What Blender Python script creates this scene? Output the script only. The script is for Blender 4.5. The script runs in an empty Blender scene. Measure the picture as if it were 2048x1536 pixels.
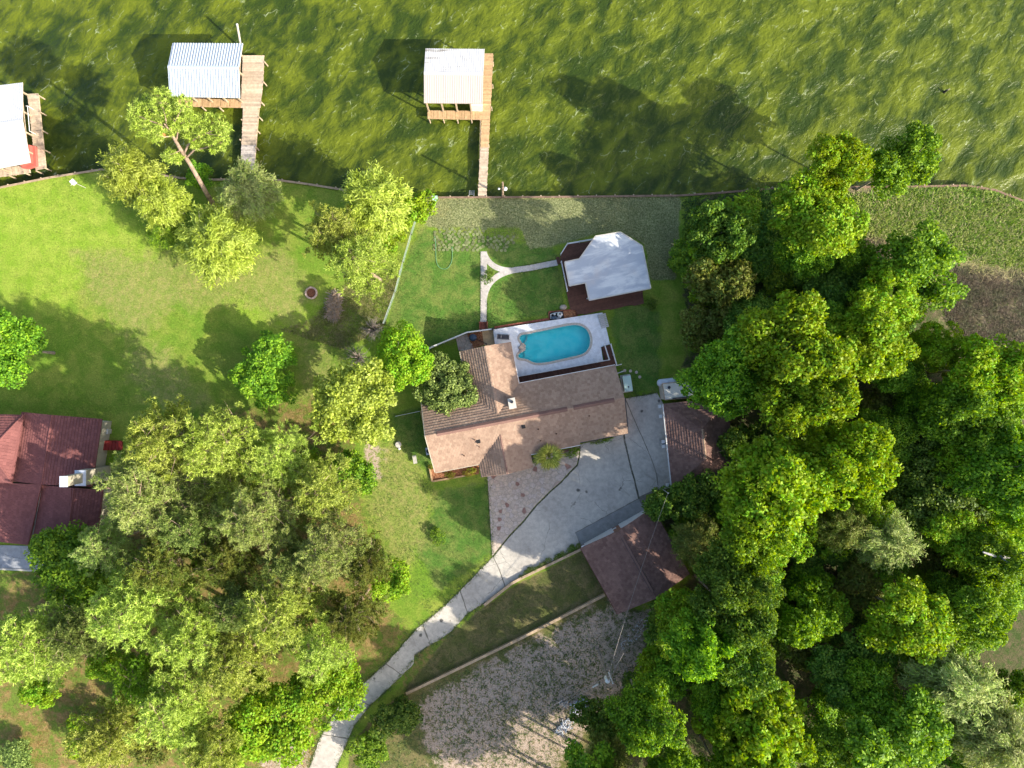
import bpy, bmesh, math, random
import numpy as np
from mathutils import Vector, Matrix
from mathutils.geometry import tessellate_polygon

R = math.radians
random.seed(7)
scene = bpy.context.scene
col = scene.collection

# ------------------------------------------------------------------ camera
H = 91.0                       # drone height above the lawn, looking straight down
F = 2048 * 24.0 / 36.0
cam_d = bpy.data.cameras.new('camera')
cam_d.lens = 24.0
cam_d.sensor_width = 36.0
cam_d.clip_start = 1.0
cam_d.clip_end = 6000.0
cam = bpy.data.objects.new('camera', cam_d)
cam.location = (0, 0, H)
col.objects.link(cam)
scene.camera = cam

# ------------------------------------------------------------------ light
SUN_EL = R(29.5)
SX, SY = 0.885, -0.466          # horizontal direction towards the sun
world = bpy.data.worlds.new('World')
scene.world = world
world.use_nodes = True
wn = world.node_tree
wn.nodes.clear()
sky = wn.nodes.new('ShaderNodeTexSky')
sky.sky_type = 'NISHITA'
sky.sun_disc = False
sky.sun_elevation = SUN_EL
sky.sun_rotation = math.atan2(SX, SY)
sky.air_density = 1.0
sky.dust_density = 3.0
bg = wn.nodes.new('ShaderNodeBackground')
bg.inputs['Strength'].default_value = 0.15
wo = wn.nodes.new('ShaderNodeOutputWorld')
wn.links.new(sky.outputs[0], bg.inputs[0])
wn.links.new(bg.outputs[0], wo.inputs[0])

sun_d = bpy.data.lights.new('sun', 'SUN')
sun_d.energy = 4.0
sun_d.angle = R(0.55)
sun_d.color = (1.0, 0.93, 0.80)
sun = bpy.data.objects.new('sun', sun_d)
sv = Vector((SX * math.cos(SUN_EL), SY * math.cos(SUN_EL), math.sin(SUN_EL)))
sun.rotation_euler = sv.to_track_quat('Z', 'Y').to_euler()
sun.location = (60, -30, 60)
col.objects.link(sun)

vs = scene.view_settings
vs.view_transform = 'Standard'
vs.look = 'None'
vs.gamma = 1.0
vs.exposure = 1.08
vs.use_curve_mapping = False
scene.render.engine = 'CYCLES'
scene.cycles.max_bounces = 6
scene.cycles.diffuse_bounces = 3
scene.cycles.transmission_bounces = 4
scene.cycles.transparent_max_bounces = 6
scene.cycles.caustics_reflective = False
scene.cycles.caustics_refractive = False

# ------------------------------------------------------------------ helpers
def P(px, py, z=0.0):
    """a point of the place at height z, read off the aerial view"""
    s = (H - z) / F
    return Vector(((px - 1024) * s, -(py - 768) * s, z))

def PL(pts, z=0.0):
    return [P(x, y, z) for x, y in pts]

def tag(o, label=None, cat=None, group=None, kind=None):
    if label: o['label'] = label
    if cat: o['category'] = cat
    if group: o['group'] = group
    if kind: o['kind'] = kind
    return o

def empty(name, loc, rz=0.0, label=None, cat=None, group=None):
    o = bpy.data.objects.new(name, None)
    o.empty_display_size = 0.3
    o.location = loc
    o.rotation_euler = (0, 0, rz)
    col.objects.link(o)
    return tag(o, label, cat, group)

def link(name, me, parent=None, mat=None, loc=None):
    o = bpy.data.objects.new(name, me)
    col.objects.link(o)
    if parent is not None:
        o.parent = parent
    if loc is not None:
        o.location = loc
    if mat is not None:
        if len(me.materials) == 0:
            me.materials.append(mat)
        if me.materials[0] is not mat:
            o.material_slots[0].link = 'OBJECT'
            o.material_slots[0].material = mat
    return o

def arr_mesh(name, verts, faces, smooth=False):
    """verts Nx3, faces MxK (uniform K)"""
    verts = np.asarray(verts, dtype=np.float32)
    faces = np.asarray(faces, dtype=np.int32)
    me = bpy.data.meshes.new(name)
    k = faces.shape[1]
    me.vertices.add(len(verts))
    me.vertices.foreach_set('co', verts.ravel())
    me.loops.add(faces.size)
    me.loops.foreach_set('vertex_index', faces.ravel())
    me.polygons.add(len(faces))
    me.polygons.foreach_set('loop_start', np.arange(0, faces.size, k, dtype=np.int32))
    if smooth:
        me.polygons.foreach_set('use_smooth', np.ones(len(faces), dtype=bool))
    me.update(calc_edges=True)
    return me

class MB:
    def __init__(self):
        self.v = []; self.f = []
    def add(self, vs_, fs):
        n = len(self.v)
        self.v += [tuple(p) for p in vs_]
        self.f += [tuple(i + n for i in q) for q in fs]
        return self
    def box(self, c, s, rz=0.0):
        x, y, z = s[0] / 2, s[1] / 2, s[2] / 2
        ca, sa = math.cos(rz), math.sin(rz)
        vs_ = []
        for dz in (-z, z):
            for dx, dy in ((-x, -y), (x, -y), (x, y), (-x, y)):
                vs_.append((c[0] + dx * ca - dy * sa, c[1] + dx * sa + dy * ca, c[2] + dz))
        return self.add(vs_, [(3, 2, 1, 0), (4, 5, 6, 7), (0, 1, 5, 4), (1, 2, 6, 5), (2, 3, 7, 6), (3, 0, 4, 7)])
    def tube(self, a, b, r0, r1=None, n=6, cap=True):
        if r1 is None: r1 = r0
        a = Vector(a); b = Vector(b)
        d = (b - a)
        if d.length < 1e-6: return self
        q = d.normalized().to_track_quat('Z', 'Y').to_matrix()
        vs_ = []
        for c, r in ((a, r0), (b, r1)):
            for i in range(n):
                t = 2 * math.pi * i / n
                vs_.append(c + q @ Vector((math.cos(t) * r, math.sin(t) * r, 0)))
        fs = [(i, (i + 1) % n, n + (i + 1) % n, n + i) for i in range(n)]
        if cap:
            fs += [tuple(range(n - 1, -1, -1)), tuple(range(n, 2 * n))]
        return self.add(vs_, fs)
    def path(self, pts, rs, n=6):
        for i in range(len(pts) - 1):
            self.tube(pts[i], pts[i + 1], rs[i], rs[i + 1], n)
        return self
    def prism(self, poly, z0, z1):
        """poly list of (x,y) any orientation, vertical prism"""
        p = [(q[0], q[1]) for q in poly]
        a = sum(p[i][0] * p[(i + 1) % len(p)][1] - p[(i + 1) % len(p)][0] * p[i][1] for i in range(len(p)))
        if a < 0: p = p[::-1]
        n = len(p)
        vs_ = [(x, y, z0) for x, y in p] + [(x, y, z1) for x, y in p]
        fs = [tuple(range(n, 2 * n)), tuple(range(n - 1, -1, -1))]
        fs += [(i, (i + 1) % n, n + (i + 1) % n, n + i) for i in range(n)]
        return self.add(vs_, fs)
    def slab(self, pts, th):
        """planar 3D polygon extruded straight down by th"""
        p = [Vector(q) for q in pts]
        a = sum(p[i].x * p[(i + 1) % len(p)].y - p[(i + 1) % len(p)].x * p[i].y for i in range(len(p)))
        if a < 0: p = p[::-1]
        n = len(p)
        vs_ = [tuple(q) for q in p] + [(q.x, q.y, q.z - th) for q in p]
        fs = [tuple(range(n)), tuple(range(2 * n - 1, n - 1, -1))]
        fs += [(i, n + i, n + (i + 1) % n, (i + 1) % n) for i in range(n)]
        return self.add(vs_, fs)
    def lathe(self, c, prof, n=14):
        """prof list of (r,z) from bottom to top"""
        vs_ = []; fs = []
        for r, z in prof:
            for i in range(n):
                t = 2 * math.pi * i / n
                vs_.append((c[0] + r * math.cos(t), c[1] + r * math.sin(t), c[2] + z))
        for k in range(len(prof) - 1):
            for i in range(n):
                fs.append((k * n + i, k * n + (i + 1) % n, (k + 1) * n + (i + 1) % n, (k + 1) * n + i))
        fs.append(tuple(range(n - 1, -1, -1)))
        fs.append(tuple((len(prof) - 1) * n + i for i in range(n)))
        return self.add(vs_, fs)
    def mesh(self, name, smooth=False):
        me = bpy.data.meshes.new(name)
        me.from_pydata(self.v, [], self.f)
        if smooth:
            for p in me.polygons: p.use_smooth = True
        me.update()
        return me
    def build(self, name, mat, parent=None, smooth=False, origin=None):
        """world-coordinate mesh; under a parent it is shifted into the parent's frame"""
        if parent is not None:
            m = wmat(parent).inverted()
            self.v = [tuple(m @ Vector(p)) for p in self.v]
        elif origin is not None:
            self.v = [(p[0] - origin[0], p[1] - origin[1], p[2] - origin[2]) for p in self.v]
        o = link(name, self.mesh(name, smooth), parent, mat)
        if parent is None and origin is not None:
            o.location = origin
        return o

def wmat(o):
    m = Matrix.LocRotScale(o.location, o.rotation_euler, o.scale)
    if o.parent: return wmat(o.parent) @ m
    return m

_cubes = {}
def piece(name, parent, c, s, rz, mat):
    """one plank / tread / board: a shared unit block, placed in world coordinates"""
    if mat.name not in _cubes:
        me = MB().box((0, 0, 0), (1, 1, 1)).mesh('block')
        me.materials.append(mat)
        _cubes[mat.name] = me
    o = bpy.data.objects.new(name, _cubes[mat.name])
    col.objects.link(o)
    m = Matrix.LocRotScale(Vector(c), Matrix.Rotation(rz, 3, 'Z').to_quaternion(), Vector(s))
    if parent is not None:
        m = wmat(parent).inverted() @ m
        o.parent = parent
    l, q, sc = m.decompose()
    o.location = l; o.rotation_mode = 'XYZ'; o.rotation_euler = q.to_euler(); o.scale = sc
    return o

# ------------------------------------------------------------------ material helpers
class NT:
    def __init__(self, name):
        self.m = bpy.data.materials.new(name)
        self.m.use_nodes = True
        self.t = self.m.node_tree
        self.t.nodes.clear()
        self.out = self.t.nodes.new('ShaderNodeOutputMaterial')
    def n(self, t, **kw):
        x = self.t.nodes.new(t)
        for k, v in kw.items(): setattr(x, k, v)
        return x
    def put(self, sock, v):
        if isinstance(v, bpy.types.NodeSocket): self.t.links.new(v, sock)
        elif isinstance(v, (tuple, list)) and len(v) == 3 and sock.type == 'RGBA': sock.default_value = (*v, 1)
        else: sock.default_value = v
    def coord(self, kind='Object'):
        return self.n('ShaderNodeTexCoord').outputs[kind]
    def pos(self):
        return self.n('ShaderNodeNewGeometry').outputs['Position']
    def mapping(self, vec, scale=(1, 1, 1), rot=(0, 0, 0)):
        if any(rot):                     # turn first, stretch afterwards
            y = self.n('ShaderNodeMapping')
            self.put(y.inputs['Vector'], vec)
            y.inputs['Rotation'].default_value = rot
            vec = y.outputs[0]; rot = (0, 0, 0)
        x = self.n('ShaderNodeMapping')
        self.put(x.inputs['Vector'], vec)
        x.inputs['Scale'].default_value = scale
        x.inputs['Rotation'].default_value = rot
        return x.outputs[0]
    def noise(self, vec, scale, detail=4, rough=0.55, dist=0.0):
        x = self.n('ShaderNodeTexNoise')
        self.put(x.inputs['Vector'], vec)
        x.inputs['Scale'].default_value = scale
        x.inputs['Detail'].default_value = detail
        x.inputs['Roughness'].default_value = rough
        x.inputs['Distortion'].default_value = dist
        return x.outputs[0]
    def vor(self, vec, scale, feature='F1', out='Distance'):
        x = self.n('ShaderNodeTexVoronoi', feature=feature)
        self.put(x.inputs['Vector'], vec)
        x.inputs['Scale'].default_value = scale
        return x.outputs[out]
    def math(self, op, a, b=0.0, c=0.0, clamp=False):
        x = self.n('ShaderNodeMath', operation=op, use_clamp=clamp)
        self.put(x.inputs[0], a); self.put(x.inputs[1], b); self.put(x.inputs[2], c)
        return x.outputs[0]
    def mrange(self, v, a, b, c=0.0, d=1.0):
        x = self.n('ShaderNodeMapRange', interpolation_type='SMOOTHSTEP')
        self.put(x.inputs[0], v)
        for i, q in enumerate((a, b, c, d)): x.inputs[1 + i].default_value = q
        return x.outputs[0]
    def mix(self, f, a, b, mode='MIX'):
        x = self.n('ShaderNodeMix', data_type='RGBA', blend_type=mode)
        self.put(x.inputs[0], f); self.put(x.inputs[6], a); self.put(x.inputs[7], b)
        return x.outputs[2]
    def ramp(self, f, stops):
        x = self.n('ShaderNodeValToRGB')
        while len(x.color_ramp.elements) < len(stops): x.color_ramp.elements.new(0.5)
        for e, (p, c) in zip(x.color_ramp.elements, stops):
            e.position = p; e.color = (*c, 1)
        self.put(x.inputs[0], f)
        return x.outputs[0]
    def hsv(self, c, h=0.5, s=1.0, v=1.0):
        x = self.n('ShaderNodeHueSaturation')
        self.put(x.inputs['Color'], c); self.put(x.inputs['Hue'], h)
        self.put(x.inputs['Saturation'], s); self.put(x.inputs['Value'], v)
        return x.outputs[0]
    def bump(self, h, strength=0.5, dist=0.05, normal=None):
        x = self.n('ShaderNodeBump')
        self.put(x.inputs['Height'], h)
        x.inputs['Strength'].default_value = strength
        x.inputs['Distance'].default_value = dist
        if normal is not None: self.put(x.inputs['Normal'], normal)
        return x.outputs[0]
    def pbsdf(self, c, rough=0.7, spec=0.3, metal=0.0, normal=None):
        x = self.n('ShaderNodeBsdfPrincipled')
        self.put(x.inputs['Base Color'], c); self.put(x.inputs['Roughness'], rough)
        self.put(x.inputs['Specular IOR Level'], spec); self.put(x.inputs['Metallic'], metal)
        if normal is not None: self.put(x.inputs['Normal'], normal)
        return x.outputs[0]
    def done(self, sh):
        self.t.links.new(sh, self.out.inputs[0])
        return self.m

def simple(name, c, rough=0.6, spec=0.3, metal=0.0, var=0.25, scale=3.0, rnd=0.0):
    """plain surface with a little mottling and grain"""
    t = NT(name)
    co = t.pos()
    n1 = t.noise(co, scale, 5, 0.6)
    n2 = t.noise(co, scale * 9, 3, 0.6)
    f = t.math('ADD', t.math('MULTIPLY', n1, 0.65), t.math('MULTIPLY', n2, 0.35))
    v = t.mrange(f, 0.3, 0.7, 1 - var, 1 + var * 0.6)
    if rnd:
        r = t.n('ShaderNodeObjectInfo').outputs['Random']
        v = t.math('MULTIPLY', v, t.math('ADD', 1 - rnd, t.math('MULTIPLY', r, 2 * rnd)))
    c2 = t.hsv(c, 0.5, 1.0, v)
    return t.done(t.pbsdf(c2, rough, spec, metal, t.bump(n2, 0.25, 0.02)))

def leaf_mat(name, c, transl=0.3, hue=0.02, var=0.35, tint=None):
    t = NT(name)
    oi = t.n('ShaderNodeObjectInfo').outputs['Random']
    ri = t.n('ShaderNodeNewGeometry').outputs['Random Per Island']
    po = t.pos()
    cl = t.noise(po, 0.55, 3, 0.6)
    v = t.math('ADD', 1 - var, t.math('MULTIPLY', ri, 2 * var))
    v = t.math('MULTIPLY', v, t.math('ADD', 0.82, t.math('MULTIPLY', oi, 0.36)))
    h = t.math('ADD', 0.5 - hue, t.math('MULTIPLY', t.math('ADD', t.math('MULTIPLY', oi, 0.5), t.math('MULTIPLY', cl, 0.5)), 2 * hue))
    base = c
    if tint:
        base = t.mix(t.mrange(t.math('ADD', t.math('MULTIPLY', cl, 0.7), t.math('MULTIPLY', ri, 0.3)), 0.42, 0.68), c, tint)
    cc = t.hsv(base, h, 1.0, v)
    p = t.pbsdf(cc, 0.55, 0.25)
    tr = t.n('ShaderNodeBsdfTranslucent')
    t.put(tr.inputs[0], t.hsv(cc, 0.485, 1.1, 1.15))
    mx = t.n('ShaderNodeMixShader')
    mx.inputs[0].default_value = transl
    t.t.links.new(p, mx.inputs[1]); t.t.links.new(tr.outputs[0], mx.inputs[2])
    return t.done(mx.outputs[0])

M = {}
M['lime'] = leaf_mat('leaf_lime', (0.31, 0.44, 0.018), 0.36, 0.018, 0.42, (0.18, 0.37, 0.02))
M['green'] = leaf_mat('leaf_green', (0.15, 0.32, 0.022), 0.36, 0.02, 0.42, (0.25, 0.38, 0.022))
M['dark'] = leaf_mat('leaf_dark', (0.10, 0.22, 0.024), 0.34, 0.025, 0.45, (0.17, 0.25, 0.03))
M['pine'] = leaf_mat('leaf_pine', (0.34, 0.45, 0.06), 0.30, 0.03, 0.48, (0.46, 0.53, 0.12))
M['feather'] = leaf_mat('leaf_feather', (0.36, 0.46, 0.045), 0.34, 0.015, 0.36, (0.46, 0.54, 0.11))
M['pale'] = leaf_mat('leaf_pale', (0.40, 0.46, 0.15), 0.28, 0.02, 0.42, (0.27, 0.38, 0.07))
M['olive'] = leaf_mat('leaf_olive', (0.20, 0.215, 0.035), 0.28, 0.02, 0.4, (0.13, 0.19, 0.03))
M['oak'] = leaf_mat('leaf_oak', (0.16, 0.235, 0.05), 0.28, 0.02, 0.5, (0.26, 0.32, 0.08))
M['gold'] = leaf_mat('leaf_gold', (0.29, 0.25, 0.02), 0.3, 0.02, 0.35, (0.16, 0.20, 0.02))
M['bark_grey'] = simple('bark_grey', (0.30, 0.25, 0.20), 0.9, 0.1, 0, 0.4, 2.5)
M['bark_pine'] = simple('bark_pine', (0.36, 0.26, 0.19), 0.9, 0.1, 0, 0.7, 1.6)
M['twig'] = simple('twig', (0.36, 0.30, 0.25), 0.9, 0.1, 0, 0.3, 2.0)
M['deadwood'] = simple('deadwood', (0.30, 0.29, 0.30), 0.9, 0.1, 0, 0.35, 2.0)
M['straw'] = simple('straw', (0.42, 0.30, 0.20), 0.9, 0.1, 0, 0.35, 5.0)
M['white'] = simple('white_paint', (0.68, 0.67, 0.645), 0.5, 0.3, 0, 0.08, 1.5)
M['offwhite'] = simple('offwhite_paint', (0.54, 0.50, 0.43), 0.55, 0.3, 0, 0.15, 1.2)
M['cream'] = simple('cream_stucco', (0.48, 0.43, 0.33), 0.8, 0.2, 0, 0.15, 1.5)
M['brickred'] = simple('red_brick', (0.23, 0.075, 0.05), 0.85, 0.2, 0, 0.3, 4.0, 0.18)
M['redpaint'] = simple('red_paint', (0.28, 0.035, 0.03), 0.6, 0.3, 0, 0.25, 2.0)
M['salmon'] = simple('salmon_red_paint', (0.50, 0.13, 0.10), 0.6, 0.3, 0, 0.2, 1.0)
M['plank'] = simple('cedar_plank', (0.52, 0.34, 0.18), 0.8, 0.15, 0, 0.25, 3.0, 0.16)
M['plank_pale'] = simple('weathered_plank', (0.55, 0.43, 0.31), 0.85, 0.15, 0, 0.25, 3.0, 0.18)
M['plank_grey'] = simple('grey_plank', (0.47, 0.41, 0.36), 0.85, 0.15, 0, 0.3, 3.0, 0.2)
M['deckbrown'] = simple('brown_deck', (0.125, 0.058, 0.040), 0.75, 0.2, 0, 0.25, 2.5, 0.14)
M['timber'] = simple('tan_timber', (0.46, 0.34, 0.22), 0.85, 0.15, 0, 0.3, 2.5, 0.12)
M['post'] = simple('post_wood', (0.48, 0.37, 0.25), 0.85, 0.15, 0, 0.3, 3.0, 0.1)
M['steel'] = simple('galvanised_steel', (0.55, 0.56, 0.56), 0.4, 0.5, 0.6, 0.15, 2.0)
M['dark_metal'] = simple('dark_metal', (0.03, 0.035, 0.045), 0.5, 0.4, 0, 0.2, 3.0)
M['charcoal'] = simple('charcoal_sling', (0.055, 0.055, 0.065), 0.75, 0.2, 0, 0.2, 6.0)
M['blackpipe'] = simple('black_pipe', (0.02, 0.02, 0.02), 0.6, 0.3, 0, 0.2, 3.0)
M['teal'] = simple('pale_teal_enamel', (0.48, 0.66, 0.62), 0.5, 0.35, 0, 0.1, 1.0)
M['tealbox'] = simple('teal_plastic', (0.22, 0.52, 0.50), 0.5, 0.35, 0, 0.15, 2.0)
M['navy'] = simple('slate_blue_metal', (0.05, 0.085, 0.13), 0.5, 0.4, 0, 0.2, 3.0)
M['bluetarp'] = simple('blue_hull', (0.03, 0.06, 0.28), 0.4, 0.4, 0, 0.2, 2.0)
M['tank'] = simple('white_tank_enamel', (0.62, 0.66, 0.74), 0.4, 0.4, 0, 0.08, 1.0)
M['orange'] = simple('orange_plastic', (0.6, 0.17, 0.07), 0.5, 0.3, 0, 0.1, 2.0)
M["glass"] = simple("window_glass", (0.03, 0.04, 0.05), 0.08, 0.6, 0, 0.1, 0.5)
M['stone'] = simple('pale_stone', (0.52, 0.43, 0.35), 0.85, 0.2, 0, 0.3, 3.0, 0.15)
M['pinkstone'] = simple('pink_stone', (0.55, 0.40, 0.33), 0.85, 0.2, 0, 0.3, 5.0, 0.2)
M['ash'] = simple('burnt_ash', (0.20, 0.085, 0.05), 0.95, 0.1, 0, 0.6, 6.0)
M['bulk'] = simple('bulkhead_timber', (0.24, 0.16, 0.11), 0.9, 0.1, 0, 0.35, 2.0, 0.1)
M['tread'] = simple('concrete_tread', (0.50, 0.48, 0.45), 0.8, 0.2, 0, 0.15, 3.0, 0.06)
M['coping'] = simple('stone_coping', (0.50, 0.44, 0.37), 0.8, 0.25, 0, 0.25, 4.0)
M['rubble'] = simple('white_rubble', (0.60, 0.60, 0.60), 0.85, 0.2, 0, 0.2, 3.0)
M['wallbrick'] = simple('house_brick', (0.30, 0.16, 0.11), 0.85, 0.2, 0, 0.25, 6.0)
M['wire'] = simple('wire', (0.33, 0.28, 0.25), 0.6, 0.3, 0, 0.1, 2.0)
M['mesh_green'] = simple('green_wire', (0.30, 0.42, 0.36), 0.6, 0.3, 0, 0.2, 1.0)
M['hose'] = simple('hose_green', (0.16, 0.38, 0.20), 0.5, 0.3, 0, 0.1, 2.0)

def shingle_mat(name, c, c2):
    t = NT(name)
    po = t.pos()
    ri = t.n('ShaderNodeNewGeometry').outputs['Random Per Island']
    n1 = t.noise(po, 0.35, 4, 0.6)
    n2 = t.noise(po, 14, 3, 0.7)
    b = t.mix(ri, c, c2)
    v = t.math('MULTIPLY', t.mrange(n1, 0.3, 0.7, 0.9, 1.08), t.mrange(n2, 0.25, 0.75, 0.85, 1.15))
    return t.done(t.pbsdf(t.hsv(b, 0.5, 1, v), 0.9, 0.15, 0, t.bump(n2, 0.5, 0.02)))
M['shingle_tan'] = shingle_mat('shingle_tan', (0.395, 0.275, 0.198), (0.30, 0.20, 0.143))
M['shingle_brown'] = shingle_mat('shingle_brown', (0.26, 0.155, 0.125), (0.175, 0.10, 0.082))
M['shingle_maroon'] = shingle_mat('shingle_maroon', (0.24, 0.098, 0.09), (0.185, 0.074, 0.070))

def metal_roof(name, c, dirt, rib_rot=0.0, amt=0.35):
    t = NT(name)
    po = t.pos()
    st = t.mapping(po, (0.16, 1.6, 1), (0, 0, rib_rot))
    n1 = t.noise(st, 1.2, 5, 0.65)
    n2 = t.noise(po, 0.5, 3, 0.5)
    f = t.math('MULTIPLY', t.mrange(n1, 0.54, 0.74), amt * 2)
    f = t.math('MULTIPLY', f, t.mrange(n2, 0.35, 0.62), clamp=True)
    return t.done(t.pbsdf(t.mix(f, c, dirt), 0.45, 0.35, 0.0, t.bump(n1, 0.08, 0.02)))
M['roof_white'] = metal_roof('white_metal_roof', (0.58, 0.575, 0.565), (0.26, 0.235, 0.20), 0, 0.8)
M['roof_cream'] = metal_roof('cream_metal_roof', (0.46, 0.41, 0.365), (0.45, 0.36, 0.28), 0, 0.3)
M['roof_blue'] = metal_roof('bluish_metal_roof', (0.46, 0.52, 0.57), (0.32, 0.37, 0.44), 0, 0.3)
M['roof_old'] = metal_roof('grey_white_metal_roof', (0.52, 0.53, 0.54), (0.38, 0.39, 0.42), 0.6, 0.5)
M['roof_shed'] = metal_roof('peeling_cream_roof', (0.62, 0.60, 0.52), (0.12, 0.10, 0.09), 0, 0.5)

def membrane():
    t = NT('pavilion_membrane')
    po = t.pos()
    st = t.mapping(po, (0.5, 1.6, 1), (0, 0, R(-14)))
    n1 = t.noise(st, 0.55, 6, 0.62, 0.4)
    n2 = t.noise(po, 0.22, 3, 0.5)
    n3 = t.noise(po, 3.0, 4, 0.6)
    c = t.mix(t.mrange(n1, 0.40, 0.62), (0.42, 0.45, 0.49), (0.66, 0.67, 0.66))
    c = t.mix(t.mrange(n2, 0.56, 0.72, 0, 0.55), c, (0.60, 0.52, 0.46))
    c = t.mix(t.mrange(n3, 0.62, 0.75, 0, 0.4), c, (0.28, 0.30, 0.34))
    return t.done(t.pbsdf(c, 0.4, 0.4, 0, t.bump(n3, 0.15, 0.02)))
M['membrane'] = membrane()

def concrete(name, c, c2, crack=True, stain=0.5, scale=1.0):
    t = NT(name)
    po = t.pos()
    oi = t.n('ShaderNodeObjectInfo').outputs['Random']
    n1 = t.noise(po, 0.22 * scale, 5, 0.6, 0.3)
    n2 = t.noise(po, 1.6 * scale, 5, 0.65)
    n3 = t.noise(po, 14, 3, 0.7)
    cc = t.mix(t.mrange(n1, 0.35, 0.65), c, c2)
    cc = t.hsv(cc, 0.5, 1, t.math('MULTIPLY', t.mrange(n2, 0.25, 0.75, 0.82, 1.12), t.mrange(n3, 0.2, 0.8, 0.88, 1.1)))
    cc = t.hsv(cc, 0.5, 1, t.math('ADD', 0.94, t.math('MULTIPLY', oi, 0.1)))
    st_ = t.noise(t.mapping(po, (1.0, 0.35, 1), (0, 0, R(-48))), 0.8, 5, 0.65, 0.4)
    cc = t.mix(t.mrange(st_, 0.54, 0.70, 0, stain * 0.55), cc, (0.25, 0.225, 0.19))
    sp = t.vor(t.mapping(po, (1, 1, 1)), 0.33)
    spn = t.math('ADD', sp, t.math('MULTIPLY', n2, 0.10))
    cc = t.mix(t.mrange(spn, 0.145, 0.10, 0, stain), cc, (0.035, 0.035, 0.035))
    h = n3
    if crack:
        wv = t.n('ShaderNodeVectorMath', operation='ADD')
        nz = t.n('ShaderNodeTexNoise'); t.put(nz.inputs['Vector'], po); nz.inputs['Scale'].default_value = 0.9; nz.inputs['Detail'].default_value = 5
        t.put(wv.inputs[0], po); t.put(wv.inputs[1], nz.outputs['Color'])
        cr = t.vor(wv.outputs[0], 0.16, 'DISTANCE_TO_EDGE')
        msk = t.math('MULTIPLY', t.mrange(cr, 0.006, 0.002), t.mrange(n1, 0.44, 0.56))
        cc = t.mix(t.math('MULTIPLY', msk, 0.6), cc, (0.10, 0.09, 0.075))
    return t.done(t.pbsdf(cc, 0.85, 0.2, 0, t.bump(h, 0.3, 0.02)))
M['concrete'] = concrete('driveway_concrete', (0.46, 0.42, 0.365), (0.56, 0.515, 0.44), True, 0.8)
M['apron'] = concrete('apron_concrete', (0.26, 0.26, 0.245), (0.32, 0.315, 0.30), False, 0.2)
M['pathcon'] = concrete('path_concrete', (0.46, 0.42, 0.38), (0.54, 0.50, 0.46), False, 0.1, 2.0)
M['pooldeck'] = concrete('white_pool_deck', (0.70, 0.71, 0.73), (0.76, 0.76, 0.77), False, 0.0)
M['slabgrey'] = concrete('grey_slab', (0.30, 0.31, 0.33), (0.40, 0.41, 0.43), True, 0.2)

def flagstone():
    t = NT('flagstone')
    oi = t.n('ShaderNodeObjectInfo').outputs['Random']
    po = t.pos()
    n2 = t.noise(po, 3.0, 5, 0.65)
    n3 = t.noise(po, 18, 3, 0.7)
    c = t.ramp(oi, [(0.0, (0.50, 0.41, 0.34)), (0.45, (0.58, 0.47, 0.37)), (0.8, (0.54, 0.46, 0.41)), (0.955, (0.50, 0.38, 0.30)), (0.965, (0.34, 0.20, 0.16)), (1.0, (0.30, 0.16, 0.13))])
    c = t.hsv(c, 0.5, 1, t.math('MULTIPLY', t.mrange(n2, 0.25, 0.75, 0.75, 1.15), t.mrange(n3, 0.2, 0.8, 0.85, 1.1)))
    return t.done(t.pbsdf(c, 0.85, 0.2, 0, t.bump(n2, 0.3, 0.03)))
M['flag'] = flagstone()
M['mortar'] = simple('mortar', (0.44, 0.38, 0.32), 0.9, 0.1, 0, 0.35, 2.0)

def mulch():
    t = NT('mulch')
    po = t.pos()
    v1 = t.vor(t.mapping(po, (1, 1.6, 1), (0, 0, 0.5)), 7.0, 'F1', 'Color')
    d = t.vor(po, 9.0)
    c = t.mix(v1, (0.15, 0.05, 0.025), (0.50, 0.24, 0.12))
    return t.done(t.pbsdf(c, 0.95, 0.1, 0, t.bump(d, 1.0, 0.08)))
M['mulch'] = mulch()

# ------------------------------------------------------------------ numpy geometry helpers
def pip(px, py, poly):
    poly = np.asarray(poly, dtype=float)
    inside = np.zeros(px.shape, bool)
    n = len(poly); j = n - 1
    for i in range(n):
        xi, yi = poly[i]; xj, yj = poly[j]
        if yi != yj:
            c = ((yi > py) != (yj > py)) & (px < (xj - xi) * (py - yi) / (yj - yi) + xi)
            inside ^= c
        j = i
    return inside

def sdist(px, py, poly):
    """signed distance, positive inside"""
    poly = np.asarray(poly, dtype=float)
    d = np.full(px.shape, 1e9)
    n = len(poly)
    for i in range(n):
        a = poly[i]; b = poly[(i + 1) % n]
        ab = b - a
        t = np.clip(((px - a[0]) * ab[0] + (py - a[1]) * ab[1]) / (ab @ ab + 1e-9), 0, 1)
        d = np.minimum(d, np.hypot(px - a[0] - t * ab[0], py - a[1] - t * ab[1]))
    return np.where(pip(px, py, poly), d, -d)

def W(poly, z=0.0):
    """view outline -> ground outline (x,y)"""
    return [(p.x, p.y) for p in PL(poly, z)]

def sample_in(poly, n, rng):
    p = np.asarray(poly)
    lo, hi = p.min(0), p.max(0)
    out = np.zeros((0, 2))
    while len(out) < n:
        q = lo + rng.random((n * 3, 2)) * (hi - lo)
        out = np.vstack([out, q[pip(q[:, 0], q[:, 1], poly)]])
    return out[:n]

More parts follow.
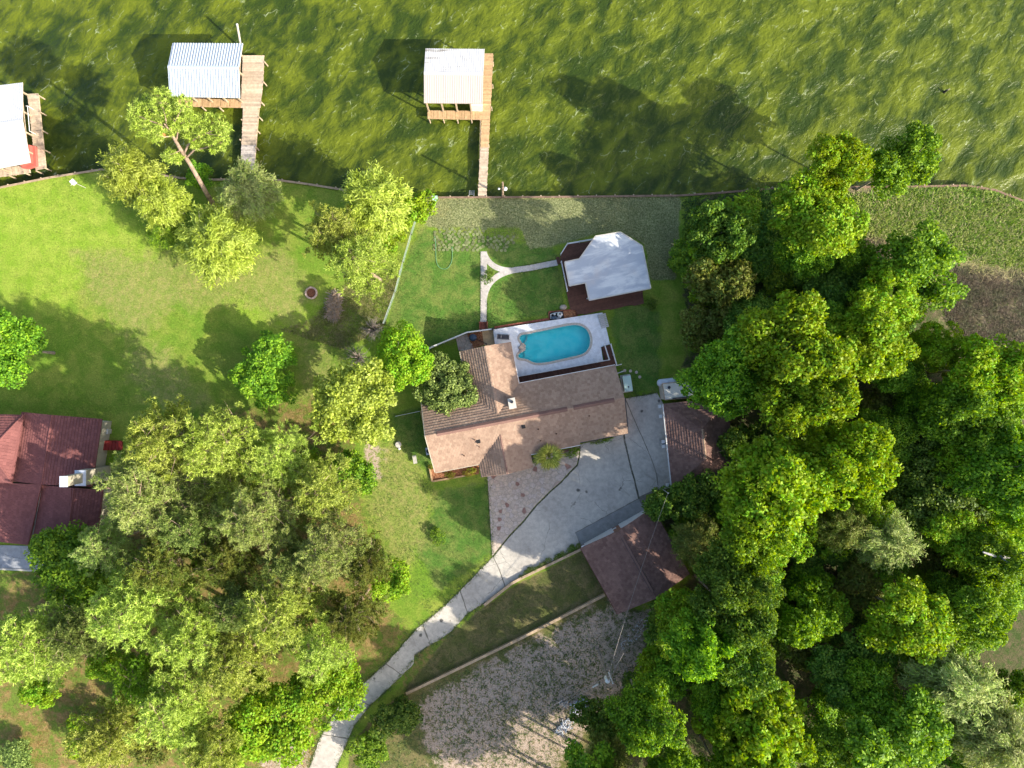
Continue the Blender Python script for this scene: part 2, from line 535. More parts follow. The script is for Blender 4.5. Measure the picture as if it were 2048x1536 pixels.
# ------------------------------------------------------------------ the lake shore and the ground
SHORE = [(-900, 470), (-200, 410), (0, 375), (99, 355), (202, 339), (290, 345), (362, 356), (427, 359), (547, 359), (615, 368),
         (690, 380), (780, 390), (846, 395), (1100, 394), (1360, 391), (1420, 387), (1570, 375), (1700, 374), (1820, 373),
         (1935, 371), (1990, 380), (2048, 402), (2200, 470), (3000, 560)]
shore_w = [P(x, y, 0) for x, y in SHORE]
SHX = np.array([p.x for p in shore_w]); SHY = np.array([p.y for p in shore_w])
def shore_y(x):
    return np.interp(x, SHX, SHY)
WATER_Z = -1.0

POOL = [(270, 500), (300, 474), (380, 470), (480, 442), (600, 420), (760, 385), (900, 355), (1020, 340), (1100, 352), (1170, 392), (1215, 460),
        (1232, 540), (1225, 620), (1190, 690), (1130, 738), (1000, 772), (800, 815), (640, 850), (520, 862), (440, 846), (390, 816),
        (340, 800), (272, 795), (245, 770), (260, 735), (310, 705), (345, 660), (330, 620), (290, 570), (266, 530)]
POOL = [(1000 + x / 6.827, 600 + y / 6.827) for x, y in POOL]

def smooth_closed(poly, it=2):
    p = [Vector((q[0], q[1])) for q in poly]
    for _ in range(it):
        r = []
        for i in range(len(p)):
            a, b = p[i], p[(i + 1) % len(p)]
            r += [a * 0.75 + b * 0.25, a * 0.25 + b * 0.75]
        p = r
    return [(q.x, q.y) for q in p]

def offset_closed(poly, d):
    p = [Vector((q[0], q[1])) for q in poly]
    a = sum(p[i].x * p[(i + 1) % len(p)].y - p[(i + 1) % len(p)].x * p[i].y for i in range(len(p)))
    sg = 1 if a > 0 else -1
    r = []
    for i in range(len(p)):
        t = (p[(i + 1) % len(p)] - p[i - 1])
        t.normalize()
        r.append((p[i].x + t.y * d * sg, p[i].y - t.x * d * sg))
    return r

PZ = 0.55                     # pool deck height
pool_w = smooth_closed(W(POOL, PZ), 1)

rng = np.random.default_rng(3)
def build_ground():
    xs = np.concatenate([-np.geomspace(2600, 74, 30), np.arange(-73.6, 73.7, 0.4), np.geomspace(74, 2600, 30)])
    ts = np.concatenate([np.arange(0, 82, 0.4), np.geomspace(82.5, 2600, 34)])
    X, T = np.meshgrid(xs, ts, indexing='ij')
    Y = shore_y(X) - T
    n = np.sin(X * 0.31 + 1.3 * np.sin(Y * 0.17)) * np.cos(Y * 0.27 + 0.8 * np.sin(X * 0.13))
    n2 = np.sin(X * 1.7 + 2 * np.sin(Y * 0.9)) * np.cos(Y * 1.5 + np.sin(X * 1.1))
    Z = 0.018 * n + 0.010 * n2 - 0.028
    nx, ny = X.shape
    idx = np.arange(nx * ny).reshape(nx, ny)
    f = np.stack([idx[:-1, :-1], idx[:-1, 1:], idx[1:, 1:], idx[1:, :-1]], -1).reshape(-1, 4)
    cx = X.ravel()[f].mean(1); cy = Y.ravel()[f].mean(1)
    keep = ~(sdist(cx, cy, offset_closed(pool_w, 0.15)) > -0.1)
    me = arr_mesh('ground', np.stack([X.ravel(), Y.ravel(), Z.ravel()], 1), f[keep], True)
    # what grows where: weights of the ground covers; dry also holds one painted sunlit patch
    px, py = X.ravel(), Y.ravel()
    def soft(polys, w):
        m = np.zeros(px.shape)
        for p in polys:
            d = sdist(px, py, W(p))
            m = np.maximum(m, np.clip(0.5 + d / (2 * w), 0, 1))
        return m
    dry = soft([[(150, 500), (420, 520), (520, 600), (330, 620), (280, 690), (180, 600)],
                [(560, 480), (640, 600), (560, 650), (420, 560)],
                [(250, 660), (330, 700), (420, 800), (330, 830), (260, 760)],
                [(600, 660), (680, 720), (690, 860), (600, 800)],
                [(750, 890), (800, 880), (870, 990), (850, 1090), (790, 1150), (730, 1010)],
                [(1160, 425), (1235, 425), (1240, 445), (1150, 440)],  # sunlit patch in the sodded yard, put into the cover colour
                [(845, 400), (920, 400), (910, 450), (840, 450)]], 2.2)
    sod = soft([[(845, 396), (1362, 392), (1352, 560), (1300, 560), (1290, 490), (1240, 462), (1180, 470), (1115, 490), (1060, 500), (1040, 455), (850, 455)]], 0.8)
    dirt = soft([[(830, 1410), (1000, 1320), (1215, 1205), (1300, 1225), (1300, 1330), (1200, 1420), (1110, 1536), (1080, 1600), (880, 1600), (860, 1490)],
                 [(735, 880), (765, 900), (760, 960), (735, 950)], [(560, 1480), (620, 1490), (600, 1600), (480, 1600)]], 2.2)
    litter = soft([[(270, 850), (700, 780), (720, 980), (760, 1180), (820, 1270), (640, 1450), (640, 1600), (-200, 1600), (-200, 1200), (180, 1100)],
                   [(810, 1290), (900, 1260), (1180, 1120), (1210, 1180), (830, 1370), (790, 1400)]], 2.5)
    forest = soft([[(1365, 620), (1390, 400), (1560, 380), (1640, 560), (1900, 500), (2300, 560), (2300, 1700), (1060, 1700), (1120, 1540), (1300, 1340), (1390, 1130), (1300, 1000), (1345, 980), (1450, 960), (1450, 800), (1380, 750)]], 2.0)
    scrub = soft([[(1690, 372), (1740, 365), (1830, 372), (1950, 372), (2300, 480), (2300, 800), (2000, 720), (1890, 640), (1760, 520)]], 2.5)
    bright = soft([[(-100, 380), (190, 350), (330, 470), (280, 560), (200, 520), (130, 620), (-100, 600)],
                   [(430, 540), (640, 560), (700, 640), (560, 680), (470, 640)]], 4.0)
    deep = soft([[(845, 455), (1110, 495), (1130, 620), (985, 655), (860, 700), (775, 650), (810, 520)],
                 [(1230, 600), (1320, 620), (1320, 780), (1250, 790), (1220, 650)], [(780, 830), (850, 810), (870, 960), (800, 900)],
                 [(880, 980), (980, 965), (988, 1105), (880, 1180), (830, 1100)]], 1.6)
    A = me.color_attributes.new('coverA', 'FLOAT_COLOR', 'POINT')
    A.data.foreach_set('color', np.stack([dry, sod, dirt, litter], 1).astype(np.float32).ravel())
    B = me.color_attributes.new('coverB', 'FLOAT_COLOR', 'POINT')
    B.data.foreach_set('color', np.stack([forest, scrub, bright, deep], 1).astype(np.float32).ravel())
    olive = soft([[(800, 1392), (900, 1268), (970, 1212), (1030, 1170), (1168, 1100), (1215, 1190), (1300, 1230), (1300, 1340), (1110, 1560), (690, 1600), (700, 1490), (760, 1420)]], 0.8)
    Cc = me.color_attributes.new('coverC', 'FLOAT_COLOR', 'POINT')
    Cc.data.foreach_set('color', np.stack([olive, olive, olive, olive], 1).astype(np.float32).ravel())
    t = NT('ground_cover')
    po = t.pos()
    a = t.n('ShaderNodeAttribute', attribute_name='coverA')
    b = t.n('ShaderNodeAttribute', attribute_name='coverB')
    sa = t.n('ShaderNodeSeparateColor'); t.put(sa.inputs[0], a.outputs['Color'])
    sb = t.n('ShaderNodeSeparateColor'); t.put(sb.inputs[0], b.outputs['Color'])
    big = t.noise(po, 0.10, 4, 0.6, 0.3)
    mid = t.noise(po, 0.55, 5, 0.65, 0.3)
    mid2 = t.noise(t.mapping(po, (1, 1, 1), (0.2, 0, 1)), 1.3, 5, 0.7, 0.4)
    fine = t.noise(po, 5.0, 4, 0.75)
    vf = t.noise(po, 17.0, 3, 0.8)
    def m(w, k=0.9, src=mid):
        f = t.math('ADD', w, t.math('MULTIPLY', t.math('SUBTRACT', src, 0.5), k * 2))
        return t.mrange(f, 0.38, 0.62)
    base = t.mix(t.mrange(mid, 0.35, 0.65), (0.155, 0.25, 0.028), (0.26, 0.31, 0.05))
    base = t.mix(t.mrange(big, 0.48, 0.62, 0, 0.75), base, (0.125, 0.24, 0.022))
    c = base
    br = t.mix(t.mrange(mid, 0.3, 0.7), (0.20, 0.32, 0.028), (0.30, 0.38, 0.055))
    c = t.mix(m(sb.outputs[2], 0.5, big), c, br)
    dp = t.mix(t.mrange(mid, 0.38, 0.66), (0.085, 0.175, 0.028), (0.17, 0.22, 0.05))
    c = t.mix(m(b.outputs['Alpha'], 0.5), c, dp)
    drc = t.mix(t.mrange(mid2, 0.35, 0.72), (0.19, 0.25, 0.05), (0.33, 0.29, 0.105))
    c = t.mix(t.math('MULTIPLY', t.mrange(t.math('ADD', sa.outputs[0], t.math('MULTIPLY', t.math('SUBTRACT', mid, 0.5), 1.6)), 0.2, 0.85), 0.85), c, drc)
    sdc = t.mix(t.mrange(fine, 0.35, 0.65), (0.135, 0.17, 0.055), (0.30, 0.30, 0.145))
    sdc = t.mix(t.mrange(big, 0.55, 0.7, 0, 0.6), sdc, (0.36, 0.30, 0.11))
    c = t.mix(m(sa.outputs[1], 0.35), c, sdc)
    ltc = t.mix(t.mrange(mid2, 0.35, 0.66), (0.16, 0.16, 0.04), (0.30, 0.20, 0.085))
    ltc = t.mix(t.mrange(mid, 0.44, 0.58), ltc, (0.13, 0.19, 0.03))
    c = t.mix(m(a.outputs['Alpha'], 1.0), c, ltc)
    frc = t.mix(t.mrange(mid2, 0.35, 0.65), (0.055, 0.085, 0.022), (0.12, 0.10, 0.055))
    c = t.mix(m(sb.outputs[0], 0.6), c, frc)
    scc = t.mix(t.mrange(mid2, 0.38, 0.62), (0.085, 0.12, 0.03), (0.27, 0.215, 0.13))
    c = t.mix(m(sb.outputs[1], 0.8), c, scc)
    cc_ = t.n('ShaderNodeAttribute', attribute_name='coverC')
    olc = t.mix(t.mrange(mid, 0.38, 0.62), (0.105, 0.120, 0.035), (0.175, 0.150, 0.065))
    c = t.mix(m(cc_.outputs['Fac'], 0.3), c, olc)
    dtc = t.mix(t.mrange(mid2, 0.3, 0.7), (0.36, 0.275, 0.21), (0.46, 0.36, 0.28))
    dm = t.math('MULTIPLY', m(sa.outputs[2], 0.9, mid), t.mrange(t.math('ADD', t.math('MULTIPLY', mid2, 0.55), t.math('MULTIPLY', fine, 0.45)), 0.41, 0.50))
    dm2 = t.math('MULTIPLY', dm, t.mrange(sa.outputs[2], 0.15, 0.5))
    c = t.mix(dm2, c, dtc)
    v = t.math('MULTIPLY', t.mrange(fine, 0.25, 0.75, 0.72, 1.25), t.mrange(vf, 0.2, 0.8, 0.72, 1.25))
    c = t.hsv(c, 0.5, 1.0, v)
    hgt = t.math('ADD', t.math('MULTIPLY', fine, 0.7), t.math('MULTIPLY', vf, 0.35))
    bsdf = t.pbsdf(c, 0.95, 0.1, 0, t.bump(hgt, 0.7, 0.14))
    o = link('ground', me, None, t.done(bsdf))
    tag(o, kind='structure')
    return o
ground = build_ground()

def build_lake():
    xs = np.concatenate([-np.geomspace(2600, 76, 24), np.arange(-75, 75.1, 0.55), np.geomspace(76, 2600, 24)])
    ys = np.concatenate([np.linspace(10, 18, 5), np.arange(18.5, 62, 0.5), np.geomspace(63, 2600, 36)])
    X, Y = np.meshgrid(xs, ys, indexing='ij')
    Z = np.zeros_like(X)
    r = np.random.default_rng(5)
    for i in range(16):
        th = R(118) + r.normal(0, 0.42)
        L = r.uniform(2.2, 9.0)
        k = 2 * math.pi / L
        ph = r.random() * 6.28
        Z += 0.0062 * L * 0.55 * np.sin(k * (X * math.cos(th) + Y * math.sin(th)) + ph + 1.1 * np.sin(0.11 * X + 0.17 * Y + ph))
    fade = np.clip((80 - np.abs(X)) / 5, 0, 1) * np.clip((66 - Y) / 5, 0, 1)
    Z = WATER_Z + Z * fade
    nx, ny = X.shape
    idx = np.arange(nx * ny).reshape(nx, ny)
    f = np.stack([idx[:-1, :-1], idx[1:, :-1], idx[1:, 1:], idx[:-1, 1:]], -1).reshape(-1, 4)
    me = arr_mesh('lake', np.stack([X.ravel(), Y.ravel(), Z.ravel()], 1), f, True)
    t = NT('lake_water')
    po = t.pos()
    rot = R(38)
    s1 = t.mapping(po, (1.0, 0.58, 1), (0, 0, rot))
    s2 = t.mapping(po, (1.0, 0.5, 1), (0, 0, R(52)))
    big = t.noise(s1, 0.20, 4, 0.55, 0.7)
    med = t.noise(s1, 0.55, 5, 0.6, 0.5)
    chop = t.noise(s2, 1.3, 4, 0.6, 0.25)
    rip = t.noise(s2, 4.2, 3, 0.6, 0.2)
    f1 = t.math('ADD', t.math('MULTIPLY', big, 0.5), t.math('MULTIPLY', med, 0.5))
    c = t.mix(t.mrange(f1, 0.40, 0.62), (0.030, 0.052, 0.008), (0.122, 0.152, 0.012))
    # wind-torn whitecap streaks and sun glints, both painted in as paler colour
    wv = t.n('ShaderNodeVectorMath', operation='ADD')
    nz = t.n('ShaderNodeTexNoise'); t.put(nz.inputs['Vector'], s2); nz.inputs['Scale'].default_value = 0.8; nz.inputs['Detail'].default_value = 5
    t.put(wv.inputs[0], t.mapping(po, (0.8, 0.5, 1), (0, 0, rot))); t.put(wv.inputs[1], nz.outputs['Color'])
    ed = t.vor(wv.outputs[0], 1.05, 'DISTANCE_TO_EDGE')
    foam_glint = t.math('MULTIPLY', t.mrange(ed, 0.055, 0.0), t.mrange(chop, 0.50, 0.66))
    foam_glint = t.math('MULTIPLY', foam_glint, t.mrange(med, 0.44, 0.62))
    fl = t.math('MULTIPLY', t.mrange(rip, 0.60, 0.74), t.mrange(chop, 0.54, 0.66))
    foam_glint = t.math('MAXIMUM', foam_glint, t.math('MULTIPLY', fl, 0.55))
    c = t.mix(t.math('MULTIPLY', foam_glint, 0.62), c, (0.42, 0.48, 0.28))
    h = t.math('ADD', t.math('MULTIPLY', med, 0.55), t.math('ADD', t.math('MULTIPLY', chop, 0.33), t.math('MULTIPLY', rip, 0.10)))
    bsdf = t.pbsdf(c, 0.26, 0.16, 0, t.bump(h, 1.0, 0.60))
    o = link('lake', me, None, t.done(bsdf))
    tag(o, kind='structure')
build_lake()

# ------------------------------------------------------------------ roofing
def local(mb, name, mat, parent, smooth=False):
    return link(name, mb.mesh(name, smooth), parent, mat)

def shingles(parent, polys, mat, tab=0.36, course=0.30, seed=1):
    """overlapping shingle tabs laid in courses over planar convex slopes"""
    rg = random.Random(seed)
    V = []; Fc = []
    for poly, u in polys:
        p = [Vector(q) for q in poly]
        n = Vector((0, 0, 0))
        for i in range(len(p)):
            n += p[i].cross(p[(i + 1) % len(p)])
        if n.z < 0: n = -n
        n.normalize()
        u = Vector(u); u = (u - n * u.dot(n)).normalized()
        v = n.cross(u)
        if v.z < 0:
            v = -v
        o = p[0]
        q = [((a - o).dot(u), (a - o).dot(v)) for a in p]
        v0 = min(b for a, b in q); v1 = max(b for a, b in q)
        def rng_at(vv):
            vv = min(max(vv, v0 + 1e-4), v1 - 1e-4)
            xs = []
            for i in range(len(q)):
                (ua, va), (ub, vb) = q[i], q[(i + 1) % len(q)]
                if (va - vv) * (vb - vv) <= 0 and abs(va - vb) > 1e-7:
                    xs.append(ua + (ub - ua) * (vv - va) / (vb - va))
            if len(xs) < 2: return None
            return min(xs), max(xs)
        k = 0; y = v0
        while y < v1 - 0.02:
            y2 = min(y + course, v1)
            r0 = rng_at(y); r1 = rng_at(y2)
            if r0 and r1:
                lo = min(r0[0], r1[0]); hi = max(r0[1], r1[1])
                x = lo - (k % 2) * tab / 2 - rg.random() * 0.04
                while x < hi:
                    a, b = x + 0.012, x + tab - 0.012
                    b0, b1 = min(max(a, r0[0]), r0[1]), min(max(b, r0[0]), r0[1])
                    t0, t1 = min(max(a, r1[0]), r1[1]), min(max(b, r1[0]), r1[1])
                    if max(b1 - b0, t1 - t0) > 0.03:
                        up = 0.070 + rg.random() * 0.025
                        yb = y - 0.02 * rg.random() if y > v0 else y
                        W3 = lambda uu, vv, h: tuple(o + u * uu + v * vv + n * h)
                        i0 = len(V)
                        V += [W3(b0, yb, up), W3(b1, yb, up), W3(t1, y2 + 0.01, 0.010), W3(t0, y2 + 0.01, 0.010), W3(b0, yb, 0.002), W3(b1, yb, 0.002)]
                        Fc += [(i0, i0 + 1, i0 + 2, i0 + 3), (i0 + 4, i0 + 5, i0 + 1, i0), (i0 + 4, i0, i0 + 3), (i0 + 5, i0 + 2, i0 + 1)]
                    x += tab
            y = y2; k += 1
    me = bpy.data.meshes.new('shingles')
    me.from_pydata(V, [], Fc)
    bm = bmesh.new(); bm.from_mesh(me)
    for f in bm.faces:
        if f.normal.z < -0.2: f.normal_flip()
    bm.to_mesh(me); bm.free()
    me.update()
    o = link('shingles', me, parent, mat)
    o['kind'] = 'stuff'
    return o

def ribbed(parent, name, A, B, C, D, n, mat, h=0.045):
    """metal sheet with raised ribs running from eave A-B up to ridge D-C (coordinates of the parent)"""
    A, B, C, D = (Vector(q) for q in (A, B, C, D))
    nrm = (B - A).cross(D - A)
    if nrm.z < 0: nrm = -nrm
    nrm.normalize()
    prof = []
    for i in range(n):
        for a, b in ((0.0, 0), (0.52, 0), (0.62, h), (0.90, h)):
            prof.append(((i + a) / n, b))
    prof.append((1.0, 0))
    V = []; Fc = []
    for t, hh in prof:
        V += [tuple(A.lerp(B, t) + nrm * hh), tuple(D.lerp(C, t) + nrm * hh)]
    for i in range(len(prof) - 1):
        Fc.append((2 * i, 2 * i + 2, 2 * i + 3, 2 * i + 1))
    mb = MB(); mb.v = V; mb.f = Fc
    mb.slab([A - nrm * 0.003, B - nrm * 0.003, C - nrm * 0.003, D - nrm * 0.003], 0.06)
    return local(mb, name, mat, parent)

def planks(parent, L0, L1, R0, R1, z, mat, w=0.2, th=0.05, gap=0.018, mat2=None, cut=2.0):
    """boards laid across a walkway whose left edge runs L0-L1 and right edge R0-R1"""
    L0, L1, R0, R1 = (Vector((q[0], q[1], 0)) for q in (L0, L1, R0, R1))
    ln = ((L0 + R0) / 2 - (L1 + R1) / 2).length
    n = max(2, round(ln / w))
    for i in range(n):
        t = (i + 0.5) / n
        a = L0.lerp(L1, t); b = R0.lerp(R1, t)
        d = b - a
        c = (a + b) / 2
        e = random.uniform(-0.03, 0.03)
        piece('plank', parent, (c.x + e, c.y, z - th / 2 + random.uniform(-0.006, 0.006)),
              (d.length + random.uniform(-0.03, 0.03), ln / n - gap, th), math.atan2(d.y, d.x), mat2 if (mat2 and t > cut) else mat)

def XY(px, py, z=0.0):
    p = P(px, py, z)
    return (p.x, p.y)

# ------------------------------------------------------------------ bulkheads along the shore
def bulkhead(pts, label, step=1.6, capm=None):
    w = [P(x, y, 0.12) for x, y in pts]
    o = empty('bulkhead', (w[0].x, w[0].y, WATER_Z - 0.6), 0, label, 'bulkhead')
    mb = MB(); cap = MB()
    for a, b in zip(w[:-1], w[1:]):
        d = (b - a); L = d.length; an = math.atan2(d.y, d.x); c = (a + b) / 2
        nx_, ny_ = -math.sin(an), math.cos(an)
        mb.box((c.x - nx_ * 0.02, c.y - ny_ * 0.02, -0.72), (L + 0.04, 0.12, 1.6), an)
        cap.box((c.x, c.y, 0.11), (L + 0.06, 0.26, 0.06), an)
        n = max(1, int(L / step))
        for i in range(n):
            t = (i + 0.5) / n
            q = a.lerp(b, t)
            m2 = MB().tube((q.x + nx_ * 0.16, q.y + ny_ * 0.16, WATER_Z - 0.6), (q.x + nx_ * 0.16, q.y + ny_ * 0.16, 0.2), 0.09, 0.09, 7)
            m2.build('pile', M['post'], o)
    mb.build('sheeting', M['bulk'], o)
    cap.build('cap', capm or M['bulk'], o)
bulkhead(SHORE[1:12], 'curving timber bulkhead along the left neighbour\'s lawn', 1.9, M['timber'])
bulkhead(SHORE[11:15], 'straight dark timber bulkhead behind the long narrow dock', 2.4)
bulkhead(SHORE[14:22], 'overgrown bulkhead at the edge of the right wood', 3.0)

# ------------------------------------------------------------------ boathouses
def gable_boathouse(name, label, corners, ze, rise, ribs, mats, posts, deckz=0.05, rh=0.02):
    """corners TL TR BR BL in the aerial view at eave height"""
    TL, TR, BR, BL = (P(x, y, ze) for x, y in corners)
    c = (TL + TR + BR + BL) / 4
    o = empty(name, (c.x, c.y, WATER_Z - 1.0), 0, label, 'boathouse')
    inv = wmat(o).inverted()
    RL = (TL + BL) / 2; RR = (TR + BR) / 2
    RL.z = RR.z = ze + rise
    roof = MB()
    roof.slab([inv @ Vector((p.x, p.y, p.z - 0.075)) for p in (TL, TR, RR, RL)], 0.05)
    roof.slab([inv @ Vector((p.x, p.y, p.z - 0.075)) for p in (RL, RR, BR, BL)], 0.05)
    rf = local(roof, 'roof', M['timber'], o)
    ribbed(rf, 'roof_panel', inv @ TL, inv @ TR, inv @ RR, inv @ RL, ribs, mats[0], rh)
    ribbed(rf, 'roof_panel', inv @ BL, inv @ BR, inv @ RR, inv @ RL, ribs, mats[1], rh)
    d = (RR - RL); an = math.atan2(d.y, d.x); m = (RL + RR) / 2
    mb = MB()
    for s in (-1, 1):
        q = 0.22
        nx_, ny_ = -math.sin(an) * q * s, math.cos(an) * q * s
        dz = -q * rise / ((TL - BL).length / 2)
        pts = [RL + Vector((0, 0, 0.07)), RR + Vector((0, 0, 0.07)), RR + Vector((nx_, ny_, dz + 0.06)), RL + Vector((nx_, ny_, dz + 0.06))]
        mb.slab([inv @ p for p in pts], 0.02)
    local(mb, 'ridge_cap', mats[0], rf)
    # trusses, posts and beams
    for (x, y) in posts:
        p = P(x, y, deckz)
        MB().box((p.x, p.y, (WATER_Z - 1 + ze - 0.15) / 2), (0.18, 0.18, ze - 0.15 - WATER_Z + 1)).build('post', M['post'], o)
    for (a, b) in ((TL, TR), (BL, BR)):
        i = 0.35
        a2 = a.lerp(c, 0.05); b2 = b.lerp(c, 0.05)
        dd = b2 - a2
        MB().box(((a2.x + b2.x) / 2, (a2.y + b2.y) / 2, ze - 0.22), (dd.length, 0.12, 0.22), math.atan2(dd.y, dd.x)).build('beam', M['post'], o)
    for t in (0.03, 0.35, 0.66, 0.97):
        a = TL.lerp(TR, t); b = BL.lerp(BR, t); r = RL.lerp(RR, t)
        mb = MB()
        k = 0.03
        a2 = a.lerp(b, k); b2 = b.lerp(a, k)
        mb.tube((a2.x, a2.y, ze - 0.16), (r.x, r.y, r.z - 0.2), 0.05, 0.05, 4)
        mb.tube((b2.x, b2.y, ze - 0.16), (r.x, r.y, r.z - 0.2), 0.05, 0.05, 4)
        mb.tube((a2.x, a2.y, ze - 0.17), (b2.x, b2.y, ze - 0.17), 0.05, 0.05, 4)
        mb.build('truss', M['post'], o)
    return o

def dock_piles(o, pts, top=0.18, r=0.10):
    for x, y in pts:
        a = P(x, y, 0)
        MB().tube((a.x, a.y, WATER_Z - 1.0), (a.x, a.y, top), r, r * 0.92, 8).build('pile', M['post'], o)

def stringers(o, L0, L1, R0, R1, z):
    for a, b in ((L0, L1), (R0, R1)):
        a = Vector((*a, z)); b = Vector((*b, z)); d = b - a
        c = (a + b) / 2
        MB().box((c.x, c.y, z), (d.length, 0.09, 0.2), math.atan2(d.y, d.x)).build('stringer', M['post'], o)

DZ = 0.06
# middle boathouse: bluish ribbed roof, broad dock
bh = gable_boathouse('boathouse', 'boathouse with bluish white ribbed metal roof beside the leaning pine', [(345, 86), (486, 87), (480, 196), (339, 193)], 2.7, 0.85, 26,
                     (M['roof_blue'], M['roof_blue']), [(395, 204), (425, 204), (455, 204), (484, 204), (356, 204), (484, 150), (484, 112), (362, 112), (362, 160)], rh=0.07)
dk = empty('dock', (*XY(500, 250), WATER_Z - 1), 0, 'pale wooden dock wrapping two sides of the bluish roofed boathouse', 'dock')
planks(dk, XY(486, 111), XY(484, 160), XY(529, 111), XY(527, 160), DZ, M['plank_pale'], 0.24)
planks(dk, XY(484, 160), XY(482, 216), XY(527, 160), XY(521, 216), DZ, M['plank_pale'], 0.2)
planks(dk, XY(487, 216), XY(483, 290), XY(517, 216), XY(512, 290), DZ, M['plank_pale'], 0.2)
planks(dk, XY(483, 290), XY(481, 360), XY(512, 290), XY(507, 360), DZ, M['plank_grey'], 0.2)
planks(dk, XY(352, 197), XY(484, 199), XY(352, 213), XY(482, 216), DZ, M['plank'], 0.2)
stringers(dk, XY(488, 112), XY(483, 358), XY(526, 112), XY(506, 358), -0.1)
stringers(dk, XY(352, 199), XY(482, 201), XY(352, 211), XY(482, 214), -0.1)
dock_piles(dk, [(530, 125), (528, 165), (523, 205), (519, 235), (515, 262), (512, 295), (510, 330), (405, 215), (440, 216), (370, 215), (484, 240), (481, 280), (480, 320)])
bt = empty('moored_boat', (*XY(412, 180, -0.6), WATER_Z), 0, 'dark blue boat hull in the slip under the bluish boathouse roof', 'boat')
def hull(o, cx, cy, L, Wd, ang, mat):
    mb = MB(); sec = []
    n = 9
    for i in range(n):
        t = i / (n - 1)
        w = Wd / 2 * (1 - max(0, (t - 0.55) / 0.45) ** 2.2)
        x = (t - 0.5) * L
        sec.append([(x, -w, 0.75), (x, -w * 0.72, 0.15), (x, 0, -0.1), (x, w * 0.72, 0.15), (x, w, 0.75)])
    ca, sa = math.cos(ang), math.sin(ang)
    V = [(cx + p[0] * ca - p[1] * sa, cy + p[0] * sa + p[1] * ca, WATER_Z + p[2]) for s in sec for p in s]
    Fc = []
    for i in range(n - 1):
        for j in range(4):
            a = i * 5 + j
            Fc.append((a, a + 1, a + 6, a + 5))
    Fc.append((0, 1, 2, 3, 4))
    mb.add(V, Fc)
    mb.build('hull', mat, o)
    dm = MB()
    V2 = [(cx + s[k][0] * ca - s[k][1] * 0.9 * sa, cy + s[k][0] * sa + s[k][1] * 0.9 * ca, WATER_Z + 0.62) for k in (0, 4) for s in sec]
    dm.add(V2, [(i, i + 1, n + i + 1, n + i) for i in range(n - 1)])
    dm.build('deck', M['white'], o)
    MB().box((cx - L * 0.1 * ca, cy - L * 0.1 * sa, WATER_Z + 0.85), (0.6, Wd * 0.5, 0.45), ang).build('console', M['white'], o)
hull(bt, *XY(412, 182, -0.5), 6.2, 2.2, 0, M['bluetarp'])
mp = empty('mooring_pole', P(483, 100, WATER_Z - 1), 0, 'leaning pale pole rising beyond the bluish boathouse roof', 'pole')
MB().tube(P(485, 112, WATER_Z - 1), P(474, 48, 2.6), 0.16, 0.13, 8).build('pole', M['offwhite'], mp)
MB().tube(P(474.2, 49.5, 2.55), P(473.8, 47.4, 2.66), 0.15, 0.1, 8).build('pole_cap', M['white'], mp)

# white boathouse with the long narrow dock
bh2 = gable_boathouse('boathouse', 'boathouse with stained white metal roof at the end of the long narrow dock', [(851, 97), (969, 98), (965, 207), (848, 206)], 2.9, 0.8, 26,
                      (M['roof_white'], M['roof_cream']), [(858, 223), (887, 223), (915, 223), (943, 223), (862, 120), (862, 170), (964, 120), (964, 170)])
dk2 = empty('dock', (*XY(970, 300), WATER_Z - 1), 0, 'long narrow cedar dock leading straight to the white roofed boathouse', 'dock')
planks(dk2, XY(961, 107), XY(959, 241), XY(987, 107), XY(980, 241), DZ, M['plank'], 0.2)
planks(dk2, XY(963, 241), XY(956, 394), XY(980, 241), XY(973, 394), DZ, M['plank'], 0.2, mat2=M['plank_pale'], cut=0.35)
planks(dk2, XY(855, 221), XY(959, 222), XY(855, 238), XY(959, 240), DZ, M['plank'], 0.2)
stringers(dk2, XY(964, 110), XY(957.5, 393), XY(984, 110), XY(972, 393), -0.1)
stringers(dk2, XY(856, 223), XY(960, 224), XY(856, 236), XY(960, 238), -0.1)
dock_piles(dk2, [(859, 240), (887, 240), (915, 241), (943, 241), (986, 125), (985, 170), (983, 215), (977, 290), (974, 345), (962, 265), (959, 320), (957, 370)], 0.1)
sb = empty('storage_locker', (*XY(952, 216), DZ), 0, 'white storage locker at the corner of the white boathouse', 'locker')
lw = W([(940, 205), (965, 206), (965, 223), (942, 222)], DZ)
MB().prism(lw, DZ, 1.9).build('cabinet', M['white'], sb)
MB().prism([(x + (0.06 if x > 0 else -0.06) * 0, y) for x, y in offset_closed(lw, 0.06)], 1.903, 1.96).build('lid', M['white'], sb)

# boathouse cut by the left edge
bh3 = gable_boathouse('boathouse', 'white metal roofed boathouse cut off by the left edge', [(-110, 184), (45, 165), (61, 325), (-100, 356)], 2.9, 0.7, 40,
                      (M['roof_old'], M['roof_old']), [(58, 192), (62, 232), (66, 272), (70, 310), (20, 345), (-20, 350)])
dk3 = empty('dock', (*XY(75, 270), WATER_Z - 1), 0, 'pale wooden dock with a salmon red corner at the left edge boathouse', 'dock')
planks(dk3, XY(55, 188), XY(72, 341), XY(77, 187), XY(92, 337), DZ, M['plank_pale'], 0.22)
planks(dk3, XY(-100, 352), XY(58, 329), XY(-98, 368), XY(62, 346), DZ, M['plank_pale'], 0.22)
stringers(dk3, XY(56, 190), XY(72, 340), XY(76, 190), XY(91, 337), -0.1)
dock_piles(dk3, [(79, 192), (82, 225), (86, 262), (89, 300), (92, 337), (75, 343), (50, 346), (20, 352)], 0.25)
